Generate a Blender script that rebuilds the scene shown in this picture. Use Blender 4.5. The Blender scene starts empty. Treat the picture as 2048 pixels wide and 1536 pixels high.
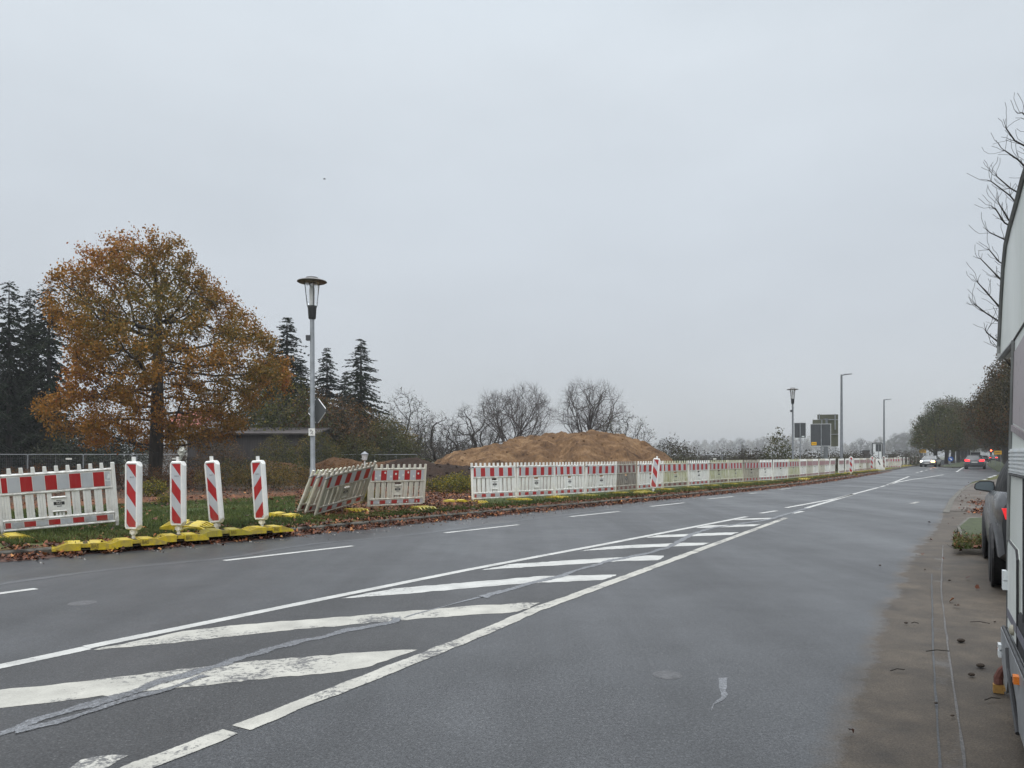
import bpy, math, random
import numpy as np
from mathutils import Vector, Matrix, Euler

SC = bpy.context.scene
COL = SC.collection
R = math.radians
PI = math.pi

# ------------------------------------------------------------------ camera
F_PX, CX, HY, CAM_H = 1500.0, 1024.0, 911.0, 1.4
cam_d = bpy.data.cameras.new('camera')
cam = bpy.data.objects.new('camera', cam_d)
COL.objects.link(cam)
cam.location = (0, 0, CAM_H)
cam.rotation_euler = (R(90), 0, 0)
cam_d.sensor_width = 36.0
cam_d.lens = F_PX / 2048.0 * 36.0
cam_d.shift_y = (HY - 768.0) / 2048.0
cam_d.clip_start = 0.05
cam_d.clip_end = 6000
SC.camera = cam

# ------------------------------------------------------------------ sky, sun, exposure
SUN_EL, SUN_AZ = R(48), R(200)          # azimuth clockwise from +Y
w = bpy.data.worlds.new('World')
SC.world = w
w.use_nodes = True
nt = w.node_tree
nt.nodes.clear()
N = nt.nodes.new
out = N('ShaderNodeOutputWorld')
bg = N('ShaderNodeBackground')
sky = N('ShaderNodeTexSky')
sky.sky_type = 'NISHITA'
sky.sun_disc = False
sky.sun_elevation = SUN_EL
sky.sun_rotation = SUN_AZ
tc = N('ShaderNodeTexCoord')
sep = N('ShaderNodeSeparateXYZ')
ramp = N('ShaderNodeValToRGB')
cr = ramp.color_ramp
cr.elements[0].position = 0.0
cr.elements[0].color = (0.520, 0.542, 0.572, 1)
cr.elements[1].position = 1.0
cr.elements[1].color = (2.9, 3.0, 3.1, 1)
for p_, c_ in ((0.10, (0.542, 0.568, 0.602)), (0.30, (0.604, 0.650, 0.695)), (0.46, (0.662, 0.715, 0.762)),
               (0.565, (0.68, 0.745, 0.80)), (0.70, (2.3, 2.4, 2.5))):
    e = cr.elements.new(p_)
    e.color = (*c_, 1)
noi = N('ShaderNodeTexNoise')
noi.inputs['Scale'].default_value = 2.2
noi.inputs['Detail'].default_value = 5
mr = N('ShaderNodeMapRange')
mr.inputs['From Min'].default_value = 0.3
mr.inputs['From Max'].default_value = 0.7
mr.inputs['To Min'].default_value = 0.97
mr.inputs['To Max'].default_value = 1.09
mp = N('ShaderNodeMapping')
mp.inputs['Scale'].default_value = (1, 1, 2.6)
mul = N('ShaderNodeVectorMath'); mul.operation = 'SCALE'
sks = N('ShaderNodeVectorMath'); sks.operation = 'SCALE'
sks.inputs['Scale'].default_value = 0.012
add = N('ShaderNodeVectorMath'); add.operation = 'ADD'
L = nt.links.new
L(tc.outputs['Generated'], sep.inputs[0])
L(sep.outputs['Z'], ramp.inputs['Fac'])
L(tc.outputs['Generated'], mp.inputs['Vector'])
L(mp.outputs[0], noi.inputs['Vector'])
L(noi.outputs['Fac'], mr.inputs['Value'])
L(ramp.outputs['Color'], mul.inputs[0])
L(mr.outputs['Result'], mul.inputs['Scale'])
L(sky.outputs['Color'], sks.inputs[0])
L(mul.outputs[0], add.inputs[0])
L(sks.outputs[0], add.inputs[1])
L(add.outputs[0], bg.inputs['Color'])
bg.inputs['Strength'].default_value = 1.0
L(bg.outputs[0], out.inputs['Surface'])

sun_d = bpy.data.lights.new('sun', 'SUN')
sun_d.energy = 1.2
sun_d.angle = R(60)
sun_d.color = (1.0, 0.97, 0.93)
sun = bpy.data.objects.new('sun', sun_d)
COL.objects.link(sun)
sd = Vector((math.sin(SUN_AZ) * math.cos(SUN_EL), math.cos(SUN_AZ) * math.cos(SUN_EL), math.sin(SUN_EL)))
sun.rotation_euler = sd.to_track_quat('Z', 'Y').to_euler()

SC.view_settings.view_transform = 'Standard'
SC.view_settings.look = 'None'
SC.view_settings.exposure = 0.0
SC.view_settings.gamma = 1.0
SC.view_settings.use_curve_mapping = False
SC.render.engine = 'CYCLES'
SC.cycles.use_denoising = True
SC.cycles.max_bounces = 6
SC.cycles.volume_bounces = 0
SC.cycles.transparent_max_bounces = 8
SC.cycles.caustics_reflective = False
SC.cycles.caustics_refractive = False

# ------------------------------------------------------------------ places
def P(px, py, z=0.0):
    """a point at height z of the world, read off the photograph (2048 px wide)"""
    d = (CAM_H - z) * F_PX / (py - HY)
    return Vector(((px - CX) / F_PX * d, d, z))

def D(px, d, z=0.0):
    """a point in the column px at distance d"""
    return Vector(((px - CX) / F_PX * d, d, z))

def ZY(py, d):
    return CAM_H + (HY - py) / F_PX * d

# ------------------------------------------------------------------ mesh helpers
class MB:
    def __init__(s):
        s.v, s.f, s.m, s.c = [], [], [], []
    def face(s, idx, mi=0, col=None):
        s.f.append(tuple(idx)); s.m.append(mi); s.c.append(col)
    def poly(s, pts, mi=0, col=None):
        b = len(s.v)
        s.v.extend(tuple(p) for p in pts)
        s.face(range(b, b + len(pts)), mi, col)
    def box(s, c, size, mi=0, M=None, taper=(1, 1)):
        hx, hy, hz = size[0] / 2, size[1] / 2, size[2] / 2
        b = len(s.v)
        for sx, sy, sz in ((-1,-1,-1),(1,-1,-1),(1,1,-1),(-1,1,-1),(-1,-1,1),(1,-1,1),(1,1,1),(-1,1,1)):
            tx, ty = taper if sz > 0 else (1, 1)
            p = Vector((sx * hx * tx, sy * hy * ty, sz * hz))
            if M is not None: p = M @ p
            s.v.append((p.x + c[0], p.y + c[1], p.z + c[2]))
        for q in ((0,3,2,1),(4,5,6,7),(0,1,5,4),(1,2,6,5),(2,3,7,6),(3,0,4,7)):
            s.face([b + i for i in q], mi)
    def bbox(s, lo, hi, mi=0):
        s.box([(lo[i] + hi[i]) / 2 for i in range(3)], [hi[i] - lo[i] for i in range(3)], mi)
    def cbox(s, c, size, ch, mi=0, M=None):
        """box whose four edges along X are chamfered by ch"""
        hx, hy, hz = size[0] / 2, size[1] / 2, size[2] / 2
        ring = [(-hy + ch, -hz), (hy - ch, -hz), (hy, -hz + ch), (hy, hz - ch), (hy - ch, hz), (-hy + ch, hz), (-hy, hz - ch), (-hy, -hz + ch)]
        b = len(s.v)
        for x in (-hx, hx):
            for y, z in ring:
                p = Vector((x, y, z))
                if M is not None: p = M @ p
                s.v.append((p.x + c[0], p.y + c[1], p.z + c[2]))
        n = 8
        for i in range(n):
            j = (i + 1) % n
            s.face((b + i, b + j, b + n + j, b + n + i), mi)
        s.face([b + i for i in range(n)][::-1], mi)
        s.face([b + n + i for i in range(n)], mi)
    def tube(s, pts, radii, n=6, mi=0, cap=True):
        pts = [Vector(p) for p in pts]
        if not hasattr(radii, '__len__'): radii = [radii] * len(pts)
        b0 = len(s.v)
        t = (pts[1] - pts[0]).normalized()
        u = t.orthogonal().normalized()
        for i, p in enumerate(pts):
            if 0 < i < len(pts) - 1: t2 = (pts[i + 1] - pts[i - 1])
            elif i == 0: t2 = pts[1] - pts[0]
            else: t2 = pts[i] - pts[i - 1]
            if t2.length > 1e-9: t = t2.normalized()
            u = (u - t * u.dot(t))
            u = u.normalized() if u.length > 1e-6 else t.orthogonal().normalized()
            w_ = t.cross(u)
            for k in range(n):
                a = 2 * PI * k / n
                q = p + (u * math.cos(a) + w_ * math.sin(a)) * radii[i]
                s.v.append((q.x, q.y, q.z))
        for i in range(len(pts) - 1):
            for k in range(n):
                k2 = (k + 1) % n
                s.face((b0 + i * n + k, b0 + i * n + k2, b0 + (i + 1) * n + k2, b0 + (i + 1) * n + k), mi)
        if cap:
            s.face([b0 + k for k in range(n)][::-1], mi)
            e = b0 + (len(pts) - 1) * n
            s.face([e + k for k in range(n)], mi)
    def lathe(s, prof, n=24, mi=0, axis='Z', c=(0, 0, 0)):
        b = len(s.v)
        for r, z in prof:
            for k in range(n):
                a = 2 * PI * k / n
                x, y = r * math.cos(a), r * math.sin(a)
                if axis == 'Z': p = (x, y, z)
                elif axis == 'Y': p = (x, z, y)
                else: p = (z, x, y)
                s.v.append((p[0] + c[0], p[1] + c[1], p[2] + c[2]))
        for i in range(len(prof) - 1):
            for k in range(n):
                k2 = (k + 1) % n
                s.face((b + i * n + k, b + i * n + k2, b + (i + 1) * n + k2, b + (i + 1) * n + k), mi)
        if prof[0][0] > 1e-5: s.face([b + k for k in range(n)][::-1], mi)
        if prof[-1][0] > 1e-5: s.face([b + (len(prof) - 1) * n + k for k in range(n)], mi)
    def prism(s, poly, a, b_, axis='Y', mi=0):
        """polygon (2-D) pushed from a to b_ along an axis; poly is in the other two axes in order"""
        def mk(p, t):
            if axis == 'Y': return (p[0], t, p[1])
            if axis == 'X': return (t, p[0], p[1])
            return (p[0], p[1], t)
        n = len(poly); b = len(s.v)
        s.v.extend(mk(p, a) for p in poly)
        s.v.extend(mk(p, b_) for p in poly)
        for i in range(n):
            j = (i + 1) % n
            s.face((b + i, b + j, b + n + j, b + n + i), mi)
        s.face([b + i for i in range(n)][::-1], mi)
        s.face([b + n + i for i in range(n)], mi)
    def ball(s, c, r, mi=0, n=10, m=6, sc=(1, 1, 1)):
        b = len(s.v)
        for i in range(m + 1):
            t = PI * i / m
            for k in range(n):
                a = 2 * PI * k / n
                s.v.append((c[0] + r * sc[0] * math.sin(t) * math.cos(a), c[1] + r * sc[1] * math.sin(t) * math.sin(a), c[2] - r * sc[2] * math.cos(t)))
        for i in range(m):
            for k in range(n):
                k2 = (k + 1) % n
                s.face((b + i * n + k, b + i * n + k2, b + (i + 1) * n + k2, b + (i + 1) * n + k), mi)
    def mesh(s, name, mats, smooth=False, fix=True):
        me = bpy.data.meshes.new(name)
        me.from_pydata(s.v, [], s.f)
        for m_ in (mats if isinstance(mats, (list, tuple)) else [mats]): me.materials.append(m_)
        me.polygons.foreach_set('material_index', s.m)
        if smooth: me.polygons.foreach_set('use_smooth', [True] * len(s.f))
        if any(c is not None for c in s.c):
            at = me.color_attributes.new('col', 'FLOAT_COLOR', 'CORNER')
            arr = []
            for f, c in zip(s.f, s.c):
                c = c or (1, 1, 1)
                arr.extend((c[0], c[1], c[2], 1.0) * len(f))
            at.data.foreach_set('color', arr)
        if fix:
            import bmesh
            bm = bmesh.new(); bm.from_mesh(me)
            bmesh.ops.recalc_face_normals(bm, faces=bm.faces)
            bm.to_mesh(me); bm.free()
        me.update()
        return me
    def build(s, name, mats, parent=None, smooth=False, fix=True):
        return link(name, s.mesh(name, mats, smooth, fix), parent)

def link(name, me, parent=None):
    o = bpy.data.objects.new(name, me)
    COL.objects.link(o)
    if parent is not None: o.parent = parent
    return o

def autosmooth(o, ang=35):
    me = o.data
    me.polygons.foreach_set('use_smooth', [True] * len(me.polygons))
    try: me.set_sharp_from_angle(angle=R(ang))
    except Exception: pass
    return o

def quads_mesh(name, V, mat, cols=None, nper=4):
    """V: (n, nper, 3) array of separate faces"""
    n = V.shape[0]
    me = bpy.data.meshes.new(name)
    me.vertices.add(n * nper)
    me.vertices.foreach_set('co', V.reshape(-1).astype(np.float32))
    me.loops.add(n * nper)
    me.loops.foreach_set('vertex_index', np.arange(n * nper, dtype=np.int32))
    me.polygons.add(n)
    me.polygons.foreach_set('loop_start', np.arange(0, n * nper, nper, dtype=np.int32))
    me.polygons.foreach_set('loop_total', np.full(n, nper, dtype=np.int32))
    if cols is not None:
        at = me.color_attributes.new('col', 'FLOAT_COLOR', 'CORNER')
        c = np.ones((n, nper, 4), np.float32)
        c[:, :, :3] = cols[:, None, :]
        at.data.foreach_set('color', c.reshape(-1))
    me.materials.append(mat)
    me.update(calc_edges=True)
    return me

def thing(name, label, cat, loc=(0, 0, 0), rot=(0, 0, 0), group=None):
    o = bpy.data.objects.new(name, None)
    COL.objects.link(o)
    o.empty_display_size = 0.2
    o.location = loc
    o.rotation_euler = rot if hasattr(rot, '__len__') else (0, 0, rot)
    return tag(o, label, cat, group)

def tag(o, label, cat, group=None):
    o['label'] = label
    o['category'] = cat
    if group: o['group'] = group
    elif 'group' in o: del o['group']
    return o

def struct(o, kind='structure'):
    o['kind'] = kind
    return o

def dup(root, loc=None, rot=None, label=None, group=None, scale=None):
    r = root.copy()
    COL.objects.link(r)
    for ch in list(root.children):
        c = ch.copy(); COL.objects.link(c); c.parent = r
        for g in list(ch.children):
            d = g.copy(); COL.objects.link(d); d.parent = c
    if loc is not None: r.location = loc
    if rot is not None: r.rotation_euler = rot if hasattr(rot, '__len__') else (0, 0, rot)
    if label: r['label'] = label
    if group: r['group'] = group
    if scale is not None: r.scale = scale if hasattr(scale, '__len__') else (scale,) * 3
    return r

_txt = {}
def text_mesh(s, size, mat, depth=0.0, name='lettering'):
    key = (s, size, mat.name, depth)
    if key in _txt: return _txt[key]
    cu = bpy.data.curves.new('t', 'FONT')
    cu.body = s; cu.size = size; cu.align_x = 'CENTER'; cu.align_y = 'CENTER'
    cu.extrude = depth; cu.resolution_u = 3
    o = bpy.data.objects.new('t', cu); COL.objects.link(o)
    dg = bpy.context.evaluated_depsgraph_get()
    me = bpy.data.meshes.new_from_object(o.evaluated_get(dg))
    bpy.data.objects.remove(o); bpy.data.curves.remove(cu)
    me.name = name
    me.materials.clear(); me.materials.append(mat)
    _txt[key] = me
    return me

# ------------------------------------------------------------------ materials
class NT:
    def __init__(s, name):
        s.mat = bpy.data.materials.new(name)
        s.mat.use_nodes = True
        s.t = s.mat.node_tree
        s.b = s.t.nodes['Principled BSDF']
    def n(s, typ, **kw):
        nd = s.t.nodes.new(typ)
        for k, v in kw.items():
            if k in nd.inputs: nd.inputs[k].default_value = v
            else: setattr(nd, k, v)
        return nd
    def l(s, a, b): s.t.links.new(a, b)
    def coord(s, kind='Object', scale=(1, 1, 1)):
        tc = s.n('ShaderNodeTexCoord')
        m = s.n('ShaderNodeMapping')
        m.inputs['Scale'].default_value = scale
        s.l(tc.outputs[kind], m.inputs['Vector'])
        return m.outputs[0]
    def noise(s, vec, scale, detail=4, rough=0.55, dist=0.0):
        nd = s.n('ShaderNodeTexNoise')
        nd.inputs['Scale'].default_value = scale
        nd.inputs['Detail'].default_value = detail
        nd.inputs['Roughness'].default_value = rough
        nd.inputs['Distortion'].default_value = dist
        if vec is not None: s.l(vec, nd.inputs['Vector'])
        return nd.outputs['Fac']
    def ramp(s, fac, stops):
        nd = s.n('ShaderNodeValToRGB')
        c = nd.color_ramp
        while len(c.elements) < len(stops): c.elements.new(0.5)
        for e, (p, col) in zip(c.elements, stops):
            e.position = p
            e.color = (*col, 1) if hasattr(col, '__len__') else (col, col, col, 1)
        s.l(fac, nd.inputs['Fac'])
        return nd.outputs['Color']
    def rng(s, v, a, b, c, d):
        nd = s.n('ShaderNodeMapRange')
        for k, x in zip(('From Min', 'From Max', 'To Min', 'To Max'), (a, b, c, d)): nd.inputs[k].default_value = x
        s.l(v, nd.inputs['Value'])
        return nd.outputs['Result']
    def mix(s, fac, a, b, mode='MIX'):
        nd = s.n('ShaderNodeMix', data_type='RGBA', blend_type=mode)
        for sock, v in ((nd.inputs[0], fac), (nd.inputs[6], a), (nd.inputs[7], b)):
            if hasattr(v, 'is_linked'): s.l(v, sock)
            elif hasattr(v, '__len__'): sock.default_value = (*v, 1)
            else: sock.default_value = v
        return nd.outputs[2]
    def math(s, op, a, b=0.5):
        nd = s.n('ShaderNodeMath', operation=op)
        for i, v in enumerate((a, b)):
            if hasattr(v, 'is_linked'): s.l(v, nd.inputs[i])
            else: nd.inputs[i].default_value = v
        return nd.outputs[0]
    def bump(s, h, strength=0.3, dist=0.02):
        nd = s.n('ShaderNodeBump')
        nd.inputs['Strength'].default_value = strength
        nd.inputs['Distance'].default_value = dist
        s.l(h, nd.inputs['Height'])
        s.l(nd.outputs[0], s.b.inputs['Normal'])
    def base(s, c):
        if hasattr(c, 'is_linked'): s.l(c, s.b.inputs['Base Color'])
        else: s.b.inputs['Base Color'].default_value = (*c, 1)
    def set(s, **kw):
        for k, v in kw.items():
            k = k.replace('_', ' ')
            if hasattr(v, 'is_linked'): s.l(v, s.b.inputs[k])
            else: s.b.inputs[k].default_value = v
        return s

def simple(name, col, rough=0.5, var=0.15, scale=6.0, metal=0.0, bump=0.0, spec=None, coord='Object'):
    """a surface with blotchy variation in colour and gloss"""
    t = NT(name)
    v = t.coord(coord)
    n1 = t.noise(v, scale, 5)
    dark = tuple(max(0, c * (1 - var)) for c in col)
    lite = tuple(min(1, c * (1 + var)) for c in col)
    t.base(t.ramp(n1, [(0.3, dark), (0.7, lite)]))
    t.set(Roughness=t.rng(t.noise(v, scale * 2.3, 4), 0.3, 0.7, max(0.02, rough - 0.1), min(1, rough + 0.1)), Metallic=metal)
    if spec is not None: t.b.inputs['Specular IOR Level'].default_value = spec
    if bump: t.bump(t.noise(v, scale * 5, 4), bump, 0.01)
    return t.mat

def emit(name, col, strength):
    t = NT(name)
    t.base(tuple(min(1, c) for c in col))
    t.b.inputs['Emission Color'].default_value = (*col, 1)
    t.b.inputs['Emission Strength'].default_value = strength
    return t.mat

def leafy(name, trans=0.25, rough=0.6, mult=1.0):
    """foliage: the colour comes face by face from the mesh"""
    t = NT(name)
    at = t.n('ShaderNodeAttribute', attribute_name='col')
    c = at.outputs['Color']
    if mult != 1.0: c = t.mix(1.0, c, (mult,) * 3, 'MULTIPLY')
    t.base(c)
    t.set(Roughness=rough)
    t.b.inputs['Specular IOR Level'].default_value = 0.25
    tr = t.n('ShaderNodeBsdfTranslucent')
    t.l(c, tr.inputs['Color'])
    mx = t.n('ShaderNodeMixShader')
    mx.inputs[0].default_value = trans
    o = t.t.nodes['Material Output']
    t.l(t.b.outputs[0], mx.inputs[1]); t.l(tr.outputs[0], mx.inputs[2])
    t.l(mx.outputs[0], o.inputs['Surface'])
    return t.mat

def bark_mat(name, c1, c2, scale=8):
    t = NT(name)
    v = t.coord('Object', (1, 1, 0.25))
    n = t.noise(v, scale, 6, 0.65)
    t.base(t.ramp(n, [(0.3, c1), (0.7, c2)]))
    t.set(Roughness=0.9)
    t.bump(n, 0.6, 0.03)
    return t.mat

def asphalt(name, base, warm=0.0, wet=0.42, dirt=0.0, lo=0.78, hi=1.22):
    t = NT(name)
    v = t.coord('Object')
    big = t.noise(v, 0.22, 5, 0.6)
    mid = t.noise(v, 1.7, 4, 0.6)
    fine = t.noise(v, 95.0, 2, 0.7)
    sp = t.n('ShaderNodeTexVoronoi'); sp.inputs['Scale'].default_value = 120.0
    t.l(v, sp.inputs['Vector'])
    c0 = (base * (0.97 + warm), base * 1.01, base * (1.085 - warm))
    dirtf = None
    col = t.ramp(big, [(0.3, tuple(x * lo for x in c0)), (0.7, tuple(x * hi for x in c0))])
    col = t.mix(1.0, col, t.ramp(mid, [(0.25, 0.82), (0.75, 1.18)]), 'MULTIPLY')
    col = t.mix(1.0, col, t.ramp(fine, [(0.3, 0.42), (0.7, 1.7)]), 'MULTIPLY')
    mpn = t.n('ShaderNodeMapping'); mpn.inputs['Rotation'].default_value = (0, 0, R(36)); mpn.inputs['Scale'].default_value = (0.8, 0.05, 1)
    tcn = t.n('ShaderNodeTexCoord'); t.l(tcn.outputs['Object'], mpn.inputs['Vector'])
    trk = t.noise(mpn.outputs[0], 1.0, 4, 0.55)
    col = t.mix(1.0, col, t.ramp(trk, [(0.32, 0.80), (0.68, 1.22)]), 'MULTIPLY')
    col = t.mix(1.0, col, t.ramp(t.noise(v, 42.0, 3, 0.65), [(0.3, 0.62), (0.7, 1.40)]), 'MULTIPLY')
    chips = t.ramp(sp.outputs['Color'], [(0.80, 0.0), (0.93, 1.0)])
    col = t.mix(t.math('MULTIPLY', chips, 0.22), col, (0.22, 0.22, 0.22))
    if dirt == 'attr':
        at = t.n('ShaderNodeAttribute', attribute_name='dirt')
        f = t.math('ADD', at.outputs['Fac'], t.rng(t.noise(v, 1.1, 7, 0.7), 0.3, 0.7, -0.17, 0.17))
        f = t.rng(f, 0.40, 0.66, 0.0, 0.80)
        mud = t.ramp(t.noise(v, 2.4, 6, 0.7), [(0.3, (0.032, 0.025, 0.018)), (0.5, (0.062, 0.048, 0.034)), (0.72, (0.105, 0.082, 0.058))])
        mud = t.mix(1.0, mud, t.ramp(fine, [(0.3, 0.6), (0.7, 1.4)]), 'MULTIPLY')
        col = t.mix(f, col, mud)
        dirtf = f
    elif dirt:
        dm = t.ramp(t.noise(v, 0.9, 6, 0.65), [(0.42, 0.0), (0.62, 1.0)])
        col = t.mix(t.math('MULTIPLY', dm, dirt), col, (0.058, 0.046, 0.034))
    t.base(col)
    t.set(Roughness=t.rng(t.math('ADD', t.math('MULTIPLY', t.noise(v, 0.6, 5, 0.6), 0.5), t.math('MULTIPLY', trk, 0.5)), 0.35, 0.65, wet + 0.17, wet - 0.09))
    t.b.inputs['Specular IOR Level'].default_value = 0.36
    if dirtf is not None:
        ro = t.b.inputs['Roughness'].links[0].from_socket
        t.set(Roughness=t.math('MAXIMUM', ro, t.math('MULTIPLY', dirtf, 0.80)))
        t.l(t.rng(dirtf, 0.0, 1.0, 0.36, 0.22), t.b.inputs['Specular IOR Level'])
    t.bump(fine, 0.35, 0.006)
    return t.mat

def sealant_mat(name, base):
    """bitumen smear: its rim frays out over the road"""
    m_ = asphalt(name, base, wet=0.34, lo=0.88, hi=1.12)
    t = NT.__new__(NT); t.mat = m_; t.t = m_.node_tree; t.b = t.t.nodes['Principled BSDF']
    v = t.coord('Object')
    ea = t.n('ShaderNodeAttribute', attribute_name='edge')
    s = t.math('ADD', ea.outputs['Fac'], t.math('ADD', t.rng(t.noise(v, 9.0, 5, .7), .3, .7, -.40, .40), t.rng(t.noise(v, 60.0, 3, .7), .3, .7, -.25, .25)))
    al = t.rng(s, 0.30, 0.75, 0.92, 0.0)
    t.l(al, t.b.inputs['Alpha'])
    return m_

def paint_mat(name, col, wear=0.5):
    """road paint, worn through to the asphalt in places"""
    t = NT(name)
    v = t.coord('Object')
    n1 = t.noise(v, 1.3, 5, 0.6)
    n2 = t.noise(v, 22.0, 6, 0.75)
    n3 = t.noise(v, 70.0, 3, 0.7)
    s = t.math('ADD', t.math('MULTIPLY', n1, 0.9), t.math('ADD', t.math('MULTIPLY', n2, 0.8), t.math('MULTIPLY', n3, 0.35)))
    m = t.rng(s, 1.00 + 0.26 * (1 - wear), 1.09 + 0.26 * (1 - wear), 0.0, 0.95)
    ea = t.n('ShaderNodeAttribute', attribute_name='edge')
    er = t.rng(t.math('ADD', ea.outputs['Fac'], t.rng(n2, 0.3, 0.7, -0.45, 0.35)), 0.62, 0.80, 0.0, 0.92)
    m = t.math('MAXIMUM', m, er)
    dirty = t.ramp(t.noise(v, 4.0, 5), [(0.3, tuple(c * 0.72 for c in col)), (0.65, col)])
    dirty = t.mix(1.0, dirty, t.ramp(n3, [(0.25, 0.82), (0.7, 1.08)]), 'MULTIPLY')
    t.base(t.mix(m, dirty, (0.07, 0.07, 0.072)))
    t.set(Roughness=0.6)
    t.bump(n2, 0.25, 0.004)
    return t.mat
HAZE = 0.0007
# ------------------------------------------------------------------ road geometry
def resample(pts, step):
    pts = np.array([(p[0], p[1]) for p in pts], float)
    s = np.concatenate([[0], np.cumsum(np.linalg.norm(np.diff(pts, axis=0), axis=1))])
    t = np.arange(0, s[-1], step)
    return np.stack([np.interp(t, s, pts[:, 0]), np.interp(t, s, pts[:, 1])], 1)

def smooth(pts, k):
    n = len(pts); o = pts.copy()
    for _ in range(k):
        o[1:-1] = 0.25 * o[:-2] + 0.5 * o[1:-1] + 0.25 * o[2:]
    return o

def offs(pts, d):
    t = np.gradient(pts, axis=0)
    t /= np.linalg.norm(t, axis=1)[:, None]
    return pts + np.stack([-t[:, 1], t[:, 0]], 1) * d

LEFT = [(-26.5, -9.5), (-6.9, 10.1), (-4.75, 12.35), (-3.1, 14.4), (-1.6, 16.4), (0.2, 18.6), (2.57, 21.5), (5.5, 25.1), (7.6, 27.7),
        (11.3, 32.5), (15.2, 38.0), (20.9, 46.8), (28.2, 58.3), (40.2, 77.8), (57, 105), (111, 191.5), (270, 446)]
le = smooth(resample(LEFT, 0.5), 30)
RIGHT = [(-8.2, -13.8), (0.4, 1.45), (1.49, 3.36), (2.58, 5.4), (4.36, 8.43), (6.3, 11.6), (8.43, 14.8), (12.05, 20.8), (18.4, 30.9), (24.2, 39.6),
         (29.5, 46.6), (37.0, 57.0), (43.0, 66.0), (54.0, 83.0), (85, 131), (124, 191), (283, 446)]
re_ = smooth(resample(RIGHT, 0.5), 14)

def road_strip(mb, A, B, z, mi=0, n=None):
    """sheet between two polylines resampled to the same count"""
    n = n or max(len(A), len(B))
    def rs(p):
        s = np.concatenate([[0], np.cumsum(np.linalg.norm(np.diff(p, axis=0), axis=1))])
        t = np.linspace(0, s[-1], n)
        return np.stack([np.interp(t, s, p[:, 0]), np.interp(t, s, p[:, 1])], 1)
    a, b = rs(np.asarray(A)), rs(np.asarray(B))
    base = len(mb.v)
    for i in range(n):
        mb.v.append((a[i][0], a[i][1], z)); mb.v.append((b[i][0], b[i][1], z))
    for i in range(n - 1):
        q = base + 2 * i
        mb.face((q, q + 1, q + 3, q + 2), mi)

ASPH = asphalt('asphalt', 0.040, wet=0.40, dirt='attr')
ASPH_DARK = asphalt('asphalt_fresh', 0.031, wet=0.34, lo=0.85, hi=1.12)
ASPH_ISLAND = asphalt('asphalt_untrodden', 0.031, warm=0.03, wet=0.46, lo=0.85, hi=1.1)
DIRT_ASPH = asphalt('dirty_pavement', 0.05, warm=0.06, wet=0.50, dirt=0.9)
SEAL = sealant_mat('joint_sealant', 0.125)
WORN = asphalt('scuffed_asphalt', 0.10, wet=0.45)

def dirt_attr(me, vals):
    at = me.attributes.new('dirt', 'FLOAT', 'POINT'); at.data.foreach_set('value', np.array(vals, np.float32))
mb = MB(); sh_in = offs(re_, 0.38)
road_strip(mb, le, sh_in, 0.0, n=1100); n1 = len(mb.v)
road_strip(mb, sh_in, offs(re_, -0.08), 0.0, n=1100)
me = mb.mesh('road', ASPH, fix=False)
near = [min(1, max(.25, 1.25 - v[1] / 60)) for v in mb.v]
dirt_attr(me, [0.0] * n1 + [0.0 if i % 2 == 0 else 0.72 * near[n1 + i] for i in range(len(mb.v) - n1)])
road = struct(link('road', me))

# terrain left of the kerb: one sheet following the road
def hterr(s):
    return np.interp(s, [0.0, 0.3, 3.0, 9.0, 22.0, 40.0, 70.0], [0.095, 0.11, 0.11, 0.02, -0.22, -0.42, -0.50])

def fbm(x, y, seed, octs=4, f=1.0):
    r = np.random.RandomState(seed)
    z = np.zeros_like(x)
    a = 1.0
    for o in range(octs):
        for k in range(3):
            th = r.rand() * 6.28; ph = r.rand() * 6.28
            z = z + a * np.sin((x * math.cos(th) + y * math.sin(th)) * f * (1 + 0.3 * k) + ph + 1.3 * np.sin((y * math.cos(th) - x * math.sin(th)) * f * 0.7 + ph * 2)) / 3
        a *= 0.5; f *= 2.1
    return z

def ground_z(x, y):
    dd = (le[:, 0] - x) ** 2 + (le[:, 1] - y) ** 2
    i = int(np.argmin(dd))
    return float(hterr(math.sqrt(dd[i])))

def ground_mat():
    t = NT('meadow_and_soil')
    v = t.coord('Object')
    g = t.noise(v, 5.0, 6, 0.7); g2 = t.noise(v, 0.6, 4); g3 = t.noise(v, 26.0, 3, 0.7)
    grass = t.ramp(g, [(0.25, (0.032, 0.050, 0.014)), (0.55, (0.056, 0.078, 0.024)), (0.8, (0.09, 0.105, 0.04))])
    grass = t.mix(t.ramp(g2, [(0.4, 0.0), (0.7, 0.5)]), grass, (0.085, 0.07, 0.03))
    leaf = t.ramp(t.noise(v, 9.0, 6, 0.8), [(0.3, (0.035, 0.018, 0.011)), (0.5, (0.11, 0.045, 0.02)), (0.72, (0.21, 0.085, 0.035))])
    soil = t.ramp(g, [(0.3, (0.03, 0.021, 0.014)), (0.7, (0.075, 0.048, 0.03))])
    at = t.n('ShaderNodeAttribute', attribute_name='col')
    sp = t.n('ShaderNodeSeparateColor'); t.l(at.outputs['Color'], sp.inputs[0])
    brk = t.rng(g3, 0.3, 0.7, -0.35, 0.35)
    def th(s): return t.rng(t.math('ADD', s, brk), 0.35, 0.65, 0.0, 1.0)
    c = t.mix(th(sp.outputs[0]), grass, leaf)
    c = t.mix(th(sp.outputs[1]), c, soil)
    t.base(c)
    t.set(Roughness=0.9)
    t.b.inputs['Specular IOR Level'].default_value = 0.2
    t.bump(g3, 0.7, 0.04)
    return t.mat
GROUND = ground_mat()

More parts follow.
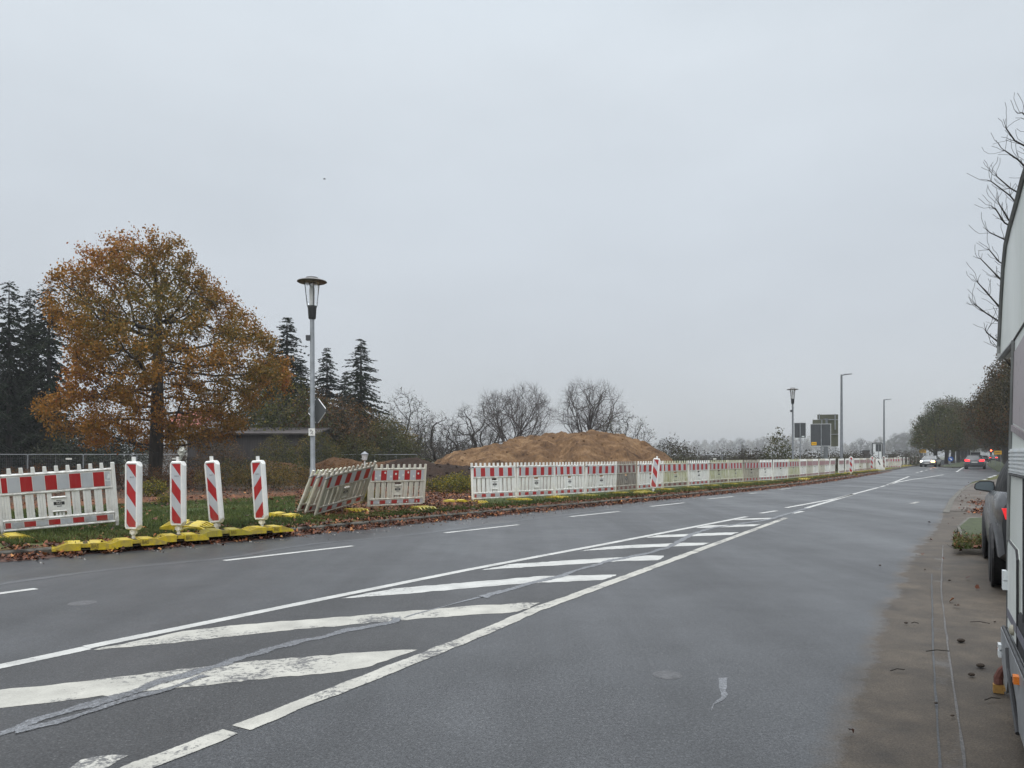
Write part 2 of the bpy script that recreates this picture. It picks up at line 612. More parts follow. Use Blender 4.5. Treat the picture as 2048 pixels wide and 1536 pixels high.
def leafiness(x, y, s):
    """where the leaf litter (red) and bare soil (green) lie, by place"""
    px = CX + F_PX * x / max(y, 0.5) if y > 0.5 else -999
    L_, S_ = 0.0, 0.0
    L_ = 0.75 * max(0, 1 - s / 0.7)
    if 595 < px < 960 and y > 13:
        k = min(1, (px - 595) / 60) * min(1, (960 - px) / 25)
        L_ = max(L_, 0.62 * k * min(1, max(0, (s - 0.9) / 0.6)))
        if px > 820: L_ = max(L_, 0.85 * min(1, max(0, (s - 0.9) / 0.6)))
    if s > 9.5:
        L_ = max(L_, min(0.9, (s - 9.5) / 3.0))
        S_ = min(0.75, max(0, (s - 12.5) / 5))
    if px > 960: S_ = max(S_, min(0.8, max(0, (s - 2.5) / 4)))
    if s > 75: S_ = 0.1; L_ = 0.0
    return L_, S_

S_LV = [0.13, 0.2, 0.3, 0.45, 0.6, 0.8, 1.0, 1.3, 1.6, 2.0, 2.5, 3, 3.6, 4.3, 5, 6, 7, 8, 9, 10, 11, 12, 13.5, 15, 17, 20, 24, 28, 33, 39, 46, 55, 66, 80]
cen = le[::1][:520]
vs, cs = [], []
rows = [offs(cen, s) for s in S_LV]
for s, row in zip(S_LV, rows):
    x, y = row[:, 0], row[:, 1]
    z = hterr(s) + (fbm(x, y, 3, 4, 2.2) * 0.022 * min(1, s / 1.2) + fbm(x, y, 5, 3, 0.35) * 0.05 * min(1, max(0, s - 3) / 8) if s < 79 else -0.02 + x * 0)
    vs.append(np.stack([x, y, z], 1))
    cs.append([leafiness(a, b, s) for a, b in zip(x, y)])
n = len(cen)
mb = MB()
mb.v = [tuple(p) for row in vs for p in row]
for i in range(len(S_LV) - 1):
    for j in range(n - 1):
        mb.face((i * n + j, i * n + j + 1, (i + 1) * n + j + 1, (i + 1) * n + j))
me = mb.mesh('verge', GROUND, True, fix=False)
me.flip_normals()
at = me.color_attributes.new('col', 'FLOAT_COLOR', 'POINT')
flat = np.ones((len(mb.v), 4), np.float32); flat[:, :2] = np.array(cs).reshape(-1, 2); flat[:, 2] = 0
at.data.foreach_set('color', flat.reshape(-1))
verge = struct(link('verge', me))

# open field to the horizon
mb = MB()
rings = [0, 30, 60, 100, 160, 260, 420, 700, 1100, 1700, 2400]
na = 96
for r in rings:
    for k in range(na):
        a = 2 * PI * k / na
        mb.v.append((r * math.sin(a), r * math.cos(a), -0.53))
for i in range(len(rings) - 1):
    for k in range(na):
        k2 = (k + 1) % na
        mb.face((i * na + k, (i + 1) * na + k, (i + 1) * na + k2, i * na + k2))
FIELD = simple('field', (0.055, 0.06, 0.028), 0.95, 0.35, 0.3)
field = struct(mb.build('field', FIELD, fix=True))

# kerb on the left: real step
def kerb_strip(line, wd, h, mat, name, side=1):
    a, b = line, offs(line, wd * side)
    prof_a = [(a, -0.08), (a, h - 0.02), (a * 0.85 + b * 0.15, h), (b, h), (b, -0.08)]
    m = MB(); n_ = len(line)
    for i in range(n_):
        for p, z in prof_a: m.v.append((p[i][0], p[i][1], z))
    for i in range(n_ - 1):
        for k in range(4):
            q = i * 5 + k
            m.face((q, q + 1, q + 6, q + 5))
    return struct(m.build(name, mat))
CONC = simple('kerb_concrete', (0.075, 0.07, 0.058), 0.8, 0.5, 5.0, bump=0.3)
kerb = kerb_strip(le[:560], 0.13, 0.10, CONC, 'kerb')

# trodden leaf mush in the channel below the kerb
rsl = np.random.RandomState(9)
lp_ = le[40:200]
def wavy(n_, base, amp):
    x = np.arange(n_)
    return base + amp * (np.sin(x * .31) * .4 + np.sin(x * .093 + 1) * .5) + rsl.randn(n_) * amp * .35
tl_ = np.gradient(lp_, axis=0); tl_ /= np.linalg.norm(tl_, axis=1)[:, None]; nl_ = np.stack([-tl_[:, 1], tl_[:, 0]], 1)
mb = MB(); o_ = lp_ - nl_ * np.clip(wavy(len(lp_), .34, .16), .04, .8)[:, None]
for i in range(len(lp_)):
    mb.v.append((lp_[i][0], lp_[i][1], 0.012)); mb.v.append((o_[i][0], o_[i][1], 0.0045))
for i in range(len(lp_) - 1): mb.face((2 * i, 2 * i + 1, 2 * i + 3, 2 * i + 2))
tm_ = NT('leaf_mush'); vv = tm_.coord('Object'); nn = tm_.noise(vv, 14, 6, .8)
tm_.base(tm_.ramp(nn, [(.3, (.022, .011, .008)), (.5, (.062, .024, .013)), (.7, (.12, .046, .022))])); tm_.set(Roughness=.7); tm_.bump(nn, .8, .03)
struct(mb.build('leaf_litter', tm_.mat, fix=False), 'stuff')

# right-hand side: parking pavement, then rough grass
R_LV = [0.0, 1.0, 2.0, 3.5, 5.0]
rr = re_[:110]
mb = MB()
road_strip(mb, offs(rr, -0.08), offs(rr, -1.2), 0.0, n=110)
road_strip(mb, offs(rr, -1.2), offs(rr, -7.5), 0.0, n=110)
me = mb.mesh('parking_strip', ASPH, fix=False)
dirt_attr(me, [0.72 if i % 2 == 0 else 1.1 for i in range(220)] + [1.1] * 220)
parking = struct(link('parking_strip', me))
mb = MB()
road_strip(mb, offs(re_, 0.0), offs(re_, -2.5), -0.01, n=500)
road_strip(mb, offs(re_, -2.5), offs(re_, -60), -0.03, n=500)
me = mb.mesh('roadside_grass', GROUND, fix=False)
at = me.color_attributes.new('col', 'FLOAT_COLOR', 'POINT')
a4 = np.ones((len(me.vertices), 4), np.float32); a4[:, 0] = 0.35; a4[:, 1] = 0.2
at.data.foreach_set('color', a4.reshape(-1))
rgrass = struct(link('roadside_grass', me))

# ------------------------------------------------------------------ sheets on the road
def densify(pts, step=0.25):
    q = resample([(p[0], p[1]) for p in pts], step)
    return np.vstack([q, [[pts[-1][0], pts[-1][1]]]])

def ribbon(name, pxs, width, z, mat, wob=0.0, seed=0, sm=6, step=0.2, zc=0.0, ends=None):
    pts = densify([P(*p) for p in pxs], step)
    if sm: pts = smooth(pts, sm)
    n_ = len(pts)
    r = np.random.RandomState(seed)
    nz = smooth(np.stack([r.randn(n_), r.randn(n_)], 1), 2) * wob
    a = offs(pts, 0.5 * width); b = offs(pts, -0.5 * width)
    t = np.gradient(pts, axis=0); t /= np.linalg.norm(t, axis=1)[:, None]
    nrm = np.stack([-t[:, 1], t[:, 0]], 1)
    a = a + nrm * nz[:, :1] * width; b = b + nrm * nz[:, 1:] * width
    m = MB(); ed = []
    ei = 0.30 if mat is SEAL else 0.14
    for i in range(n_):
        for f_, e_ in ((0, 1), (ei, 0), (1 - ei, 0), (1, 1)):
            q = a[i] * (1 - f_) + b[i] * f_
            m.v.append((q[0], q[1], z)); ed.append(e_)
    for i in range(n_ - 1):
        for k in range(3): q = 4 * i + k; m.face((q, q + 4, q + 5, q + 1))
    me = m.mesh(name, mat, fix=False)
    at = me.attributes.new('edge', 'FLOAT', 'POINT'); at.data.foreach_set('value', np.array(ed, np.float32))
    return struct(link(name, me))

def patch(name, pxs, z, mat, jag=0.0, seed=0):
    pts = [P(*p) for p in pxs]
    q = densify(pts + [pts[0]], 0.07)[:-1]
    if jag:
        r = np.random.RandomState(seed)
        q = q + r.randn(*q.shape) * jag
    m = MB(); m.poly([(p[0], p[1], z) for p in q])
    return struct(m.build(name, mat, fix=True))

WHITE = paint_mat('road_paint', (0.42, 0.42, 0.40), 0.38)
WHITE_OLD = paint_mat('road_paint_worn', (0.38, 0.37, 0.33), 0.75)
WHITE_THIN = paint_mat('road_paint_scuffed', (0.42, 0.41, 0.37), 1.25)

# darker strip of asphalt along the left kerb, joint beside it
joint = [(-330, 1222), (0, 1167), (239, 1136), (478, 1114), (600, 1090), (805, 1072), (1078, 1036), (1200, 1022), (1330, 1006), (1440, 990)]
jp = densify([P(*p) for p in joint], 0.5)
mb = MB()
i0 = int(np.argmin(np.linalg.norm(le - jp[0], axis=1))); i1 = int(np.argmin(np.linalg.norm(le - jp[-1], axis=1)))
road_strip(mb, le[i0:i1], smooth(jp, 8), 0.0012, n=160)
struct(mb.build('road_edge_strip', ASPH_DARK, fix=False))
ribbon('road_joint', joint, 0.16, 0.0024, sealant_mat('pale_joint', 0.07), 0.2, 4, 8)

hat_u = [(-420, 1420), (0, 1334), (171, 1295.5), (600, 1207.5), (942, 1138.4), (1212, 1088), (1493, 1033.5)]
hat_l = [(60, 1630), (273, 1536), (458, 1464.5), (700, 1370.5), (942, 1275), (1078.5, 1217), (1300, 1136.7), (1390.6, 1103), (1572, 1035.8)]
mb = MB()
road_strip(mb, densify([P(*p) for p in hat_u], .5), densify([P(*p) for p in hat_l], .5), 0.0012, n=120)
struct(mb.build('road_island', ASPH_ISLAND, fix=False))

Z1 = 0.003
ribbon('hatch_line', [(-420, 1420), (0, 1334), (174, 1296.3)], 0.13, Z1, WHITE, 0.03, 1)
ribbon('hatch_line', [(171, 1295), (600, 1207.5), (942, 1138.4), (1212, 1088), (1493, 1033.5)], 0.125, Z1, WHITE, 0.03, 2)
ribbon('hatch_line', [(60, 1630), (273, 1536), (461, 1463.5)], 0.13, Z1, WHITE_OLD, 0.07, 3, 6, 0.04)
ribbon('hatch_line', [(481, 1456), (700, 1370.5), (942, 1275), (1078.5, 1217), (1300, 1136.7), (1390.6, 1103)], 0.135, Z1, WHITE_OLD, 0.07, 4, 6, 0.05)
ribbon('hatch_line', [(1393, 1102), (1572, 1035.8)], 0.13, Z1, WHITE_OLD, 0.06, 5)
hatches = [
    ([(95, 1560), (160, 1519), (205, 1513), (255, 1512), (190, 1545)], WHITE_THIN),
    ([(-260, 1402), (0, 1381), (164, 1363.7), (403, 1334.6), (513, 1322.7), (700, 1307), (838, 1299), (786, 1318), (723, 1338), (600, 1352), (328, 1379), (0, 1416.7), (-260, 1452)], WHITE_OLD),
    ([(188, 1300.5), (376, 1261), (513, 1247.5), (700, 1233), (942, 1212), (1082, 1205), (1037.5, 1224), (839, 1237.6), (600, 1258.7), (342, 1287)], WHITE_OLD),
    ([(678.6, 1197.6), (791, 1177), (1078.5, 1153), (1236, 1149.4), (1205, 1160.6), (1044, 1167.5), (805, 1188.7)], WHITE),
    ([(964, 1140), (1027, 1128), (1300, 1111), (1330, 1111.7), (1317, 1121), (1250, 1122), (1147, 1129)], WHITE),
    ([(1157, 1102.5), (1215, 1094), (1250, 1091), (1367, 1086), (1418.5, 1086), (1402, 1091), (1250, 1097)], WHITE),
    ([(1291, 1075.6), (1317, 1070.6), (1426, 1066), (1478.5, 1064.8), (1461, 1070), (1348, 1074)], WHITE),
    ([(1390.6, 1056), (1414, 1051), (1522.5, 1048.7), (1508, 1052.5), (1414, 1056)], WHITE),
    ([(1468, 1040.5), (1484, 1037.5), (1552, 1035.5), (1543, 1038.4)], WHITE)]
for k, (pl, m_) in enumerate(hatches): patch('hatch_stripe', pl, Z1, m_, 0.010, k)

for a, b in (((-230, 1218), (72, 1177.5)), ((448, 1121.5), (706, 1092)), ((890, 1066), (1037.5, 1049.6)), ((1140, 1033.5), (1239, 1023)),
             ((1301, 1013), (1368.7, 1005.6)), ((1417, 998), (1467, 993)), ((1499, 987.4), (1515, 985.7)), ((1559, 979), (1581, 976.9))):
    ribbon('lane_dash', [a, b], 0.12, Z1, WHITE, 0.03, 7, 0)
for k, (pl, w_) in enumerate((
        ([(1521, 1026.7), (1552, 1021.7)], .13), ([(1585.5, 1027), (1606, 1022.6)], .13),
        ([(1572, 1015.6), (1669, 998), (1740, 979.5), (1757, 975)], .13), ([(1613, 1016), (1675, 998.2), (1707, 988.5)], .14),
        ([(1761, 974), (1770, 971.4)], .13), ([(1774.5, 970), (1818, 953)], .14), ([(1778, 969.3), (1792, 965), (1820, 959.7), (1850, 955.5), (1887.4, 949.4)], .14),
        ([(1913, 944), (1926.5, 935)], .16), ([(1832.7, 945.5), (1836, 944.6)], .16), ([(1840, 943.6), (1846, 942)], .16), ([(1851, 940.9), (1855, 939.9)], .16), ([(1860, 938.6), (1864, 937.6)], .16), ([(1870, 936.4), (1876.7, 935.7)], .16),
        ([(1877, 941.2), (1890, 941.2)], .3), ([(1887.4, 937.4), (1896, 937.2)], .3), ([(1805, 939.6), (1812, 939.4)], .3),
        ([(1966.5, 959.7), (1972.4, 958.6)], .2), ([(1978, 955.4), (1984, 953.4)], .2), ([(1986, 952.6), (1992, 950.7)], .2))):
    ribbon('lane_line', pl, w_, Z1, WHITE, 0.02, 20 + k, 0)
ribbon('turn_mark', [(1820, 1008), (1838, 1003.5)], 0.14, Z1, WHITE_THIN, 0.1, 50, 0)

# crack sealant runs
ribbon('road_sealant', [(-260, 1540), (0, 1470), (79, 1442), (191, 1408), (300, 1372), (403, 1340), (478, 1319), (600, 1284), (685, 1263), (791, 1243), (805, 1238)], 0.13, 0.0045, SEAL, 0.25, 60, 1, 0.06)
ribbon('road_sealant', [(30, 1462), (120, 1446), (230, 1405), (330, 1381), (410, 1352)], 0.08, 0.006, SEAL, 0.3, 61, 1, 0.06)
ribbon('road_sealant', [(960, 1195), (1096, 1159), (1215, 1123), (1300, 1106), (1338, 1094), (1388, 1067.5), (1425, 1056), (1537, 1039.5), (1560, 1032.5), (1616, 1016)], 0.15, 0.0045, SEAL, 0.2, 62, 1, 0.1)
ribbon('road_sealant', [(805, 1236), (900, 1210), (962, 1194)], 0.05, 0.0045, SEAL, 0.3, 63, 1, 0.08)
patch('road_sealant', [(1436, 1356), (1450, 1354), (1456, 1366), (1452, 1380), (1459, 1392), (1449, 1400), (1440, 1405), (1428, 1412), (1424, 1424), (1421, 1412), (1432, 1402), (1441, 1394), (1443, 1384), (1436, 1376), (1440, 1366)], 0.002, SEAL, 0.006, 5)
for x0, y0, rx, ry in ((1335, 1350, 23, 6), (165, 1206, 22, 2.6)):
    m = MB(); c = P(x0, y0); r_ = 0.02 + rx * c.y / F_PX
    m.lathe([(0, 0.0), (r_ * 0.86, 0.0), (r_ * 0.88, -0.002), (r_, -0.002), (r_, -0.02)], 28, c=(c.x, c.y, 0.003))
    struct(m.build('manhole_cover', simple('cast_iron', (0.06, 0.06, 0.063), 0.5, 0.35, 20), smooth=False))
# gutter seams and the dirt spread on the right
GUT = asphalt('gutter_concrete', 0.045, warm=0.10, wet=0.7, dirt=0.9)
mb = MB()
road_strip(mb, densify([P(*p) for p in [(1878, 1700), (1880, 1536), (1866, 1290), (1863, 1148), (1878, 1062), (1888, 1025)]], .2),
           densify([P(*p) for p in [(1945, 1700), (1929, 1530), (1898, 1310), (1882, 1181), (1886, 1070), (1893, 1030)]], .2), 0.002, n=60)
me = mb.mesh('gutter', ASPH, fix=False); dirt_attr(me, [0.70] * len(mb.v)); struct(link('gutter', me))
ribbon('gutter_seam', [(1944, 1690), (1929, 1530), (1898, 1310), (1882, 1181), (1886, 1090)], 0.012, 0.004, asphalt('seam_grit', 0.06, warm=0.12), 0.3, 71, 2, .1)
ribbon('gutter_seam', [(1879, 1620), (1880, 1536), (1866, 1290), (1863, 1148)], 0.012, 0.004, asphalt('seam_dark', 0.03), 0.3, 72, 2, .1)

# grass islands: by the parked car, and in the middle of the far road
def island(name, pts2, h, mat_top, kerbw=0.12):
    pts = smooth(densify(list(pts2) + [pts2[0]], 0.15)[:-1], 0)
    c = pts.mean(0)
    m = MB(); n_ = len(pts)
    inner = c + (pts - c) * (1 - kerbw / max(0.3, np.linalg.norm(pts - c, axis=1).mean()))
    for p in pts: m.v.append((p[0], p[1], 0.0))
    for p in pts: m.v.append((p[0], p[1], h))
    for p in inner: m.v.append((p[0], p[1], h))
    for i in range(n_):
        j = (i + 1) % n_
        m.face((i, j, n_ + j, n_ + i), 0); m.face((n_ + i, n_ + j, 2 * n_ + j, 2 * n_ + i), 0)
    m.face([2 * n_ + i for i in range(n_)], 1)
    return struct(m.build(name, [CONC, mat_top]))
GRASS_S = simple('island_grass', (0.032, 0.042, 0.014), 0.95, 0.5, 9, bump=0.5)
car_isle = [P(1914, 1062), P(1921, 1083), P(1975, 1100), P(2070, 1095), P(2085, 1050), P(1990, 1041), P(1936, 1043)]
island('grass_island', car_isle, 0.09, GRASS_S)
med = [D(1879, 92), D(1890, 86), D(1905, 84.0), D(1922, 85), D(1928.5, 90), D(1925, 100), D(1932, 130), D(1925, 150), D(1906, 120)]
island('median_island', med, 0.13, GRASS_S)
# grass bank right of the far road
mb = MB()
bank = [D(1996, 64), D(1988, 74), D(1978, 92), D(1974, 120), D(1978, 170), D(1990, 300), D(2040, 300), D(2100, 100), D(2120, 64)]
mb.poly([(p.x, p.y, 0.02) for p in bank])
struct(mb.build('roadside_bank', GRASS_S))
# brown pavement in the junction mouth on the right
mb = MB()
jm = [P(1893, 1022), P(1904, 1000), P(1920, 983), P(1942, 969), P(1968, 962), P(2010, 956), P(2160, 956), P(2160, 1030)]
mb.poly([(p.x, p.y, 0.008) for p in jm])
struct(mb.build('pavement', asphalt('brown_paving', 0.062, warm=0.22, wet=0.75, dirt=0.9)))
ribbon('pavement_kerb', [(1892, 1026), (1904, 1000), (1920, 983), (1942, 969), (1968, 962)], 0.14, 0.014, CONC, 0, 0, 3)
# ------------------------------------------------------------------ barrier materials
def plastic(name, col, streak=None, amount=0.0, grime=0.25):
    t = NT(name)
    v = t.coord('Object')
    oi = t.n('ShaderNodeObjectInfo')
    ad = t.n('ShaderNodeVectorMath', operation='ADD')
    sc = t.n('ShaderNodeVectorMath', operation='SCALE'); sc.inputs['Scale'].default_value = 37.0
    cmb = t.n('ShaderNodeCombineXYZ')
    for k in range(3): t.l(oi.outputs['Random'], cmb.inputs[k])
    t.l(cmb.outputs[0], sc.inputs[0]); t.l(v, ad.inputs[0]); t.l(sc.outputs[0], ad.inputs[1])
    v = ad.outputs[0]
    m = t.n('ShaderNodeMapping'); m.inputs['Scale'].default_value = (1, 1, 0.12); t.l(v, m.inputs['Vector'])
    vert = t.noise(m.outputs[0], 22, 5, 0.65)
    blot = t.noise(v, 4.0, 5, 0.65)
    c = t.ramp(blot, [(0.25, tuple(x * (1 - grime) for x in col)), (0.6, col)])
    c = t.mix(t.rng(vert, 0.52, 0.75, 0.0, grime * 1.6), c, (0.23, 0.20, 0.14))
    if streak:
        s = t.rng(t.math('ADD', t.math('MULTIPLY', vert, 0.8), t.math('MULTIPLY', blot, 0.5)), 0.52, 0.82, 0.15 * amount, amount)
        c = t.mix(s, c, streak)
    tco = t.n('ShaderNodeTexCoord'); sx = t.n('ShaderNodeSeparateXYZ'); t.l(tco.outputs['Object'], sx.inputs[0])
    mudf = t.math('MULTIPLY', t.rng(sx.outputs['Z'], 0.05, 0.50, 0.75, 0.0), t.rng(t.noise(v, 9, 6, .75), .42, .68, 0, 1))
    c = t.mix(mudf, c, (0.16, 0.125, 0.085))
    t.base(c)
    t.set(Roughness=0.45)
    return t.mat
PL_WHITE = plastic('barrier_plastic', (0.74, 0.74, 0.71), grime=0.16)
PL_ALGAE = plastic('barrier_plastic_algae', (0.70, 0.70, 0.62), (0.24, 0.25, 0.05), 0.85, 0.25)
PL_DIRTY = plastic('barrier_plastic_grimy', (0.56, 0.53, 0.46), (0.16, 0.14, 0.10), 0.75, 0.3)
PL_DARK = plastic('barrier_plastic_sooty', (0.40, 0.37, 0.33), (0.06, 0.05, 0.04), 0.85, 0.35)
PL_STAIN = plastic('barrier_plastic_stained', (0.68, 0.665, 0.60), (0.32, 0.29, 0.18), 0.5, 0.25)
RED = plastic('reflective_red', (0.35, 0.012, 0.015), grime=0.15)
RED_DIM = plastic('reflective_red_dirty', (0.17, 0.016, 0.02), (0.09, 0.04, 0.035), 0.6, 0.3)
GREY_R = plastic('reflective_white', (0.43, 0.45, 0.475), grime=0.12)
GREY_DIM = plastic('reflective_white_dirty', (0.36, 0.35, 0.33), (0.15, 0.13, 0.10), 0.5, 0.3)
BLACK = simple('black_rubber', (0.02, 0.02, 0.021), 0.6, 0.3, 8)
INK = simple('black_print', (0.025, 0.025, 0.027), 0.5, 0.2, 9)
YEL = plastic('foot_plastic_yellow', (0.62, 0.47, 0.012), (0.14, 0.11, 0.02), 0.35, 0.2)
YEL_OLD = plastic('foot_plastic_mossy', (0.48, 0.40, 0.02), (0.10, 0.10, 0.02), 0.55, 0.3)
YDARK = simple('foot_recess_shade', (0.022, 0.017, 0.006), 0.9, 0.4, 20)  # near-black colour puts shade into the slots and sockets of the yellow feet
GALV = simple('galvanised_steel', (0.235, 0.25, 0.265), 0.5, 0.2, 5, metal=0.35)
GALV_D = simple('galvanised_steel_dull', (0.15, 0.162, 0.175), 0.5, 0.2, 6, metal=0.3)
DARKM = simple('anthracite_metal', (0.045, 0.048, 0.052), 0.5, 0.2, 6)
STICK = simple('sticker_paper', (0.62, 0.66, 0.66), 0.6, 0.1, 30)

# ------------------------------------------------------------------ barrier panel  (x along, front = -y)
BW = 1.7
ZTIP = 1.09
def barrier_meshes():
    W = BW; o = {}
    m = MB()
    m.tube([(0, 0, 0.02), (0, 0, 0.10), (0, 0, 0.9), (0, 0, ZTIP)], [0.022, 0.032, 0.032, 0.031], 8)
    o['post'] = m
    m = MB()
    m.cbox((W / 2, 0, 0), (W - 0.11, 0.052, 0.040), 0.012)
    o['rail'] = m
    m = MB()
    n = 10; sp = (W - 0.06) / n
    for i in range(1, n):
        x = 0.03 + sp * i
        m.cbox((x, 0, 1.035), (0.078, 0.036, 0.0), 0.0) if False else None
        m.box((x, 0, 1.043), (sp * 0.36, 0.034, 0.094), taper=(0.82, 0.85))
        if 4.05 < i + 0.5 < 6.2 and i in (5,): continue
    # slats between the middle and the lower rail, each with ribs
    for i in range(n):
        x = 0.03 + sp * (i + 0.5)
        xs = x
        wd = sp * 0.70
        if i in (4, 5): continue
        for k in range(3):
            m.cbox((xs + (k - 1) * wd / 3, 0, 0.46), (0.394, 0.030 if k != 1 else 0.024, wd / 3 * 0.93), 0.004, 0, Matrix.Rotation(-PI / 2, 3, 'Y'))
        m.box((xs, 0.004, 0.46), (wd, 0.014, 0.394))
    xc = W / 2
    for s in (-1, 1):
        m.box((xc + s * sp * 0.80, 0.002, 0.46), (sp * 0.40, 0.024, 0.394))
    for z in (0.262, 0.658): m.box((xc, 0, z), (W - 0.12, 0.018, 0.012))
    m.box((xc, 0, 0.985), (W - 0.12, 0.02, 0.03))
    for x in (0.062, W - 0.062): m.box((x, 0, 0.62), (0.008, 0.012, 0.74))
    o['slat_cladding'] = m
    m = MB()
    m.box((xc, 0, 0.455), (sp * 1.19, 0.030, 0.20))
    m.cbox((xc, -0.006, 0.572), (sp * 1.26, 0.052, 0.03), 0.01)
    m.cbox((xc, -0.004, 0.345), (sp * 1.22, 0.042, 0.022), 0.008)
    for s in (-0.28, 0.02, 0.3):
        m.box((xc + s * sp, 0.003, 0.30), (sp * 0.2, 0.02, 0.07))
    o['handle_plate'] = m
    for nm, z0, z1 in (('warning_board', 0.697, 0.955), ('lower_board', 0.120, 0.226)):
        m = MB()
        x0, x1 = 0.075, W - 0.075
        e = (x1 - x0) / 9.0
        edges = [x0, x0 + e * 0.5] + [x0 + e * (0.5 + k) for k in range(1, 9)] + [x1]
        m.bbox((x0 - 0.01, -0.0215, z0), (x1 + 0.01, 0.0215, z1), 0)
        for k in range(len(edges) - 1):
            mi = 1 if k % 2 == 0 else 2
            g = 0.004
            a, b = edges[k] + g, edges[k + 1] - g
            m.poly([(a, -0.0235, z0 + 0.008), (b, -0.0235, z0 + 0.008), (b, -0.0235, z1 - 0.008), (a, -0.0235, z1 - 0.008)], mi)
            m.poly([(a, 0.0235, z0 + 0.008), (b, 0.0235, z0 + 0.008), (b, 0.0235, z1 - 0.008), (a, 0.0235, z1 - 0.008)], mi)
        o[nm] = m
    m = MB()
    m.box((-0.012, -0.036, 0.955), (0.16, 0.018, 0.022), 0, Matrix.Rotation(R(-14), 3, 'Y'))
    m.box((0.05, -0.03, 0.965), (0.03, 0.03, 0.03), 0)
    o['latch'] = m
    m = MB()
    m.box((xc, -0.0162, 0.475), (0.155, 0.002, 0.052))
    o['name_plate'] = m
    return o
BM_ = barrier_meshes()
BME = {}
for k, m in BM_.items():
    mats = [PL_WHITE, RED, GREY_R] if 'board' in k else [GALV_D] if k == 'latch' else [INK] if k == 'name_plate' else [PL_WHITE]
    BME[k] = m.mesh(k, mats)
TXT_BAS = text_mesh('BAS', 0.046, PL_WHITE, 0.0)
_m = MB(); _m.poly([(-.035, -.005, 0), (.035, -.005, 0), (.035, .005, 0), (-.035, .005, 0)]); TXT_S = _m.mesh('small_print', [INK])
STYLE = {'clean': (PL_WHITE, RED, GREY_R), 'algae': (PL_ALGAE, RED_DIM, GREY_DIM), 'dirty': (PL_DIRTY, RED, GREY_R),
         'dark': (PL_DARK, RED_DIM, GREY_DIM), 'stain': (PL_STAIN, RED, GREY_R)}

def setmat(o, mats):
    for s, m_ in zip(o.material_slots, mats):
        s.link = 'OBJECT'; s.material = m_

def barrier(a, b, style, label, lean=0.0, group='red and white barrier panels along the kerb', detail=2, zend=None, zoff=0.0):
    """panel from post a to post b (ground points)"""
    a, b = Vector(a), Vector(b)
    d = b - a
    ln = math.hypot(d.x, d.y)
    pitch = math.atan2((zend or 0.0), ln)
    t = thing('safety_barrier', label, 'barrier', (a.x, a.y, a.z + zoff), (0, 0, 0), group)
    t.rotation_mode = 'QUATERNION'
    M = Matrix.Rotation(math.atan2(d.y, d.x), 3, 'Z') @ Matrix.Rotation(-pitch, 3, 'Y') @ Matrix.Rotation(lean, 3, 'X')
    t.rotation_quaternion = M.to_quaternion()
    t.scale = (ln / BW, 1, 1)
    wm, rm, gm = STYLE[style]
    fm = {'algae': PL_STAIN, 'dark': PL_DIRTY}.get(style, wm)
    for x in (0.03, BW - 0.03):
        o = link('post', BME['post'], t); o.location = (x, 0, 0); setmat(o, (fm,))
    for z in (0.975, 0.675, 0.245, 0.095):
        o = link('rail', BME['rail'], t); o.location = (0, 0, z); setmat(o, (fm,))
    for k in ('slat_cladding', 'handle_plate', 'warning_board', 'lower_board', 'latch', 'name_plate'):
        if k in ('latch', 'name_plate') and detail < 1: continue
        if k == 'handle_plate': hp = o = link(k, BME[k], t)
        elif k == 'name_plate': o = link(k, BME[k], hp)
        else: o = link(k, BME[k], t)
        if 'board' in k: setmat(o, (wm, rm if not (style == 'algae' and k == 'warning_board') else RED, gm if not (style == 'algae' and k == 'warning_board') else GREY_R))
        elif k in ('slat_cladding', 'handle_plate'): setmat(o, (wm,))
    if detail >= 1:
        for me, z, nm in ((TXT_BAS, 0.475, 'lettering'), (TXT_S, 0.522, 'lettering'), (TXT_S, 0.427, 'lettering')):
            if detail < 2 and me is TXT_S: continue
            o = link(nm, me, hp)
            o.location = (BW / 2, -0.0182, z); o.rotation_euler = (PI / 2, 0, 0); o.scale = (BW / max(ln, .1) * 1.0, 1, 1)
    return t

def vz(p):   # ground height of the verge at p
    return ground_z(p[0], p[1])

# fence line, as it stands behind the kerb
FP = [(-1.9, 20.0), (-1.10, 20.75), (0.13, 21.9), (1.28, 23.0), (2.33, 24.1), (3.50, 25.5), (4.55, 27.0), (5.72, 28.5), (7.2, 30.4), (8.45, 32.1), (9.75, 33.9),
      (10.75, 35.0), (11.95, 36.4), (13.1, 37.7), (14.65, 39.9), (16.25, 42.4), (18.0, 45.0), (22.2, 51.4), (27.3, 59.3), (31.2, 65.2), (42.3, 83.0), (51, 97.0), (60, 110)]
def on_path(px):
    mlin = (px - CX) / F_PX
    for (x0, y0), (x1, y1) in zip(FP[:-1], FP[1:]):
        f0, f1 = x0 - mlin * y0, x1 - mlin * y1
        if f0 <= 0 <= f1:
            t_ = -f0 / (f1 - f0)
            return Vector((x0 + t_ * (x1 - x0), y0 + t_ * (y1 - y0), 0))
    return None
ORD = ['first', 'second', 'third', 'fourth', 'fifth', 'sixth', 'seventh', 'eighth', 'ninth', 'tenth', 'eleventh', 'twelfth', 'thirteenth', 'fourteenth',
       'fifteenth', 'sixteenth', 'seventeenth', 'eighteenth', 'nineteenth', 'twentieth', 'twenty-first', 'twenty-second', 'twenty-third', 'twenty-fourth', 'twenty-fifth',
       'twenty-sixth', 'twenty-seventh', 'twenty-eighth', 'twenty-ninth', 'thirtieth']

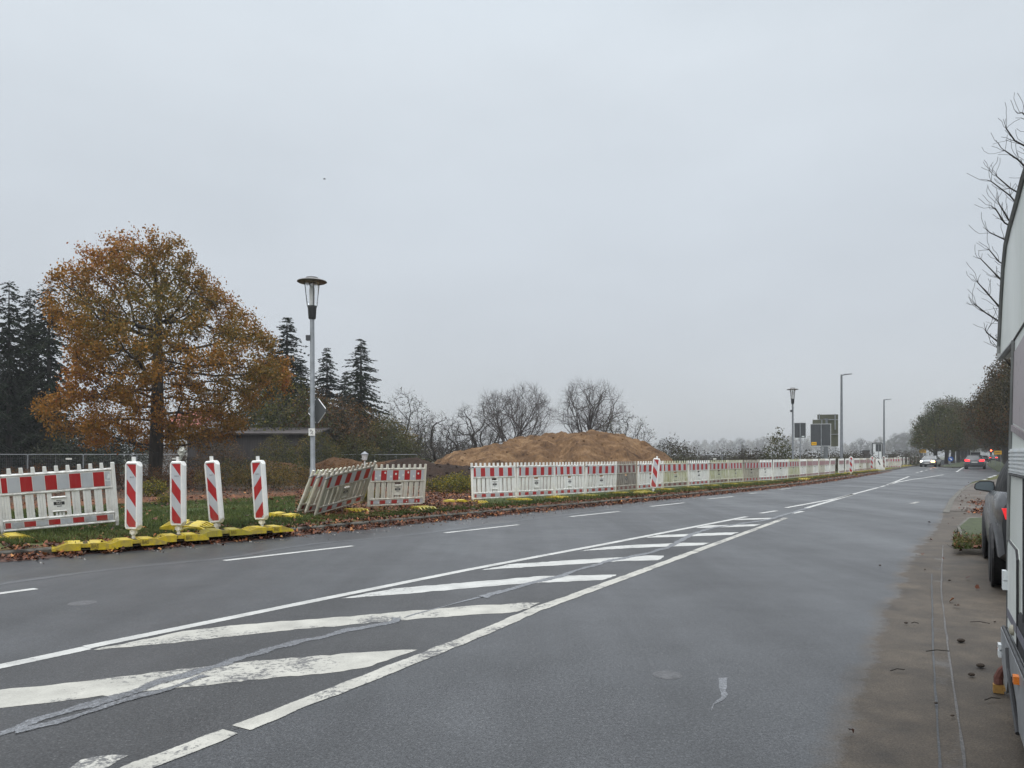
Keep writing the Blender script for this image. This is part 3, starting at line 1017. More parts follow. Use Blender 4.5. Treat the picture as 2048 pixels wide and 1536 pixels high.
# ------------------------------------------------------------------ yellow foot plates
def foot_meshes():
    L_, Wd, H = 0.82, 0.40, 0.10
    body = MB()
    # middle block with socket holes, with side hand-holds
    body.bbox((-0.17, -Wd / 2, 0.0), (-0.06, Wd / 2, H)); body.bbox((0.06, -Wd / 2, 0.0), (0.17, Wd / 2, H))
    body.bbox((-0.06, -Wd / 2 + 0.05, 0.035), (0.06, Wd / 2 - 0.05, H - 0.012))
    for s in (-1, 1):
        def pr(x): return s * x
        # sloping end: frame and ribs
        prof = [(0.17, H), (0.23, H), (0.41, 0.035), (0.41, 0.0), (0.17, 0.0)]
        for y0, y1 in ((-0.20, -0.168), (-0.102, -0.076), (-0.013, 0.013), (0.076, 0.102), (0.168, 0.20)):
            body.prism([(pr(x), z) for x, z in prof], y0, y1, 'Y')
        body.bbox((min(pr(0.385), pr(0.41)), -0.162, 0.0), (max(pr(0.385), pr(0.41)), 0.162, 0.03))
        body.bbox((min(pr(0.17), pr(0.215)), -0.162, 0.04), (max(pr(0.17), pr(0.215)), 0.162, H))
    floor = MB()
    floor.bbox((-0.384, -0.167, 0.002), (0.384, 0.167, 0.012))
    for x, y in ((0, 0.09), (0, -0.09), (0, 0.0)):
        floor.box((x, y, H - 0.0115), (0.062, 0.062, 0.004))
    return body.mesh('plate_body', [YEL]), floor.mesh('plate_floor', [YDARK])
FOOT_B, FOOT_F = foot_meshes()
TXT_FOOT = text_mesh('BAS', 0.09, simple('plate_lettering', (0.16, 0.12, 0.01), 0.6, 0.2, 9), 0.003)
def foot(p, rz, label, z=0.0, tilt=(0, 0), old=False, group='yellow foot plates of the barriers', txt=True):
    t = thing('barrier_stand', label, 'foot plate', (p[0], p[1], z), (tilt[0], tilt[1], rz), group)
    b = link('plate_body', FOOT_B, t)
    if old: setmat(b, (YEL_OLD,))
    link('plate_floor', FOOT_F, t)
    if txt:
        o = link('lettering', TXT_FOOT, t); o.location = (0.115, -0.2025, 0.052); o.rotation_euler = (PI / 2, 0, 0); o.scale = (0.62, 0.9, 1)
    return t

# ------------------------------------------------------------------ the run of panels right of the gap
COLS = [944, 1033, 1108.5, 1169.5, 1231, 1274, 1325, 1376, 1417, 1456, 1486, 1516.5, 1545, 1575, 1599, 1612, 1624.5, 1636.5, 1648, 1659, 1669]
STY = ['clean', 'clean', 'clean', 'clean', 'dark', 'clean', 'algae', 'clean', 'algae', 'algae', 'dirty', 'clean', 'clean', 'algae', 'clean', 'stain', 'clean', 'stain', 'clean', 'clean']
DESC = {'clean': 'clean white barrier panel', 'dark': 'soot-darkened barrier panel', 'algae': 'green algae-stained barrier panel',
        'dirty': 'grimy grey barrier panel', 'stain': 'yellow-stained barrier panel'}
pts_ = []
for px in COLS:
    p = on_path(px); p.z = vz(p) - 0.005; pts_.append(p)
for i in range(len(COLS) - 1):
    d_ = DESC[STY[i]]
    lab = '%s, %s in the long row right of the tree stump' % (d_, ORD[i])
    if i == 0: lab = 'clean white barrier panel beginning the long row right of the gap'
    if i == 5: lab = 'white barrier panel partly hidden by the tilted striped beacon'
    jig = math.sin(i * 2.7) * 0.045
    barrier(pts_[i], pts_[i + 1], STY[i], lab, lean=jig - (0.05 if i == 0 else 0), detail=2 if i < 6 else 1 if i < 12 else 0)
rng = random.Random(5)
for i, p in enumerate(pts_):
    a = pts_[min(i + 1, len(pts_) - 1)] - pts_[max(i - 1, 0)]
    ang = math.atan2(a.y, a.x)
    q = p + Vector((math.sin(ang), -math.cos(ang), 0)) * 0.13
    foot(q, ang + PI / 2 + rng.uniform(-.12, .12), 'yellow foot plate under the %s post of the long barrier row' % ORD[i], z=p.z - 0.035 - 0.02 * rng.random(), old=rng.random() < 0.7, txt=False)
# spread-apart plates lying beside the first post and the beacon
foot(P(912, 1007, 0.1), R(15), 'pale yellow foot plate lying left of the first post of the long row', z=0.105, old=False)
foot(P(1288, 988.5, 0.1), R(40), 'yellow foot plate left of the tilted beacon in front of the row', z=0.10, old=True)
foot(P(1609, 960.5, 0.1), R(50), 'bright yellow foot plate lying in front of the bend in the row', z=0.10)

# farther run, beyond the opening
far_cols = [(1677, 1690, 'clean'), (1690, 1697, 'clean'), (1708, 1713.5, 'clean'), (1713.5, 1718.5, 'clean'), (1718.5, 1723.3, 'stain'), (1723.3, 1727.9, 'clean'), (1727.9, 1732.2, 'clean'), (1732.2, 1736.5, 'dirty'), (1736.5, 1740.5, 'clean'),
            (1746, 1753, 'stain'), (1771, 1776, 'clean'), (1788, 1795, 'clean'), (1801, 1806.5, 'clean'), (1807, 1812, 'clean'), (1814, 1822, 'clean')]
for i, (c0, c1, s_) in enumerate(far_cols):
    a, b = on_path(c0), on_path(c1)
    a.z = b.z = 0.09
    d = (b - a); d.z = 0
    b = a + d.normalized() * min(max(d.length, 1.5), 2.1) 
    barrier(a, b, s_, 'small distant white barrier panel, %s beyond the opening in the row' % ORD[i], lean=math.sin(i * 1.9) * 0.04, detail=0)
    q = a + Vector((0.14, -0.1, 0))
    foot(q, R(-30), 'yellow foot plate of the %s panel beyond the opening' % ORD[i], z=0.085, old=i % 2 == 0, txt=False)
a = on_path(1777); a.z = 0.09
barrier(a, a + Vector((1.55, 0.5, 0)), 'stain', 'distant white barrier panel turned square to the road', lean=-0.1, detail=0)
# white water-filled block by the far beacons
m = MB()
m.prism([(-0.45, 0), (0.45, 0), (0.42, 0.25), (0.30, 0.30), (0.24, 0.95), (0.16, 1.08), (-0.16, 1.08), (-0.24, 0.95), (-0.30, 0.30), (-0.42, 0.25)], -0.55, 0.55, 'Y')
p = D(1758, 69)
t = thing('barrier_block', 'white moulded plastic barrier block between two distant beacons', 'barrier', (p.x, p.y, 0.02), R(-20))
autosmooth(m.build('block_body', PL_WHITE, t))
m = MB(); m.box((-0.05, -0.5525, 0.72), (0.10, 0.004, 0.42), 0, Matrix.Rotation(R(-25), 3, 'Y')); m.build('warning_stripe', INK, t)

# ------------------------------------------------------------------ near, at the left
A0 = P(2, 1074, 0.10); A1 = P(212, 1066, 0.10)
A1 = A0 + (A1 - A0).normalized() * 1.68
barrier(A0, A1, 'clean', 'white barrier panel with a sticker at its right end, beside the four beacons', lean=0.13, zend=0.11)
pv = A0 - (A1 - A0).normalized() * 1.70
pv.z = 0.1
barrier(pv, A0 - (A1 - A0).normalized() * 0.05, 'stain', 'barrier panel cut off by the left edge of the photo', lean=0.10)
m = MB()
for x, z, w_, h_, rz in ((1.605, 0.88, 0.035, 0.05, 10), (1.60, 0.845, 0.05, 0.03, -5), (1.565, 0.80, 0.045, 0.018, 12), (1.60, 0.792, 0.05, 0.014, -8)):
    m.box((x, -0.0248, z), (w_, 0.0015, h_), 0, Matrix.Rotation(R(rz), 3, 'Y'))
bp = [o for o in bpy.data.objects if o.get('label', '').startswith('white barrier panel with a sticker')][0]
m.build('sticker', STICK, bp)

YFN = 'yellow foot plates along the beacons'
foot(P(4, 1083, 0.1), R(48), 'yellow foot plate under the left end of the stickered panel', z=0.10, tilt=(0.05, 0))
foot(P(170, 1093, 0.09), R(32), 'yellow foot plate lying in the leaves left of the first beacon', z=0.06, group=YFN, tilt=(0.02, 0.02))
foot(P(268, 1087, 0.09), R(38), 'yellow foot plate carrying the first beacon from the left', z=0.07, group=YFN)
foot(P(357, 1078, 0.09), R(34), 'orange-yellow foot plate carrying the second beacon from the left', z=0.07, group=YFN)
foot(P(378, 1057, 0.16), R(5), 'yellow foot plate propped on another behind the second beacon', z=0.16, tilt=(0.16, 0.10), group=YFN)
foot(P(392, 1064, 0.1), R(42), 'mossy yellow foot plate lying beneath the propped one', z=0.10, old=True, group=YFN)
foot(P(446, 1070, 0.10), R(35), 'mossy yellow foot plate carrying the third beacon from the left', z=0.10, old=True, group=YFN)
foot(P(531, 1064, 0.10), R(40), 'yellow foot plate carrying the fourth beacon from the left', z=0.10, group=YFN)
foot(P(566, 1036, 0.1), R(-12), 'bright yellow foot plate left of the stack of leaning panels', z=0.10, tilt=(0.0, 0.1))
foot(P(712, 1026, 0.1), R(-62), 'yellow foot plate in front of the leaning stack and the mildewed panel', z=0.10)
foot(P(846, 1021, 0.1), R(-60), 'weathered yellow foot plate at the right end of the mildewed panel', z=0.10, old=True)

# leaning stack and the mildewed upright panel
U0 = P(733.5, 1019.6, 0.10); U1 = P(848, 1013.5, 0.10)
ub = barrier(U0, U1, 'stain', 'mildewed upright barrier panel with dotted stripes, right of the leaning stack', lean=0.11)
m = MB()
for k in range(10):
    x = 0.2 + 1.35 * k / 10 + 0.03 * math.sin(k * 5); z = 0.76 + 0.13 * ((k * 7) % 5) / 4
    m.lathe([(0.0, 0.0), (0.026, 0.0), (0.026, 0.003)], 10, axis='Y', c=(x, -0.027, z))
    if k % 2: m.lathe([(0.0, 0.0), (0.018, 0.0), (0.018, 0.003)], 10, axis='Y', c=(x, -0.027, 0.16))
m.build('dot_marks', simple('pale_lichen', (0.62, 0.64, 0.60), 0.8, 0.1, 30), ub)
dirL = Vector((0.40, 0.917, 0)).normalized()
for k, (px, py, sty, lab, ln_) in enumerate(((627, 1036, 'dirty', 'front barrier panel of the leaning stack, its red stripes facing the road', 0.45),
                                             (607, 1031, 'stain', 'middle barrier panel of the leaning stack', 0.46),
                                             (592, 1028, 'algae', 'rear green-stained barrier panel of the leaning stack', 0.47))):
    a = P(px, py, 0.10)
    barrier(a, a + dirL * 1.72, sty, lab, lean=ln_, zend=0.20 if k == 0 else 0.08)

# ------------------------------------------------------------------ striped beacons
def beacon_meshes(mirror=False):
    hw, H0, H1, dp = 0.128, 0.20, 1.22, 0.055
    b = MB()
    def outline(w, z0, z1, cw, cz):
        return [(-w + cw, z0), (w - cw, z0), (w, z0 + cz), (w, z1 - cz), (w - cw, z1), (-w + cw, z1), (-w, z1 - cz), (-w, z0 + cz)]
    o1 = outline(hw, H0, H1, 0.035, 0.075)
    o2 = outline(hw * 0.84, H0 + 0.015, H1 - 0.015, 0.02, 0.035)
    o3 = outline(hw * 0.66, H0 + 0.035, H1 - 0.035, 0.004, 0.006)
    ys = [(-0.3 * dp, o1), (-dp, o2), (-dp, o3), (-dp + 0.008, o3)]
    for s in (1, -1):
        base = len(b.v)
        for y, o_ in ys: b.v.extend((x, s * y, z) for x, z in o_)
        for r_ in range(3):
            for i in range(8):
                j = (i + 1) % 8
                b.face((base + r_ * 8 + i, base + r_ * 8 + j, base + (r_ + 1) * 8 + j, base + (r_ + 1) * 8 + i))
        b.face([base + 24 + i for i in range(8)])
    b.prism(o1, -0.3 * dp, 0.3 * dp, 'Y')
    st = MB()
    w = hw * 0.66 - 0.004; z0, z1 = H0 + 0.042, H1 - 0.042
    sgn = -1 if mirror else 1
    slope = 2 * w * 1.25
    def clip(poly, zlo, zhi):
        def cut(pl, f):
            out_ = []
            for i in range(len(pl)):
                p, q = pl[i], pl[(i + 1) % len(pl)]
                fp, fq = f(p), f(q)
                if fp >= 0: out_.append(p)
                if fp * fq < 0:
                    t_ = fp / (fp - fq); out_.append((p[0] + t_ * (q[0] - p[0]), p[1] + t_ * (q[1] - p[1])))
            return out_
        return cut(cut(poly, lambda p: p[1] - zlo), lambda p: zhi - p[1])
    hgt = (z1 - z0); band = hgt / 4.25; slope = hgt * 0.215
    k = -3
    while True:
        zt = z1 + band - band * k
        if zt < z0 - band: break
        pl = [(-w * sgn, zt), (w * sgn, zt - slope), (w * sgn, zt - band - slope), (-w * sgn, zt - band)]
        pl = clip(pl, z0, z1)
        if len(pl) >= 3:
            mi = 0 if k % 2 == 0 else 1
            for s in (-1, 1):
                st.poly([(x * (1 if s < 0 else -1), s * (dp - 0.0062), z) for x, z in pl], mi)
        k += 1
    c = MB()
    c.tube([(0, 0, 0.04), (0, 0, 0.12), (0, 0, 0.125), (0, 0, 0.20)], [0.024, 0.024, 0.036, 0.034], 10)
    c.box((0, 0, 0.165), (0.085, 0.06, 0.05))
    tp = MB()
    tp.cbox((0, 0, 1.255), (0.075, 0.05, 0.05), 0.01, 0, Matrix.Rotation(-PI / 2, 3, 'Y'))
    return b, st, c, tp
BEA = {}
for mr_ in (False, True):
    b, st, c, tp = beacon_meshes(mr_)
    BEA[mr_] = (b.mesh('beacon_body', [PL_WHITE]), st.mesh('stripe_face', [RED, GREY_R]), c.mesh('connector', [PL_WHITE]), tp.mesh('top_stub', [PL_WHITE]))
TXT_BEA = text_mesh('B.A.S', 0.034, INK, 0.0)
def beacon(p, rz, label, lean=(0, 0), mirror=False, z=0.09, det=True, grp='red and white striped beacons beside the road', dirty=False):
    t = thing('striped_beacon', label, 'beacon', (p[0], p[1], z), (0, 0, 0), grp)
    t.rotation_mode = 'QUATERNION'
    t.rotation_quaternion = (Matrix.Rotation(lean[0], 3, 'Y') @ Matrix.Rotation(lean[1], 3, 'X') @ Matrix.Rotation(rz, 3, 'Z')).to_quaternion()
    bm_, st, c, tp = BEA[mirror]
    link('beacon_body', bm_, t); s = link('stripe_face', st, t); link('connector', c, t); link('top_stub', tp, t)
    if dirty: setmat(s, (RED_DIM, GREY_DIM))
    if det:
        o = link('lettering', TXT_BEA, t); o.location = (0.01, -0.0508, 0.985); o.rotation_euler = (PI / 2, 0, 0)
    return t
beacon(P(267, 1086, 0.09), R(-14), 'upright striped beacon, leftmost of the four on yellow plates', z=0.09, lean=(0.004, 0))
beacon(P(357, 1077, 0.09), R(-13), 'striped beacon with a scrap of plastic bag on its top', z=0.09, lean=(-0.005, 0))
beacon(P(436, 1070, 0.10), R(-17), 'striped beacon tilting left, third of the four', z=0.10, lean=(-0.085, 0))
beacon(P(525, 1063, 0.10), R(-18), 'tilting striped beacon whose stripes slope the other way, fourth of the four', z=0.10, lean=(-0.065, 0), mirror=True)
# torn bag on the second
m = MB(); rb = random.Random(4)
c0 = P(357, 1077, 0.09)
m.ball((0, 0, 0), 0.058, 0, 12, 8, (0.9, 0.7, 1.15))
m.v = [(x + rb.uniform(-.014, .014), y + rb.uniform(-.014, .014), z + rb.uniform(-.016, .016)) for x, y, z in m.v]
m.tube([(0, 0, -0.05), (-0.015, 0, -0.11), (-0.03, 0, -0.15)], [0.03, 0.015, 0.008], 6)
o = m.build('plastic_bag', simple('crumpled_plastic', (0.33, 0.33, 0.29), 0.3, 0.45, 40))
o.location = (c0.x + 0.05, c0.y, 1.455)
tag(o, 'crumpled grey plastic bag caught on top of a beacon', 'plastic bag')
beacon(D(1306, 25.6), R(-24), 'tilted striped beacon standing before the sixth panel of the long row', z=0.09, lean=(0.11, 0))
for k, (px, d, lab, dirty, mi) in enumerate(((1702, 50, 'striped beacon at the opening in the barrier row', False, False), (1743.5, 64.5, 'striped beacon in front of the distant barrier run', False, False),
                                         (1768, 71.5, 'dark-topped striped beacon right of the white barrier block', True, False), (1797, 85.5, 'far striped beacon with its stripes sloping the other way', True, True))):
    beacon(D(px, d), R(-32), lab, z=0.08, det=False, dirty=dirty, mirror=mi, lean=(0.03 * math.sin(k * 2), 0))
    foot(D(px, d - 0.1), R(35), 'yellow foot plate under the %s of the far beacons' % ORD[k], z=0.06, txt=False, old=True)
for k, (px, d) in enumerate(((1825, 106), (1832, 110), (1837.5, 114), (1843.5, 118))):
    beacon(D(px, d), R(-36), 'tiny striped beacon in the far cluster left of the oncoming car, %s from left' % ORD[k], z=0.08, det=False, dirty=True, grp='cluster of far beacons by the oncoming car')

# ------------------------------------------------------------------ street lamps
GLASS = NT('lamp_glass'); GLASS.base((0.85, 0.88, 0.9)); GLASS.set(Roughness=0.05)
GLASS.b.inputs['Transmission Weight'].default_value = 0.9; GLASS.b.inputs['IOR'].default_value = 1.1; GLASS.b.inputs['Alpha'].default_value = 0.35
GLASS = GLASS.mat
def lantern_lamp(loc, H, label, rz=0.0, dark=False):
    t = thing('street_lamp', label, 'street lamp', loc, (0, R(-0.25), rz), 'street lamps along the verge')
    pm = GALV_D if dark else GALV
    m = MB(); m.lathe([(0.070, 0), (0.070, 1.0), (0.057, 1.03), (0.051, H - 0.95), (0.047, H - 0.9)], 16); autosmooth(m.build('pole', pm, t))
    m = MB(); m.box((-0.09, 0, H - 1.42), (0.10, 0.10, 0.12)); m.box((-0.05, 0, H - 1.42), (0.05, 0.05, 0.06)); m.build('control_box', DARKM, t)
    m = MB(); m.lathe([(0.07, H - 0.98), (0.085, H - 0.96), (0.10, H - 0.72), (0.11, H - 0.70), (0.11, H - 0.67), (0.0, H - 0.67)], 18); autosmooth(m.build('lamp_neck', DARKM, t))
    m = MB()
    m.lathe([(0.0, H), (0.14, H - 0.005), (0.15, H - 0.045), (0.22, H - 0.05), (0.33, H - 0.085), (0.345, H - 0.105), (0.32, H - 0.12), (0.2, H - 0.125), (0.0, H - 0.125)], 36)
    autosmooth(m.build('lamp_hat', simple('lamp_hat_paint' + ('_far' if dark else ''), (0.10, 0.095, 0.09), 0.4, 0.35, 7), t), 50)
    m = MB(); m.lathe([(0.115, H - 0.66), (0.172, H - 0.128)], 20); sh = m.build('lamp_glass', GLASS, t, True)
    m = MB()
    for k in range(4):
        a = k * PI / 2 + 0.5
        m.tube([(0.112 * math.cos(a), 0.112 * math.sin(a), H - 0.67), (0.172 * math.cos(a), 0.172 * math.sin(a), H - 0.12)], 0.011, 6)
    m.build('glass_bar', DARKM, sh)
    m = MB(); m.tube([(0, 0, H - 0.66), (0, 0, H - 0.30), (0, 0, H - 0.2)], [0.055, 0.062, 0.045], 12); m.build('lamp_tube', simple('frosted_tube', (0.75, 0.75, 0.73), 0.4, 0.1, 8), t)
    return t
lp = D(626, 17.6)
lz = vz(lp)
lantern_lamp((lp.x, lp.y, lz - 0.02), 5.60 - lz, 'tall near street lamp with flat hat and a sign on its pole')
# diamond sign seen from behind, and a small plate, on that pole
m = MB()
dia = [(0, -0.33), (0.33, 0), (0, 0.33), (-0.33, 0)]
def rdia(h, r_):
    out_ = []
    for i in range(4):
        a, b, c = Vector(dia[i - 1]), Vector(dia[i]), Vector(dia[(i + 1) % 4])
        a, b, c = a * h / 0.33, b * h / 0.33, c * h / 0.33
        for q in ((b - a), (b - c)):
            out_.append(tuple(b - q.normalized() * r_))
    return out_
m.prism(rdia(0.33, 0.05), -0.004, 0.004, 'Y')
dz = ZY(822, 17.75)
t = thing('diamond_sign', 'dark back of a diamond road sign fixed behind the near lamp pole', 'road sign', (lp.x + 0.07, lp.y + 0.10, dz), R(-32))
m.build('sign_plate', simple('sign_back', (0.07, 0.075, 0.078), 0.5, 0.15, 5), t)
m = MB()
for i in range(4):
    a = Vector((dia[i][0], 0, dia[i][1])); b = Vector((dia[(i + 1) % 4][0], 0, dia[(i + 1) % 4][1]))
    dd = (b - a).normalized()
    m.tube([a * 0.985 + dd * 0.06, b * 0.985 - dd * 0.06], 0.011, 6)
m.build('sign_rim', simple('sign_rim_alu', (0.5, 0.51, 0.52), 0.4, 0.1, 9, metal=0.5), t)
m = MB()
for z in (-0.14, 0.14): m.lathe([(0.066, z - 0.015), (0.07, z - 0.015), (0.07, z + 0.015), (0.066, z + 0.015)], 14, c=(-0.03, -0.11, 0))
m.build('pole_clamp', GALV_D, t)
t = thing('lamp_plate', 'small white number plate strapped to the near lamp pole', 'plate', (lp.x - 0.005, lp.y - 0.085, ZY(864, 17.5)), R(8))
m = MB(); m.box((0, 0, 0), (0.145, 0.025, 0.17)); m.build('plate_back', simple('white_enamel', (0.68, 0.68, 0.65), 0.4, 0.1, 20), t)
m = MB()
for x, z, a, b in ((-.02, .045, .05, .012), (-.02, .02, .04, .012), (.02, .0, .012, .06), (-.015, -.03, .012, .05), (.015, -.045, .04, .012)): m.box((x, -0.0135, z), (a, .001, b), 0, Matrix.Rotation(.25, 3, 'Y'))
m.build('printed_marks', INK, t)

lp2 = D(1586, 46)
lantern_lamp((lp2.x, lp2.y, 0.0), 5.55, 'far street lamp with flat hat, left of the grey sign backs', dark=True)
def led_lamp(px, d, H, label, ang):
    p = D(px, d)
    t = thing('tall_street_light', label, 'street lamp', (p.x, p.y, -0.05), ang, 'slim tall street lights')
    m = MB(); m.lathe([(0.15, 0), (0.15, 1.2), (0.12, 1.3), (0.075, H - 0.1), (0.07, H), (0, H)], 14); autosmooth(m.build('pole', GALV_D, t))
    m = MB(); m.tube([(0, 0, H - 0.06), (0.25, 0, H - 0.02)], 0.045, 8)
    m.prism([(0.15, H - 0.055), (0.78, H + 0.0), (0.80, H + 0.04), (0.2, H + 0.03)], -0.13, 0.13, 'Y')
    m.build('lamp_head', GALV_D, t)
led_lamp(1683, 61, ZY(749, 61) + 0.05, 'slim tall street light with flat head, right of the large sign backs', R(-20))
led_lamp(1768, 90, ZY(799, 90) + 0.05, 'farther slim street light behind the white display frame', R(-20))

# ------------------------------------------------------------------ road signs, seen from behind
SB_D = simple('sign_back_dark', (0.055, 0.06, 0.066), 0.5, 0.15, 2)
SB_G = simple('sign_back_olive', (0.075, 0.078, 0.055), 0.55, 0.25, 1.5)
RIM = simple('sign_edge', (0.55, 0.57, 0.58), 0.4, 0.1, 5)
def board(px0, px1, py0, py1, d, label, mat, pole_px=None, rz=R(-10), z0=0.0, rim=True, cat='road sign', pole_r=0.035, name='road_sign'):
    pc = (px0 + px1) / 2
    p = D(pc, d)
    w_ = (px1 - px0) / F_PX * d / max(0.3, math.cos(rz)); zt, zb = ZY(py0, d), ZY(py1, d)
    t = thing(name, label, cat, (p.x, p.y, 0), rz)
    m = MB(); m.bbox((-w_ / 2, -0.012, zb), (w_ / 2, 0.012, zt)); m.build('sign_board', mat, t)
    if rim:
        m = MB()
        for x in (-w_ / 2, w_ / 2): m.bbox((x - 0.014, -0.022, zb - 0.014), (x + 0.014, 0.022, zt + 0.014))
        for z in (zb, zt): m.bbox((-w_ / 2 + 0.014, -0.021, z - 0.014), (w_ / 2 - 0.014, 0.021, z + 0.014))
        m.build('sign_rim', RIM, t)
    px_ = 0 if pole_px is None else (pole_px - pc) / F_PX * d
    m = MB(); m.tube([(px_, -0.052, -0.05), (px_, -0.052, zt - 0.02)], pole_r, 10); m.build('sign_pole', GALV, t)
    return t, w_, zb, zt
t, w_, zb, zt = board(1589, 1611, 845.5, 876, 48, 'dark grey back of a portrait road sign beside the far lamp', SB_D)
m = MB(); m.bbox((0.10, -0.0145, zb + 0.06), (0.26, -0.0125, zb + 0.13)); m.build('label_sticker', STICK, t)
t, w_, zb, zt = board(1622, 1660, 848, 892, 51, 'wide dark sign back with a small yellow sticker', SB_D, 1642)
m = MB(); m.bbox((-w_ / 2 + 0.07, -0.0150, zb + 0.05), (-w_ / 2 + 0.40, -0.0128, zb + 0.27))
ys = m.build('label_sticker', simple('orange_sticker', (0.62, 0.34, 0.01), 0.5, 0.1, 20), t)
m = MB()
for k in range(3): m.box((-w_ / 2 + 0.16 + 0.075 * k, -0.0156, zb + 0.16), (0.05, .0008, 0.07))
m.build('printed_marks', simple('sticker_print', (0.25, 0.12, 0.01), 0.6, 0.1, 9), ys)
t2, _, zb2, zt2 = board(1626, 1650, 839.5, 866, 52.6, 'olive sign back just behind the yellow-stickered board', SB_G, 1643, rim=False)
p = D(1655.5, 54)
zt, zb = ZY(829, 54), ZY(893, 54)
t = thing('direction_sign', 'tall olive back of a large direction sign with a lattice of steel struts', 'road sign', (p.x, p.y, 0), R(-12))
wt = 39.0 / F_PX * 54
m = MB(); m.bbox((-wt / 2, -0.015, ZY(838.7, 54)), (wt / 2, 0.015, zt)); m.bbox((-wt / 2 + 0.25, -0.014, zb), (wt / 2, 0.014, ZY(838.9, 54))); m.build('sign_board', SB_G, t)
m = MB()
for x in (-wt / 2 + 0.12, wt / 2 - 0.22): m.bbox((x - 0.03, -0.09, zb + 1.2 if x > 0 else zt - 0.6), (x + 0.03, -0.0155, zt + 0.05))
m.bbox((-wt / 2 + 0.1, -0.10, zt - 0.40), (wt / 2 - 0.02, -0.06, zt - 0.35)); m.bbox((0.15, -0.10, zb + 0.85), (wt / 2 - 0.02, -0.06, zb + 0.9))
m.build('strut', GALV, t)
m = MB(); m.tube([(-0.16, -0.1, -0.05), (-0.16, -0.1, zt - 0.3)], 0.15, 12); m.build('sign_pole', GALV_D, t)
# reflector post below the boards
p = D(1642, 50.7)
m = MB()
for k, z in enumerate((0.6, 0.75, 0.9, 1.05, 1.2)): m.lathe([(0.042, z), (0.042, z + 0.14)], 10, mi=k % 2)
# kept on the pole of the wide sign as its reflector band
m.build('reflector_band', [INK, RIM], [o for o in bpy.data.objects if o.get('label', '').startswith('wide dark sign back')][0]).location = ((1642 - 1641) / F_PX * 51, -0.052, 0)
# white display frame and dark cabinet
p = D(1754.5, 92)
t = thing('display_frame', 'white panel in a dark upright frame beyond the barriers', 'notice board', (p.x, p.y, 0), R(-15))
zt = ZY(885.5, 92); w_ = 17.5 / F_PX * 92
m = MB(); m.bbox((-w_ / 2 + .05, -0.03, 0.0), (w_ / 2 - .05, 0.03, zt - .05)); m.build('white_panel', simple('white_panel_paint', (0.66, 0.68, 0.70), 0.4, 0.08, 3), t)
m = MB()
for x in (-w_ / 2, w_ / 2): m.bbox((x - .05, -.06, -0.3), (x + .05, .06, zt))
m.bbox((-w_ / 2 + .05, -.06, zt - .1), (w_ / 2 - .05, .06, zt)); m.build('frame', DARKM, t)
board(1751.8, 1762, 888, 903, 88, 'small dark sign back before the white display frame', SB_D, rim=False)
p = D(1732, 84)
t = thing('switch_cabinet', 'dark grey cabinet standing behind the far barriers', 'cabinet', (p.x, p.y, -0.3), R(-12))
zt = ZY(900.5, 84) + 0.3; w_ = 11.5 / F_PX * 84
m = MB(); m.bbox((-w_ / 2, -0.25, 0), (w_ / 2, 0.25, zt - 0.06)); m.build('cabinet_body', simple('cabinet_paint', (0.055, 0.05, 0.05), 0.6, 0.2, 3), t)
m = MB(); m.bbox((-w_ / 2 - .05, -0.3, zt - 0.06), (w_ / 2 + .05, 0.3, zt)); m.build('cabinet_lid', DARKM, t)
# blue keep-right sign on the island
p = D(1901.5, 94)
t = thing('keep_right_sign', 'round blue sign with a white arrow on the middle island', 'road sign', (p.x, p.y, 0.1), R(-20))
zc = ZY(918, 94) - 0.1
m = MB(); m.lathe([(0, -0.01), (0.30, -0.01), (0.30, 0.01), (0, 0.01)], 28, axis='Y', c=(0, 0, zc)); m.build('sign_disc', simple('sign_blue', (0.012, 0.10, 0.42), 0.4, 0.1, 5), t)
m = MB(); M_ = Matrix.Rotation(R(45), 3, 'Y')
pl = [(-0.2, 0.045), (0.04, 0.045), (0.04, 0.15), (0.21, 0), (0.04, -0.15), (0.04, -0.045), (-0.2, -0.045)]
m.poly([tuple(M_ @ Vector((x, -0.013, z)) + Vector((0, 0, zc))) for x, z in pl]); m.build('arrow', simple('sign_white', (0.8, 0.8, 0.8), 0.4, 0.05, 5), t)
m = MB(); m.tube([(0, 0.05, 0), (0, 0.05, zc + 0.25)], 0.035, 8); m.build('sign_pole', GALV, t)
# two yellow place-name signs
YS = simple('sign_yellow', (0.55, 0.30, 0.012), 0.5, 0.12, 3)
for px, d, h_, lab in ((1845.5, 112, 902.5, 'yellow place sign left of the road above the oncoming car'), (1996, 100, 905.5, 'yellow place sign at the right roadside under the dark trees')):
    p = D(px, d); zc = ZY(h_, d)
    t = thing('place_sign', lab, 'road sign', (p.x, p.y, 0), R(-25), None)
    w_ = 0.42 if px > 1900 else 0.46
    m = MB(); m.prism([(-w_, zc - 0.24), (w_, zc - 0.24), (w_, zc + 0.22), (w_ - .06, zc + 0.28), (-w_ + .06, zc + 0.28), (-w_, zc + 0.22)], -0.015, 0.015, 'Y'); m.build('sign_board', YS, t)
    m = MB()
    for s in (-0.3, 0.3): m.tube([(s, 0.05, -.1), (s, 0.05, zc + 0.2)], 0.03, 8)
    m.build('sign_pole', GALV_D, t)
    m = MB(); m.bbox((-w_ * .7, -0.018, zc - .02), (w_ * .6, -0.0155, zc + .07)); m.build('lettering', simple('sign_print', (0.16, 0.08, 0.01), .6, .1, 9), t)
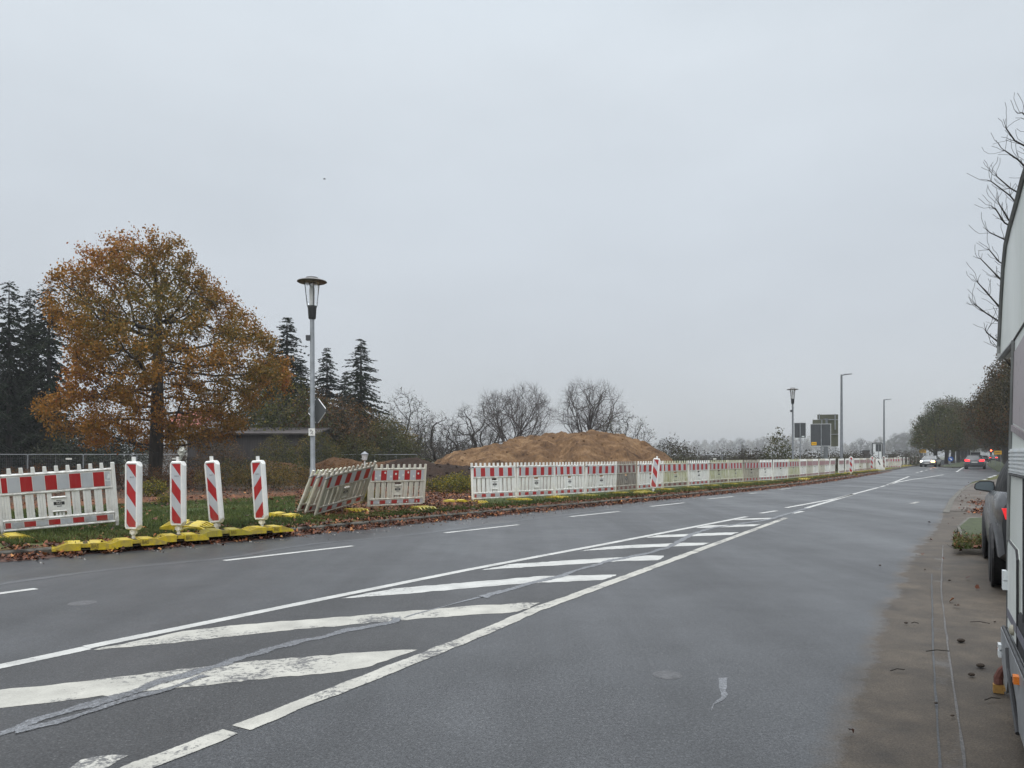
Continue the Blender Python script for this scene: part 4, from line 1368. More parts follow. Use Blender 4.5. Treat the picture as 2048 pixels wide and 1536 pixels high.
# traffic light
p = D(1982, 128)
t = thing('traffic_light', 'traffic light showing red under the trees at the far right', 'traffic light', (p.x, p.y, 0), R(-20))
zc = ZY(901, 128)
m = MB(); m.tube([(0, 0.12, -.1), (0, 0.12, zc - .3)], 0.05, 8); m.build('pole', DARKM, t)
m = MB(); m.bbox((-.16, -.1, zc - .75), (.16, .1, zc + .22)); m.build('signal_housing', DARKM, t)
m = MB(); m.lathe([(0, -.13), (.12, -.125), (.13, -.1)], 14, axis='Y', c=(0, 0, zc)); m.build('red_light', emit('red_signal', (1.0, 0.10, 0.03), 9), t)
m = MB(); m.lathe([(0, -.11), (.11, -.11), (.12, -.1)], 14, axis='Y', c=(0, 0, zc - .3)); m.lathe([(0, -.11), (.11, -.11), (.12, -.1)], 14, axis='Y', c=(0, 0, zc - .58)); m.build('dark_lens', BLACK, t)
# guard rail left of the far road
t = thing('guard_rail', 'steel guard rail behind the middle island on the left', 'guard rail', (0, 0, 0))
a, b = D(1881, 118), D(1896, 150)
m = MB(); m.tube([(a.x, a.y, 0.62), (b.x, b.y, 0.62)], [0.09, 0.09], 8); m.build('rail', GALV_D, t)
m = MB()
for k in range(9):
    q = a.lerp(b, k / 8); m.bbox((q.x - .05, q.y - .05, -.1), (q.x + .05, q.y + .05, .6))
m.build('rail_post', GALV_D, t)
# garden lantern far behind the stack
p = D(729.5, 30)
gz = vz(p); zt = ZY(902.5, 30) - gz
t = thing('garden_lantern', 'small white lantern on a thin post behind the leaning barriers', 'lantern', (p.x, p.y, gz), 0.3)
m = MB(); m.tube([(0, 0, 0), (0, 0, zt - .36)], 0.028, 8); m.build('post', RIM, t)
m = MB(); m.lathe([(0.03, zt - .37), (0.09, zt - .35), (0.13, zt - .12), (0.0, zt - .12)], 6); m.build('lantern_body', simple('lantern_pane', (0.5, 0.51, 0.52), .4, .25, 14), t)
m = MB(); m.lathe([(0.16, zt - .125), (0.15, zt - .10), (0.04, zt - .03), (0.015, zt), (0, zt)], 6); m.build('lantern_roof', GALV, t)
# sawn stump
p = P(877, 981, 0.06)
t = thing('tree_stump', 'low freshly sawn tree stump with an orange cut face in fallen leaves', 'tree stump', (p.x, p.y, 0.0), 0.4)
m = MB(); rb = random.Random(8); prof = []
n_ = 22; b0 = 0
rad = [0.42 + 0.10 * math.sin(3 * a) + rb.uniform(-.03, .03) for a in [2 * PI * k / n_ for k in range(n_)]]
for z, s in ((-0.08, 1.25), (0.06, 1.05), (0.135, 1.0)):
    for k in range(n_):
        a = 2 * PI * k / n_; m.v.append((rad[k] * s * math.cos(a) * 1.15, rad[k] * s * math.sin(a), z))
for i in range(2):
    for k in range(n_): k2 = (k + 1) % n_; m.face((i * n_ + k, i * n_ + k2, (i + 1) * n_ + k2, (i + 1) * n_ + k))
m.build('bark', bark_mat('stump_bark', (0.03, 0.02, 0.014), (0.10, 0.065, 0.04)), t)
tt = NT('cut_wood'); v = tt.coord('Object', (1, 1.1, 1)); wv = tt.n('ShaderNodeTexWave', wave_type='RINGS', rings_direction='Z'); wv.inputs['Scale'].default_value = 9; wv.inputs['Distortion'].default_value = 2; tt.l(v, wv.inputs['Vector'])
tt.base(tt.ramp(wv.outputs['Fac'], [(0.2, (0.34, 0.13, 0.035)), (0.8, (0.56, 0.28, 0.09))])); tt.set(Roughness=0.8)
m2 = MB(); m2.poly([(x, y, 0.138) for x, y, z in m.v[2 * n_:3 * n_]]); m2.build('cut_face', tt.mat, t)

# a bird high over the field
p = D(648.5, 70, ZY(358, 70))
m = MB()
m.tube([(-0.11, 0, 0), (-0.05, 0, 0.005), (0.03, 0, 0.005), (0.1, 0, 0.0), (0.17, 0, -0.01)], [0.01, 0.04, 0.045, 0.02, 0.004], 8)
for s in (-1, 1): m.poly([(-0.04, 0, 0.01), (0.05, 0, 0.01), (0.06, s * 0.14, 0.06), (0.02, s * 0.27, 0.0), (-0.02, s * 0.14, 0.05)])
o = m.build('bird', simple('dark_feathers', (0.03, 0.03, 0.032), 0.8, 0.2, 20)); o.location = p; o.rotation_euler = (0.1, 0, 0.7)
tag(o, 'tiny dark bird flying alone in the grey sky', 'bird')
# ------------------------------------------------------------------ cars
CARGLASS = simple('car_glass', (0.012, 0.014, 0.016), 0.06, 0.2, 2, spec=0.8)
TYRE = simple('tyre_rubber', (0.016, 0.016, 0.017), 0.75, 0.3, 20)
RIMM = simple('wheel_alloy', (0.30, 0.31, 0.32), 0.35, 0.2, 8, metal=0.7)
CHROME = simple('chrome_trim', (0.6, 0.6, 0.6), 0.2, 0.1, 8, metal=0.9)
TRIM = simple('black_trim', (0.02, 0.02, 0.022), 0.5, 0.2, 9)
def paintm(name, col):
    m = simple(name, col, 0.32, 0.04, 2.0, metal=0.3)
    m.node_tree.nodes['Principled BSDF'].inputs['Coat Weight'].default_value = 0.5
    m.node_tree.nodes['Principled BSDF'].inputs['Coat Roughness'].default_value = 0.12
    return m
TAIL_ON = emit('tail_light_on', (1.0, 0.03, 0.04), 2.6)
TAIL_OFF = simple('tail_light_red', (0.35, 0.008, 0.012), 0.2, 0.1, 9)
HEAD_ON = emit('headlight_on', (1.0, 0.94, 0.82), 12)
HEAD_DIM = simple('headlight_glass', (0.5, 0.52, 0.54), 0.1, 0.1, 9)
BLINK = emit('indicator_on', (1.0, 0.34, 0.08), 22)

def car(label, loc, rz, paint, kind='wagon', L_=4.5, W_=1.80, H_=1.48, tail=TAIL_OFF, head=HEAD_DIM, blink=False, glass=CARGLASS, roofpaint=None, group=None, extra=False):
    t = thing('car', label, 'car', loc, rz, group)
    k = L_ / 4.5; hw = W_ / 2
    if kind == 'sedan':
        st = [(-2.22, .50, .72, .78), (-2.15, .36, .94, .90), (-1.95, .30, 1.0, .96), (-1.3, .24, 1.02, 1.0), (-.5, .21, .97, 1.0), (.3, .21, .95, 1.0), (.95, .22, .93, 1.0), (1.5, .24, .88, .98), (1.95, .26, .80, .93), (2.15, .30, .70, .84), (2.23, .40, .58, .74)]
        gh = (-1.55, -0.95, .15, .98)
    else:
        st = [(-2.22, .46, .80, .80), (-2.16, .34, .98, .92), (-2.0, .28, 1.04, .97), (-1.3, .24, 1.03, 1.0), (-.5, .21, 1.0, 1.0), (.3, .21, .98, 1.0), (.95, .22, .95, 1.0), (1.5, .24, .90, .98), (1.95, .26, .82, .93), (2.15, .30, .72, .84), (2.23, .40, .60, .74)]
        gh = (-2.08, -1.60, .20, 1.05)
    b = MB(); ring = 13
    for x, zl, zb, ws in st:
        w_ = hw * ws
        zm = zl + (zb - zl) * 0.55
        half = [(0, zl), (w_ * .80, zl), (w_ * .97, zl + .09), (w_, zm), (w_ * .985, zb - .10), (w_ * .93, zb - .02), (0, zb + .035)]
        full = half + [(-y, z) for y, z in half[1:-1]][::-1]
        for y, z in full[:12]: b.v.append((x * k, y, z))
    ring = 12
    for i in range(len(st) - 1):
        for j in range(ring):
            j2 = (j + 1) % ring
            b.face((i * ring + j, i * ring + j2, (i + 1) * ring + j2, (i + 1) * ring + j))
    b.face([j for j in range(ring)]); b.face([(len(st) - 1) * ring + j for j in range(ring)])
    body = b.build('body', paint, t)
    autosmooth(body, 40)
    # lower skirt and bumpers
    m = MB()
    m.bbox((-2.2 * k, -hw * .84, .22), (-2.05 * k, hw * .84, .42)); m.bbox((2.03 * k, -hw * .78, .24), (2.2 * k, hw * .78, .40))
    m.build('bumper_trim', TRIM, t)
    # greenhouse
    zb0 = 0.96
    xr0, xr1, xf1, xf0 = [v * k for v in gh]
    lo, hi = (hw * .92, hw * .66) if not extra else (hw * .90, hw * .70)
    zt = H_ - 0.05
    def lay(z, f, wd): return [(xr0 + (xr1 - xr0) * f, -wd), (xf0 + (xf1 - xf0) * f, -wd), (xf0 + (xf1 - xf0) * f, wd), (xr0 + (xr1 - xr0) * f, wd)], z
    g = MB()
    for (pl, z) in (lay(zb0, 0, lo), lay(zt, 1, hi)): g.v.extend((x, y, z) for x, y in pl)
    for i in range(4): g.face((i, (i + 1) % 4, 4 + (i + 1) % 4, 4 + i))
    if extra:
        g = MB(); nr = 28
        lv = [(.90, .83, 0), (1.0, .815, .03), (1.12, .79, .12), (1.24, .75, .25), (1.35, .69, .42), (1.43, .60, .62), (1.48, .46, .82), (1.50, .22, 1.0)]
        for z, wd, f in lv:
            xa, xb = xr0 + (xr1 + .25 - xr0) * f, xf0 + (xf1 - .35 - xf0) * f
            for q in range(nr):
                a = 2 * PI * q / nr; ca, sa = math.cos(a), math.sin(a)
                g.v.append(((xa + xb) / 2 + (xb - xa) / 2 * math.copysign(abs(ca) ** .55, ca), wd * math.copysign(abs(sa) ** .45, sa), z))
        for i in range(len(lv) - 1):
            for q in range(nr): g.face((i * nr + q, i * nr + (q + 1) % nr, (i + 1) * nr + (q + 1) % nr, (i + 1) * nr + q))
        g.face([(len(lv) - 1) * nr + q for q in range(nr)])
    gl = g.build('windows' if not extra else 'dark_cabin', glass, t, extra)
    # roof: a crowned sheet
    rf = MB(); nx, ny = 9, 7
    for i in range(nx):
        u = i / (nx - 1); x = xr1 - .03 + (xf1 - xr1 + .06) * u
        for j in range(ny):
            v_ = j / (ny - 1) * 2 - 1
            rf.v.append((x, v_ * (hi + .012), zt - .004 + .05 * (1 - v_ ** 4) * (1 - (2 * u - 1) ** 6) ))
    for i in range(nx - 1):
        for j in range(ny - 1): rf.face((i * ny + j, (i + 1) * ny + j, (i + 1) * ny + j + 1, i * ny + j + 1))
    for j in (0, ny - 1):
        pass
    if not extra: autosmooth(rf.build('roof', roofpaint or paint, t, fix=False), 60)
    pm = MB()
    for s in (-1, 1):
        def at_(x0, x1, f): return (x0 + (x1 - x0) * f)
        for xa, xb in ((xr0, xr1), (xf0, xf1)):
            pm.tube([(xa, s * (lo + .0), zb0 - .02), (xb, s * hi, zt)], [0.045, 0.035], 6)
        xm = (xr0 + xf0) / 2 * .9
        pm.tube([(xm, s * (lo + .004), zb0), (xm * .9, s * (hi + .004), zt)], [0.035, 0.03], 6)
        pm.tube([(xr1, s * hi, zt), (xf1, s * hi, zt)], 0.032, 6)
    if not extra: pm.build('pillar', roofpaint or paint, t)
    # wheels
    for x in (-1.32 * k, 1.33 * k):
        for s in (-1, 1):
            ar = MB(); ar.lathe([(0.0, 0), (0.375, 0), (0.375, 0.02), (0.0, 0.02)], 24, axis='Y', c=(x, s * (hw - 0.012) - .01, .33))
            wl = MB(); wl.lathe([(0.20, -.11), (0.29, -.11), (0.32, -.08), (0.325, 0), (0.32, .08), (0.29, .11), (0.20, .11)], 28, axis='Y', c=(0, 0, 0))
            ww = wl.build('wheel', TYRE, t, True); ww.location = (x, s * (hw - .10), .325)
            rm = MB(); rm.lathe([(0.0, .085), (0.06, .09), (0.07, .07), (0.19, .06), (0.205, .108), (0.215, .108), (0.215, 0)], 24, axis='Y')
            for q in range(5):
                a = q * 2 * PI / 5; rm.box((0.125 * math.cos(a), .078, .125 * math.sin(a)), (0.17, .03, .05), 0, Matrix.Rotation(-a, 3, 'Y'))
            r_ = rm.build('rim', RIMM, ww); r_.scale = (1, s, 1)
            arch = ar.build('wheel_arch', TRIM, t)
    # lights
    for s in (-1, 1):
        m = MB()
        if kind == 'sedan':
            m.prism([(s * .44, .78), (s * .80, .78), (s * .83, .92), (s * .44, .90)], -2.175 * k, -2.13 * k, 'X')
        else:
            if extra: m.prism([(s * .60, .79), (s * .80, .77), (s * .83, .875), (s * .66, .895)], -2.205 * k, -2.06 * k, 'X')
            else: m.prism([(s * .40, .82), (s * .80, .80), (s * .84, .98), (s * .62, 1.0), (s * .40, .93)], -2.215 * k, -2.10 * k, 'X')
            if not extra: m.prism([(-2.2 * k, .82), (-1.92 * k, .90), (-1.95 * k, .99), (-2.15 * k, .99)], s * (hw * .93), s * (hw * .93 + .025), 'Y')
        m.build('tail_light', tail, t)
        m = MB()
        zc_ = .66
        if blink and s > 0: mt = BLINK
        else: mt = head
        m.ball((2.10 * k, s * .62, zc_), 0.11 if not (blink and s > 0) else 0.16, 0, 12, 8, (.9, 1.3, .7)); m.build('headlight', mt, t, True)
        # mirrors
        if extra and s > 0: continue
        m = MB()
        m.ball((.62 * k, s * (hw + .13), 1.02), .11, 0, 14, 10, (.75, 1.1, .72)); m.tube([(.70 * k, s * (hw - .08), .96), (.66 * k, s * (hw + .08), .99)], .03, 6)
        m.build('mirror', TRIM, t, True)
    m = MB(); m.bbox((-2.235 * k, -.26, .60 if kind == 'sedan' else .66), (-2.2 * k, .26, .71 if kind == 'sedan' else .77)); m.bbox((2.2 * k, -.26, .42), (2.245 * k, .26, .53)); m.build('number_plate', simple('plate_white', (.6, .6, .58), .4, .1, 9), t)
    m = MB(); m.bbox((2.17 * k, -.40, .56), (2.236 * k, .40, .66)); m.build('grille', TRIM, t)
    return t

F30 = lambda a: R(90) - R(a)
pd = D(1950.5, 78)
car('grey estate car driving away with both tail lights lit', (pd.x, pd.y, 0), F30(33.5), paintm('paint_grey', (0.10, 0.105, 0.115)), 'wagon', 4.4, 1.78, 1.47, tail=TAIL_ON)
pd = D(1861, 93)
car('silver saloon approaching with one orange glowing headlamp', (pd.x, pd.y, 0), F30(33) + PI + R(-6), paintm('paint_silver', (0.26, 0.27, 0.28)), 'sedan', 4.5, 1.76, 1.40, head=HEAD_ON, blink=True)
pd = D(1968, 165)
car('distant oncoming car with white headlights under the trees', (pd.x, pd.y, 0), F30(33) + PI, paintm('paint_black', (0.02, 0.02, 0.022)), 'sedan', 4.5, 1.76, 1.42, head=emit('headlight_far', (1, .95, .9), 30))
pd = D(1987, 185)
car('distant car with red tail lights at the right roadside', (pd.x, pd.y, 0), F30(34), paintm('paint_dark_blue', (0.03, 0.035, 0.05)), 'wagon', 4.4, 1.78, 1.47, tail=emit('tail_light_far', (1, .03, .03), 4))
# white lorry farther on
pd = D(1951.5, 190)
t = thing('lorry', 'white box lorry far ahead above the grey car', 'lorry', (pd.x, pd.y, 0), F30(33))
LW = simple('lorry_white', (0.70, 0.71, 0.70), 0.5, .1, 1)
m = MB(); m.bbox((-3.0, -1.15, 1.0), (2.6, 1.15, 3.15)); m.build('cargo_box', LW, t)
m = MB(); m.prism([(2.7, .5), (4.4, .5), (4.4, 1.4), (4.1, 2.5), (2.7, 2.6)], -1.05, 1.05, 'Y'); m.build('cab', LW, t)
m = MB(); m.bbox((-3.02, -1.0, 1.15), (-2.98, 1.0, 2.2)); m.bbox((-3.0, -1.0, .55), (2.6, 1.0, .98)); m.build('chassis', TRIM, t)
for x in (-2.0, 3.4):
    for s in (-1, 1):
        m = MB(); m.lathe([(0, -.15), (.42, -.15), (.47, 0), (.42, .15), (0, .15)], 20, axis='Y', c=(x, s * .95, .47)); m.build('wheel', TYRE, t)
# the car parked ahead of the motorhome
pc = car('dark grey car parked behind the motorhome with its red tail light showing', (6.63, 8.80, 0), R(59.3), paintm('paint_graphite', (0.020, 0.021, 0.024)), 'wagon', 4.35, 1.80, 1.50,
         extra=True, tail=emit('tail_light_glow', (0.7, 0.015, 0.02), 0.40), glass=simple('tinted_glass', (0.008, 0.0085, 0.009), 0.5, .2, 3, spec=.10), roofpaint=simple('black_roof', (.012, .012, .013), .5, .2, 4, spec=.3))
def rr_(w_, h_, ins=0.0):
    return [(.795 + ins, .945 + ins * .9), (.85, .93 + ins), (1.0 - ins, .95 + ins), (1.022 - ins, .975), (1.012 - ins, 1.03), (.96 - ins * .6, 1.07 - ins), (.85, 1.075 - ins), (.80 + ins, 1.06 - ins), (.79 + ins, 1.0)]
mg = MB(); mg.prism(rr_(0, 0, .014), .518, .522, 'X'); mg.build('mirror_glass', simple('mirror_glass', (.10, .125, .14), .15, .1, 5, spec=.8), pc)  # grey-blue base colour stands in for the glass's reflection
mh = MB(); mh.prism(rr_(0, 0), .523, .60, 'X'); mh.prism(rr_(0, 0, .02), .60, .66, 'X'); mh.tube([(.62, .78, .95), (.60, .92, .97)], .035, 8); mh.build('mirror_shell', TRIM, pc)

# ------------------------------------------------------------------ motorhome, its side flush along the parking strip
MH = thing('motorhome', 'off-white motorhome with a sleeping bay over its cab, cut off by the right edge', 'motorhome', (0.458, 0, 0.167), R(61))
MH.scale = (.881,) * 3
MW = NT('motorhome_skin')
v_ = MW.coord('Object', (1, 1, .35))
MW.base(MW.mix(MW.rng(MW.noise(v_, 3.0, 6, .7), .5, .8, 0, .5), MW.ramp(MW.noise(v_, 1.2, 4), [(.3, (.50, .53, .50)), (.7, (.64, .67, .64))]), (.30, .33, .24)))
MW.set(Roughness=.4); MWM = MW.mat
def WP(px, py, y=0.0):
    """pixel on the side wall -> (u, z)"""
    x0 = 0.52 + 0.0
    d = (x0 - 0.875 * y * 0) / ((px - CX) / F_PX - math.tan(R(29)))
    u = d / math.cos(R(29))
    return u, CAM_H + (HY - py) / F_PX * d
prof = [(1.6, .02), (1.6, 2.70), (1.75, 2.84), (3.2, 2.90), (4.6, 2.895), (4.95, 2.86), (5.35, 2.83), (5.62, 2.79), (5.80, 2.68), (5.95, 2.50), (6.15, 2.19), (6.14, 2.12), (6.06, 2.085), (5.12, 2.075), (5.22, 1.7), (5.33, 1.4), (5.42, 1.1), (5.46, .80), (5.46, .02)]
m = MB(); m.prism(prof, -2.15, 0.0, 'Y'); m.build('body', MWM, MH)
m = MB()
m.tube([(u, 0.004, z) for u, z in prof[2:14]], 0.018, 6)
m.tube([(u, 0.004, z) for u, z in prof[13:19]], 0.014, 6)
m.build('edge_trim', simple('edge_trim_alu', (.20, .205, .20), .5, .25, 6), MH)
# dark underside of the bay, cab
cabm = simple('cab_paint', (.52, .54, .52), .4, .1, 2)
m = MB(); m.prism([(5.47, .10), (7.05, .10), (7.15, .8), (7.0, 1.02), (6.3, 1.12), (5.7, 2.0), (5.47, 2.04)], -1.92, -.23, 'Y'); m.build('cab', cabm, MH)
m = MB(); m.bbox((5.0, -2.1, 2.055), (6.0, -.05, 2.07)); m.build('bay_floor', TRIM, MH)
# skirt, bulging slightly
SK = simple('skirt_grey', (.20, .21, .22), .45, .2, 3)
m = MB()
m.prism([(1.6, .30), (5.47, .30), (5.485, .13), (5.10, -.02), (4.98, .10), (4.75, .17), (4.5, .10), (4.38, -.02), (1.6, -.02)], .001, .045, 'Y'); m.build('skirt', SK, MH)
m = MB(); m.tube([(4.95, .05, .28), (4.87, .05, .18), (4.72, .05, .10), (4.5, .05, .02), (4.38, .05, -.03)], .012, 6); m.build('arch_seam', TRIM, MH)
m = MB(); m.tube([(1.7, .03, .305), (5.46, .03, .305)], .012, 6); m.build('skirt_seam', TRIM, MH)
# flat things on the wall, each 3 mm proud: name, u0,u1,z0,z1,material
mt_ = NT('mauve_panel'); vq = mt_.coord('Object', (1, 1, .5)); vs_ = mt_.n('ShaderNodeTexVoronoi'); vs_.inputs['Scale'].default_value = 14; mt_.l(vq, vs_.inputs['Vector'])
mt_.base(mt_.mix(mt_.rng(vs_.outputs['Distance'], .05, .14, .85, 0), mt_.mix(mt_.rng(mt_.noise(mt_.coord('Object', (1, 1, .12)), 9, 5, .7), .5, .75, 0, .6), (.31, .275, .285), (.17, .15, .15)), (.05, .045, .045))); mt_.set(Roughness=.5); MAUVE = mt_.mat
STRIPE = simple('stripe_grey_blue', (.12, .12, .145), .5, .15, 4)
VENT = simple('vent_white', (.58, .61, .62), .4, .12, 6)
m = MB(); m.prism([(5.13, 2.02), (5.02, 2.02), (4.3, 2.06), (3.0, 2.06), (3.0, 1.55), (4.4, 1.52), (5.22, 1.60)], .0005, .004, 'Y'); m.build('mauve_band', MAUVE, MH)
m = MB(); m.prism([(5.20, 1.585), (4.3, 1.50), (3.0, 1.50), (3.0, 1.46), (4.3, 1.46), (5.22, 1.55)], .0005, .012, 'Y'); m.build('moulding', simple('moulding_mauve', (.20, .17, .18), .5, .2, 5), MH)
fr = MB(); fr.bbox((4.2, .0005, 1.295), (5.32, .018, 1.30)); fr.bbox((4.2, .0005, 1.30), (5.30, .012, 1.44)); vf = fr.build('fridge_vent', VENT, MH)
m = MB()
for k_ in range(6): m.bbox((4.24, .0125, 1.308 + k_ * .022), (5.27, .020, 1.319 + k_ * .022))
m.build('louvre', VENT, vf)
m = MB(); m.tube([(3.9, .008, 1.285), (5.33, .008, 1.285)], .009, 6); m.build('rubbing_strip', TRIM, MH)
m = MB()
for u in (4.62, 4.05): m.tube([(u, .003, .31), (u, .003, 1.28)], .006, 5)
m.tube([(5.2, .003, 2.09), (4.0, .003, 2.12)], .006, 5); m.build('panel_seam', TRIM, MH)
# storage door
u0, u1 = 4.83, 5.42
door = MB(); door.prism([(u0, .32), (u1, .32), (u1, .83), (u1 - .03, .87), (u0 + .05, .86), (u0, .81)], .0005, .014, 'Y'); dr = door.build('locker_door', simple('locker_white', (.62, .65, .62), .4, .12, 3), MH)
m = MB(); m.tube([(u1 - .004, .012, .32), (u1 - .004, .012, .83), (u1 - .034, .012, .87), (u0 + .05, .012, .86), (u0, .012, .81), (u0, .012, .32)], .007, 6); m.build('door_seal', TRIM, dr)
m = MB(); m.bbox((u1 - .02, .006, .55), (u1 + .05, .04, .605)); m.bbox((u1 - .02, .006, .61), (u1 + .05, .04, .67)); m.build('hinge', VENT, dr)
m = MB(); m.ball((5.02, .02, .375), .032, 0, 12, 8, (1, .6, 1)); m.build('lock', simple('lock_beige', (.35, .33, .26), .5, .2, 9), dr)
m = MB(); m.prism([(u0 - 1.8, .385), (u1 + .03, .385), (u1 + .03, .44), (u0 - 1.8, .44)], .0145, .0165, 'Y'); m.build('side_stripe', STRIPE, MH)
m = MB(); m.bbox((4.36, .045, .225), (4.42, .07, .265)); m.build('side_marker', simple('amber_lens', (.62, .17, .02), .25, .1, 9), MH)
m = MB(); m.bbox((5.40, .046, .17), (5.48, .062, .20)); m.bbox((5.40, .046, .12), (5.48, .062, .16)); m.build('skirt_hinge', VENT, MH)
# wheel under the skirt, mud flap
wl = MB(); wl.lathe([(0.19, -.11), (0.29, -.11), (0.33, -.07), (0.335, 0), (0.33, .07), (0.29, .11), (0.19, .11)], 28, axis='Y'); ww = wl.build('wheel', TYRE, MH, True); ww.location = (4.74, -.10, .19); ww.scale = (1.13, 1, 1.13)
rm = MB(); rm.lathe([(0, .04), (.12, .06), (.19, .10), (.20, .10), (.2, 0)], 24, axis='Y'); rm.build('rim', RIMM, ww)
m = MB()
m.box((0, 0, .05), (.12, .12, .10)); m.box((0, -.14, .10), (.05, .24, .05))
t = thing('wooden_chock', 'ochre wooden block wedged at the motorhome wheel', 'block', tuple(MH.matrix_world @ Vector((0, 0, 0))), 0)
t.location = (2.867, 4.42, 0.003); t.rotation_euler = (0, 0, R(61)); t.scale = (.55, .55, .55)
m = MB(); m.box((0, 0, .045), (.07, .10, .09)); m.box((-.05, -.16, .06), (.04, .24, .045)); m.build('block', simple('ochre_wood', (.30, .17, .045), .8, .25, 12), t)
m = MB(); m.tube([(0, 0, .09), (.01, .0, .16), (0, -.03, .24), (-.02, -.07, .30)], [.045, .045, .04, .03], 8); m.build('strap', simple('rusty_strap', (.10, .035, .025), .8, .3, 12), t)
# ------------------------------------------------------------------ growth
def colonize(seed, attr, roots, step, kill, infl=None, trop=(0, 0, 0), iters=160, jit=0.12):
    """branches that grow towards points spread through the crown's volume"""
    rs = np.random.RandomState(seed)
    pos = [np.array(r[0], float) for r in roots]; par = [r[1] for r in roots]
    attr = np.array(attr, float)
    alive = np.ones(len(attr), bool)
    nd = np.full(len(attr), 1e9); ni = np.zeros(len(attr), int)
    def upd(i0):
        nw = np.array(pos[i0:])
        dm = np.linalg.norm(attr[:, None, :] - nw[None], axis=2)
        j = dm.argmin(1); dv = dm[np.arange(len(attr)), j]
        b = dv < nd
        nd[b] = dv[b]; ni[b] = j[b] + i0
    upd(0)
    trop = np.array(trop, float)
    seen = {}
    for it in range(iters):
        alive &= nd > kill
        act = alive.copy() if infl is None else alive & (nd < infl)
        if not act.any():
            if infl is not None and alive.any(): act = alive.copy()
            else: break
        idx = ni[act]; P_ = np.array(pos)
        dirs = attr[act] - P_[idx]
        dirs /= np.linalg.norm(dirs, axis=1)[:, None] + 1e-9
        acc = np.zeros((len(pos), 3)); np.add.at(acc, idx, dirs)
        i0 = len(pos)
        for i in np.unique(idx):
            v = acc[i]; l = np.linalg.norm(v)
            if l < 1e-6: continue
            if seen.get(i, 0) > 4:
                alive[act.nonzero()[0][idx == i]] = False
                continue
            seen[i] = seen.get(i, 0) + 1
            v = v / l + trop + rs.randn(3) * jit
            v /= np.linalg.norm(v)
            pos.append(P_[i] + v * step); par.append(int(i))
        if len(pos) == i0: break
        upd(i0)
        if len(pos) > 9000: break
    return np.array(pos), np.array(par)

def radii(pos, par, r0, p=2.3, rmax=None):
    n = len(pos); acc = np.zeros(n)
    kids = [[] for _ in range(n)]
    for i in range(n):
        if par[i] >= 0: kids[par[i]].append(i)
    r = np.zeros(n)
    for i in range(n - 1, -1, -1):
        r[i] = r0 if not kids[i] else sum(r[k] ** p for k in kids[i]) ** (1 / p)
    if rmax: r = r0 + (r - r0) * (rmax - r0) / max(1e-6, r.max() - r0)
    return r, kids

def branch_mesh(name, pos, par, r, kids, mat, flare=1.0, mn=3):
    m = MB(); done = set(); stack = [i for i in range(len(pos)) if par[i] < 0]
    while stack:
        i = stack.pop()
        chain = ([par[i]] if par[i] >= 0 else []) + [i]
        j = i
        while kids[j]:
            ks = sorted(kids[j], key=lambda k: -r[k])
            stack.extend(ks[1:]); j = ks[0]; chain.append(j)
        if len(chain) < 2: continue
        rr = [r[k] for k in chain]
        if par[i] >= 0: rr[0] = min(rr[0], rr[1] * 1.15)
        mx = max(rr)
        n_ = 10 if mx > 0.12 else 6 if mx > 0.04 else mn
        if par[i] < 0 and flare > 1: rr[0] *= flare; 
        m.tube([pos[k] for k in chain], rr, n_, cap=False)
    me = m.mesh(name, mat, True, fix=False)
    return me

def twigs(rs, pos, par, idx, per, length, spread, up=0.0, r=0.006, curve=0.3, mat=None, name='twigs', out_=None):
    """fine straight twigs as slim three-sided rods"""
    m = []
    for i in idx:
        base = pos[i]
        ax = pos[i] - pos[par[i]] if par[i] >= 0 else np.array([0, 0, 1.0])
        ax = ax / (np.linalg.norm(ax) + 1e-9)
        for _ in range(per):
            d = ax + rs.randn(3) * spread + np.array([0, 0, up]); d /= np.linalg.norm(d)
            l = length * rs.uniform(.5, 1.2)
            d2 = d + rs.randn(3) * curve + np.array([0, 0, up * .6]); d2 /= np.linalg.norm(d2)
            a = base; b = a + d * l * .55; c = b + d2 * l * .45
            s = np.cross(d, rs.randn(3)); s /= np.linalg.norm(s) + 1e-9
            s2 = np.cross(d, s)
            for (p, q, r0, r1) in ((a, b, r, r * .75), (b, c, r * .75, r * .35)):
                for k in range(3):
                    a0, a1 = 2 * PI * k / 3, 2 * PI * (k + 1) / 3
                    u0 = s * math.cos(a0) + s2 * math.sin(a0); u1 = s * math.cos(a1) + s2 * math.sin(a1)
                    m.append([p + u0 * r0, p + u1 * r0, q + u1 * r1, q + u0 * r1])
            if out_ is not None: out_.append(c)
    return np.array(m)

def leaf_quads(rs, cen, size, asp=0.62, droop=0.0, tilt=None):
    n = len(cen)
    a = rs.randn(n, 3); a /= np.linalg.norm(a, axis=1)[:, None]
    if droop: a[:, 2] -= droop; a /= np.linalg.norm(a, axis=1)[:, None]
    b = rs.randn(n, 3); b -= (b * a).sum(1)[:, None] * a; b /= np.linalg.norm(b, axis=1)[:, None]
    l = (size * rs.uniform(.6, 1.3, n))[:, None]
    return np.stack([cen - a * l * .5, cen + b * l * asp * .5 - a * l * .05, cen + a * l * .5, cen - b * l * asp * .5 - a * l * .05], 1)

def pal(rs, n, cols, wts, var=0.25, clump=None):
    cols = np.array(cols); w_ = np.array(wts, float); w_ /= w_.sum()
    if clump is None: k = rs.choice(len(cols), n, p=w_)
    else:
        k = np.searchsorted(np.cumsum(w_), np.clip(clump + rs.randn(n) * .16, 0, .999))
    c = cols[k] * (1 + var * rs.randn(n, 1)).clip(.4, 1.8)
    return c.clip(0.002, .9)

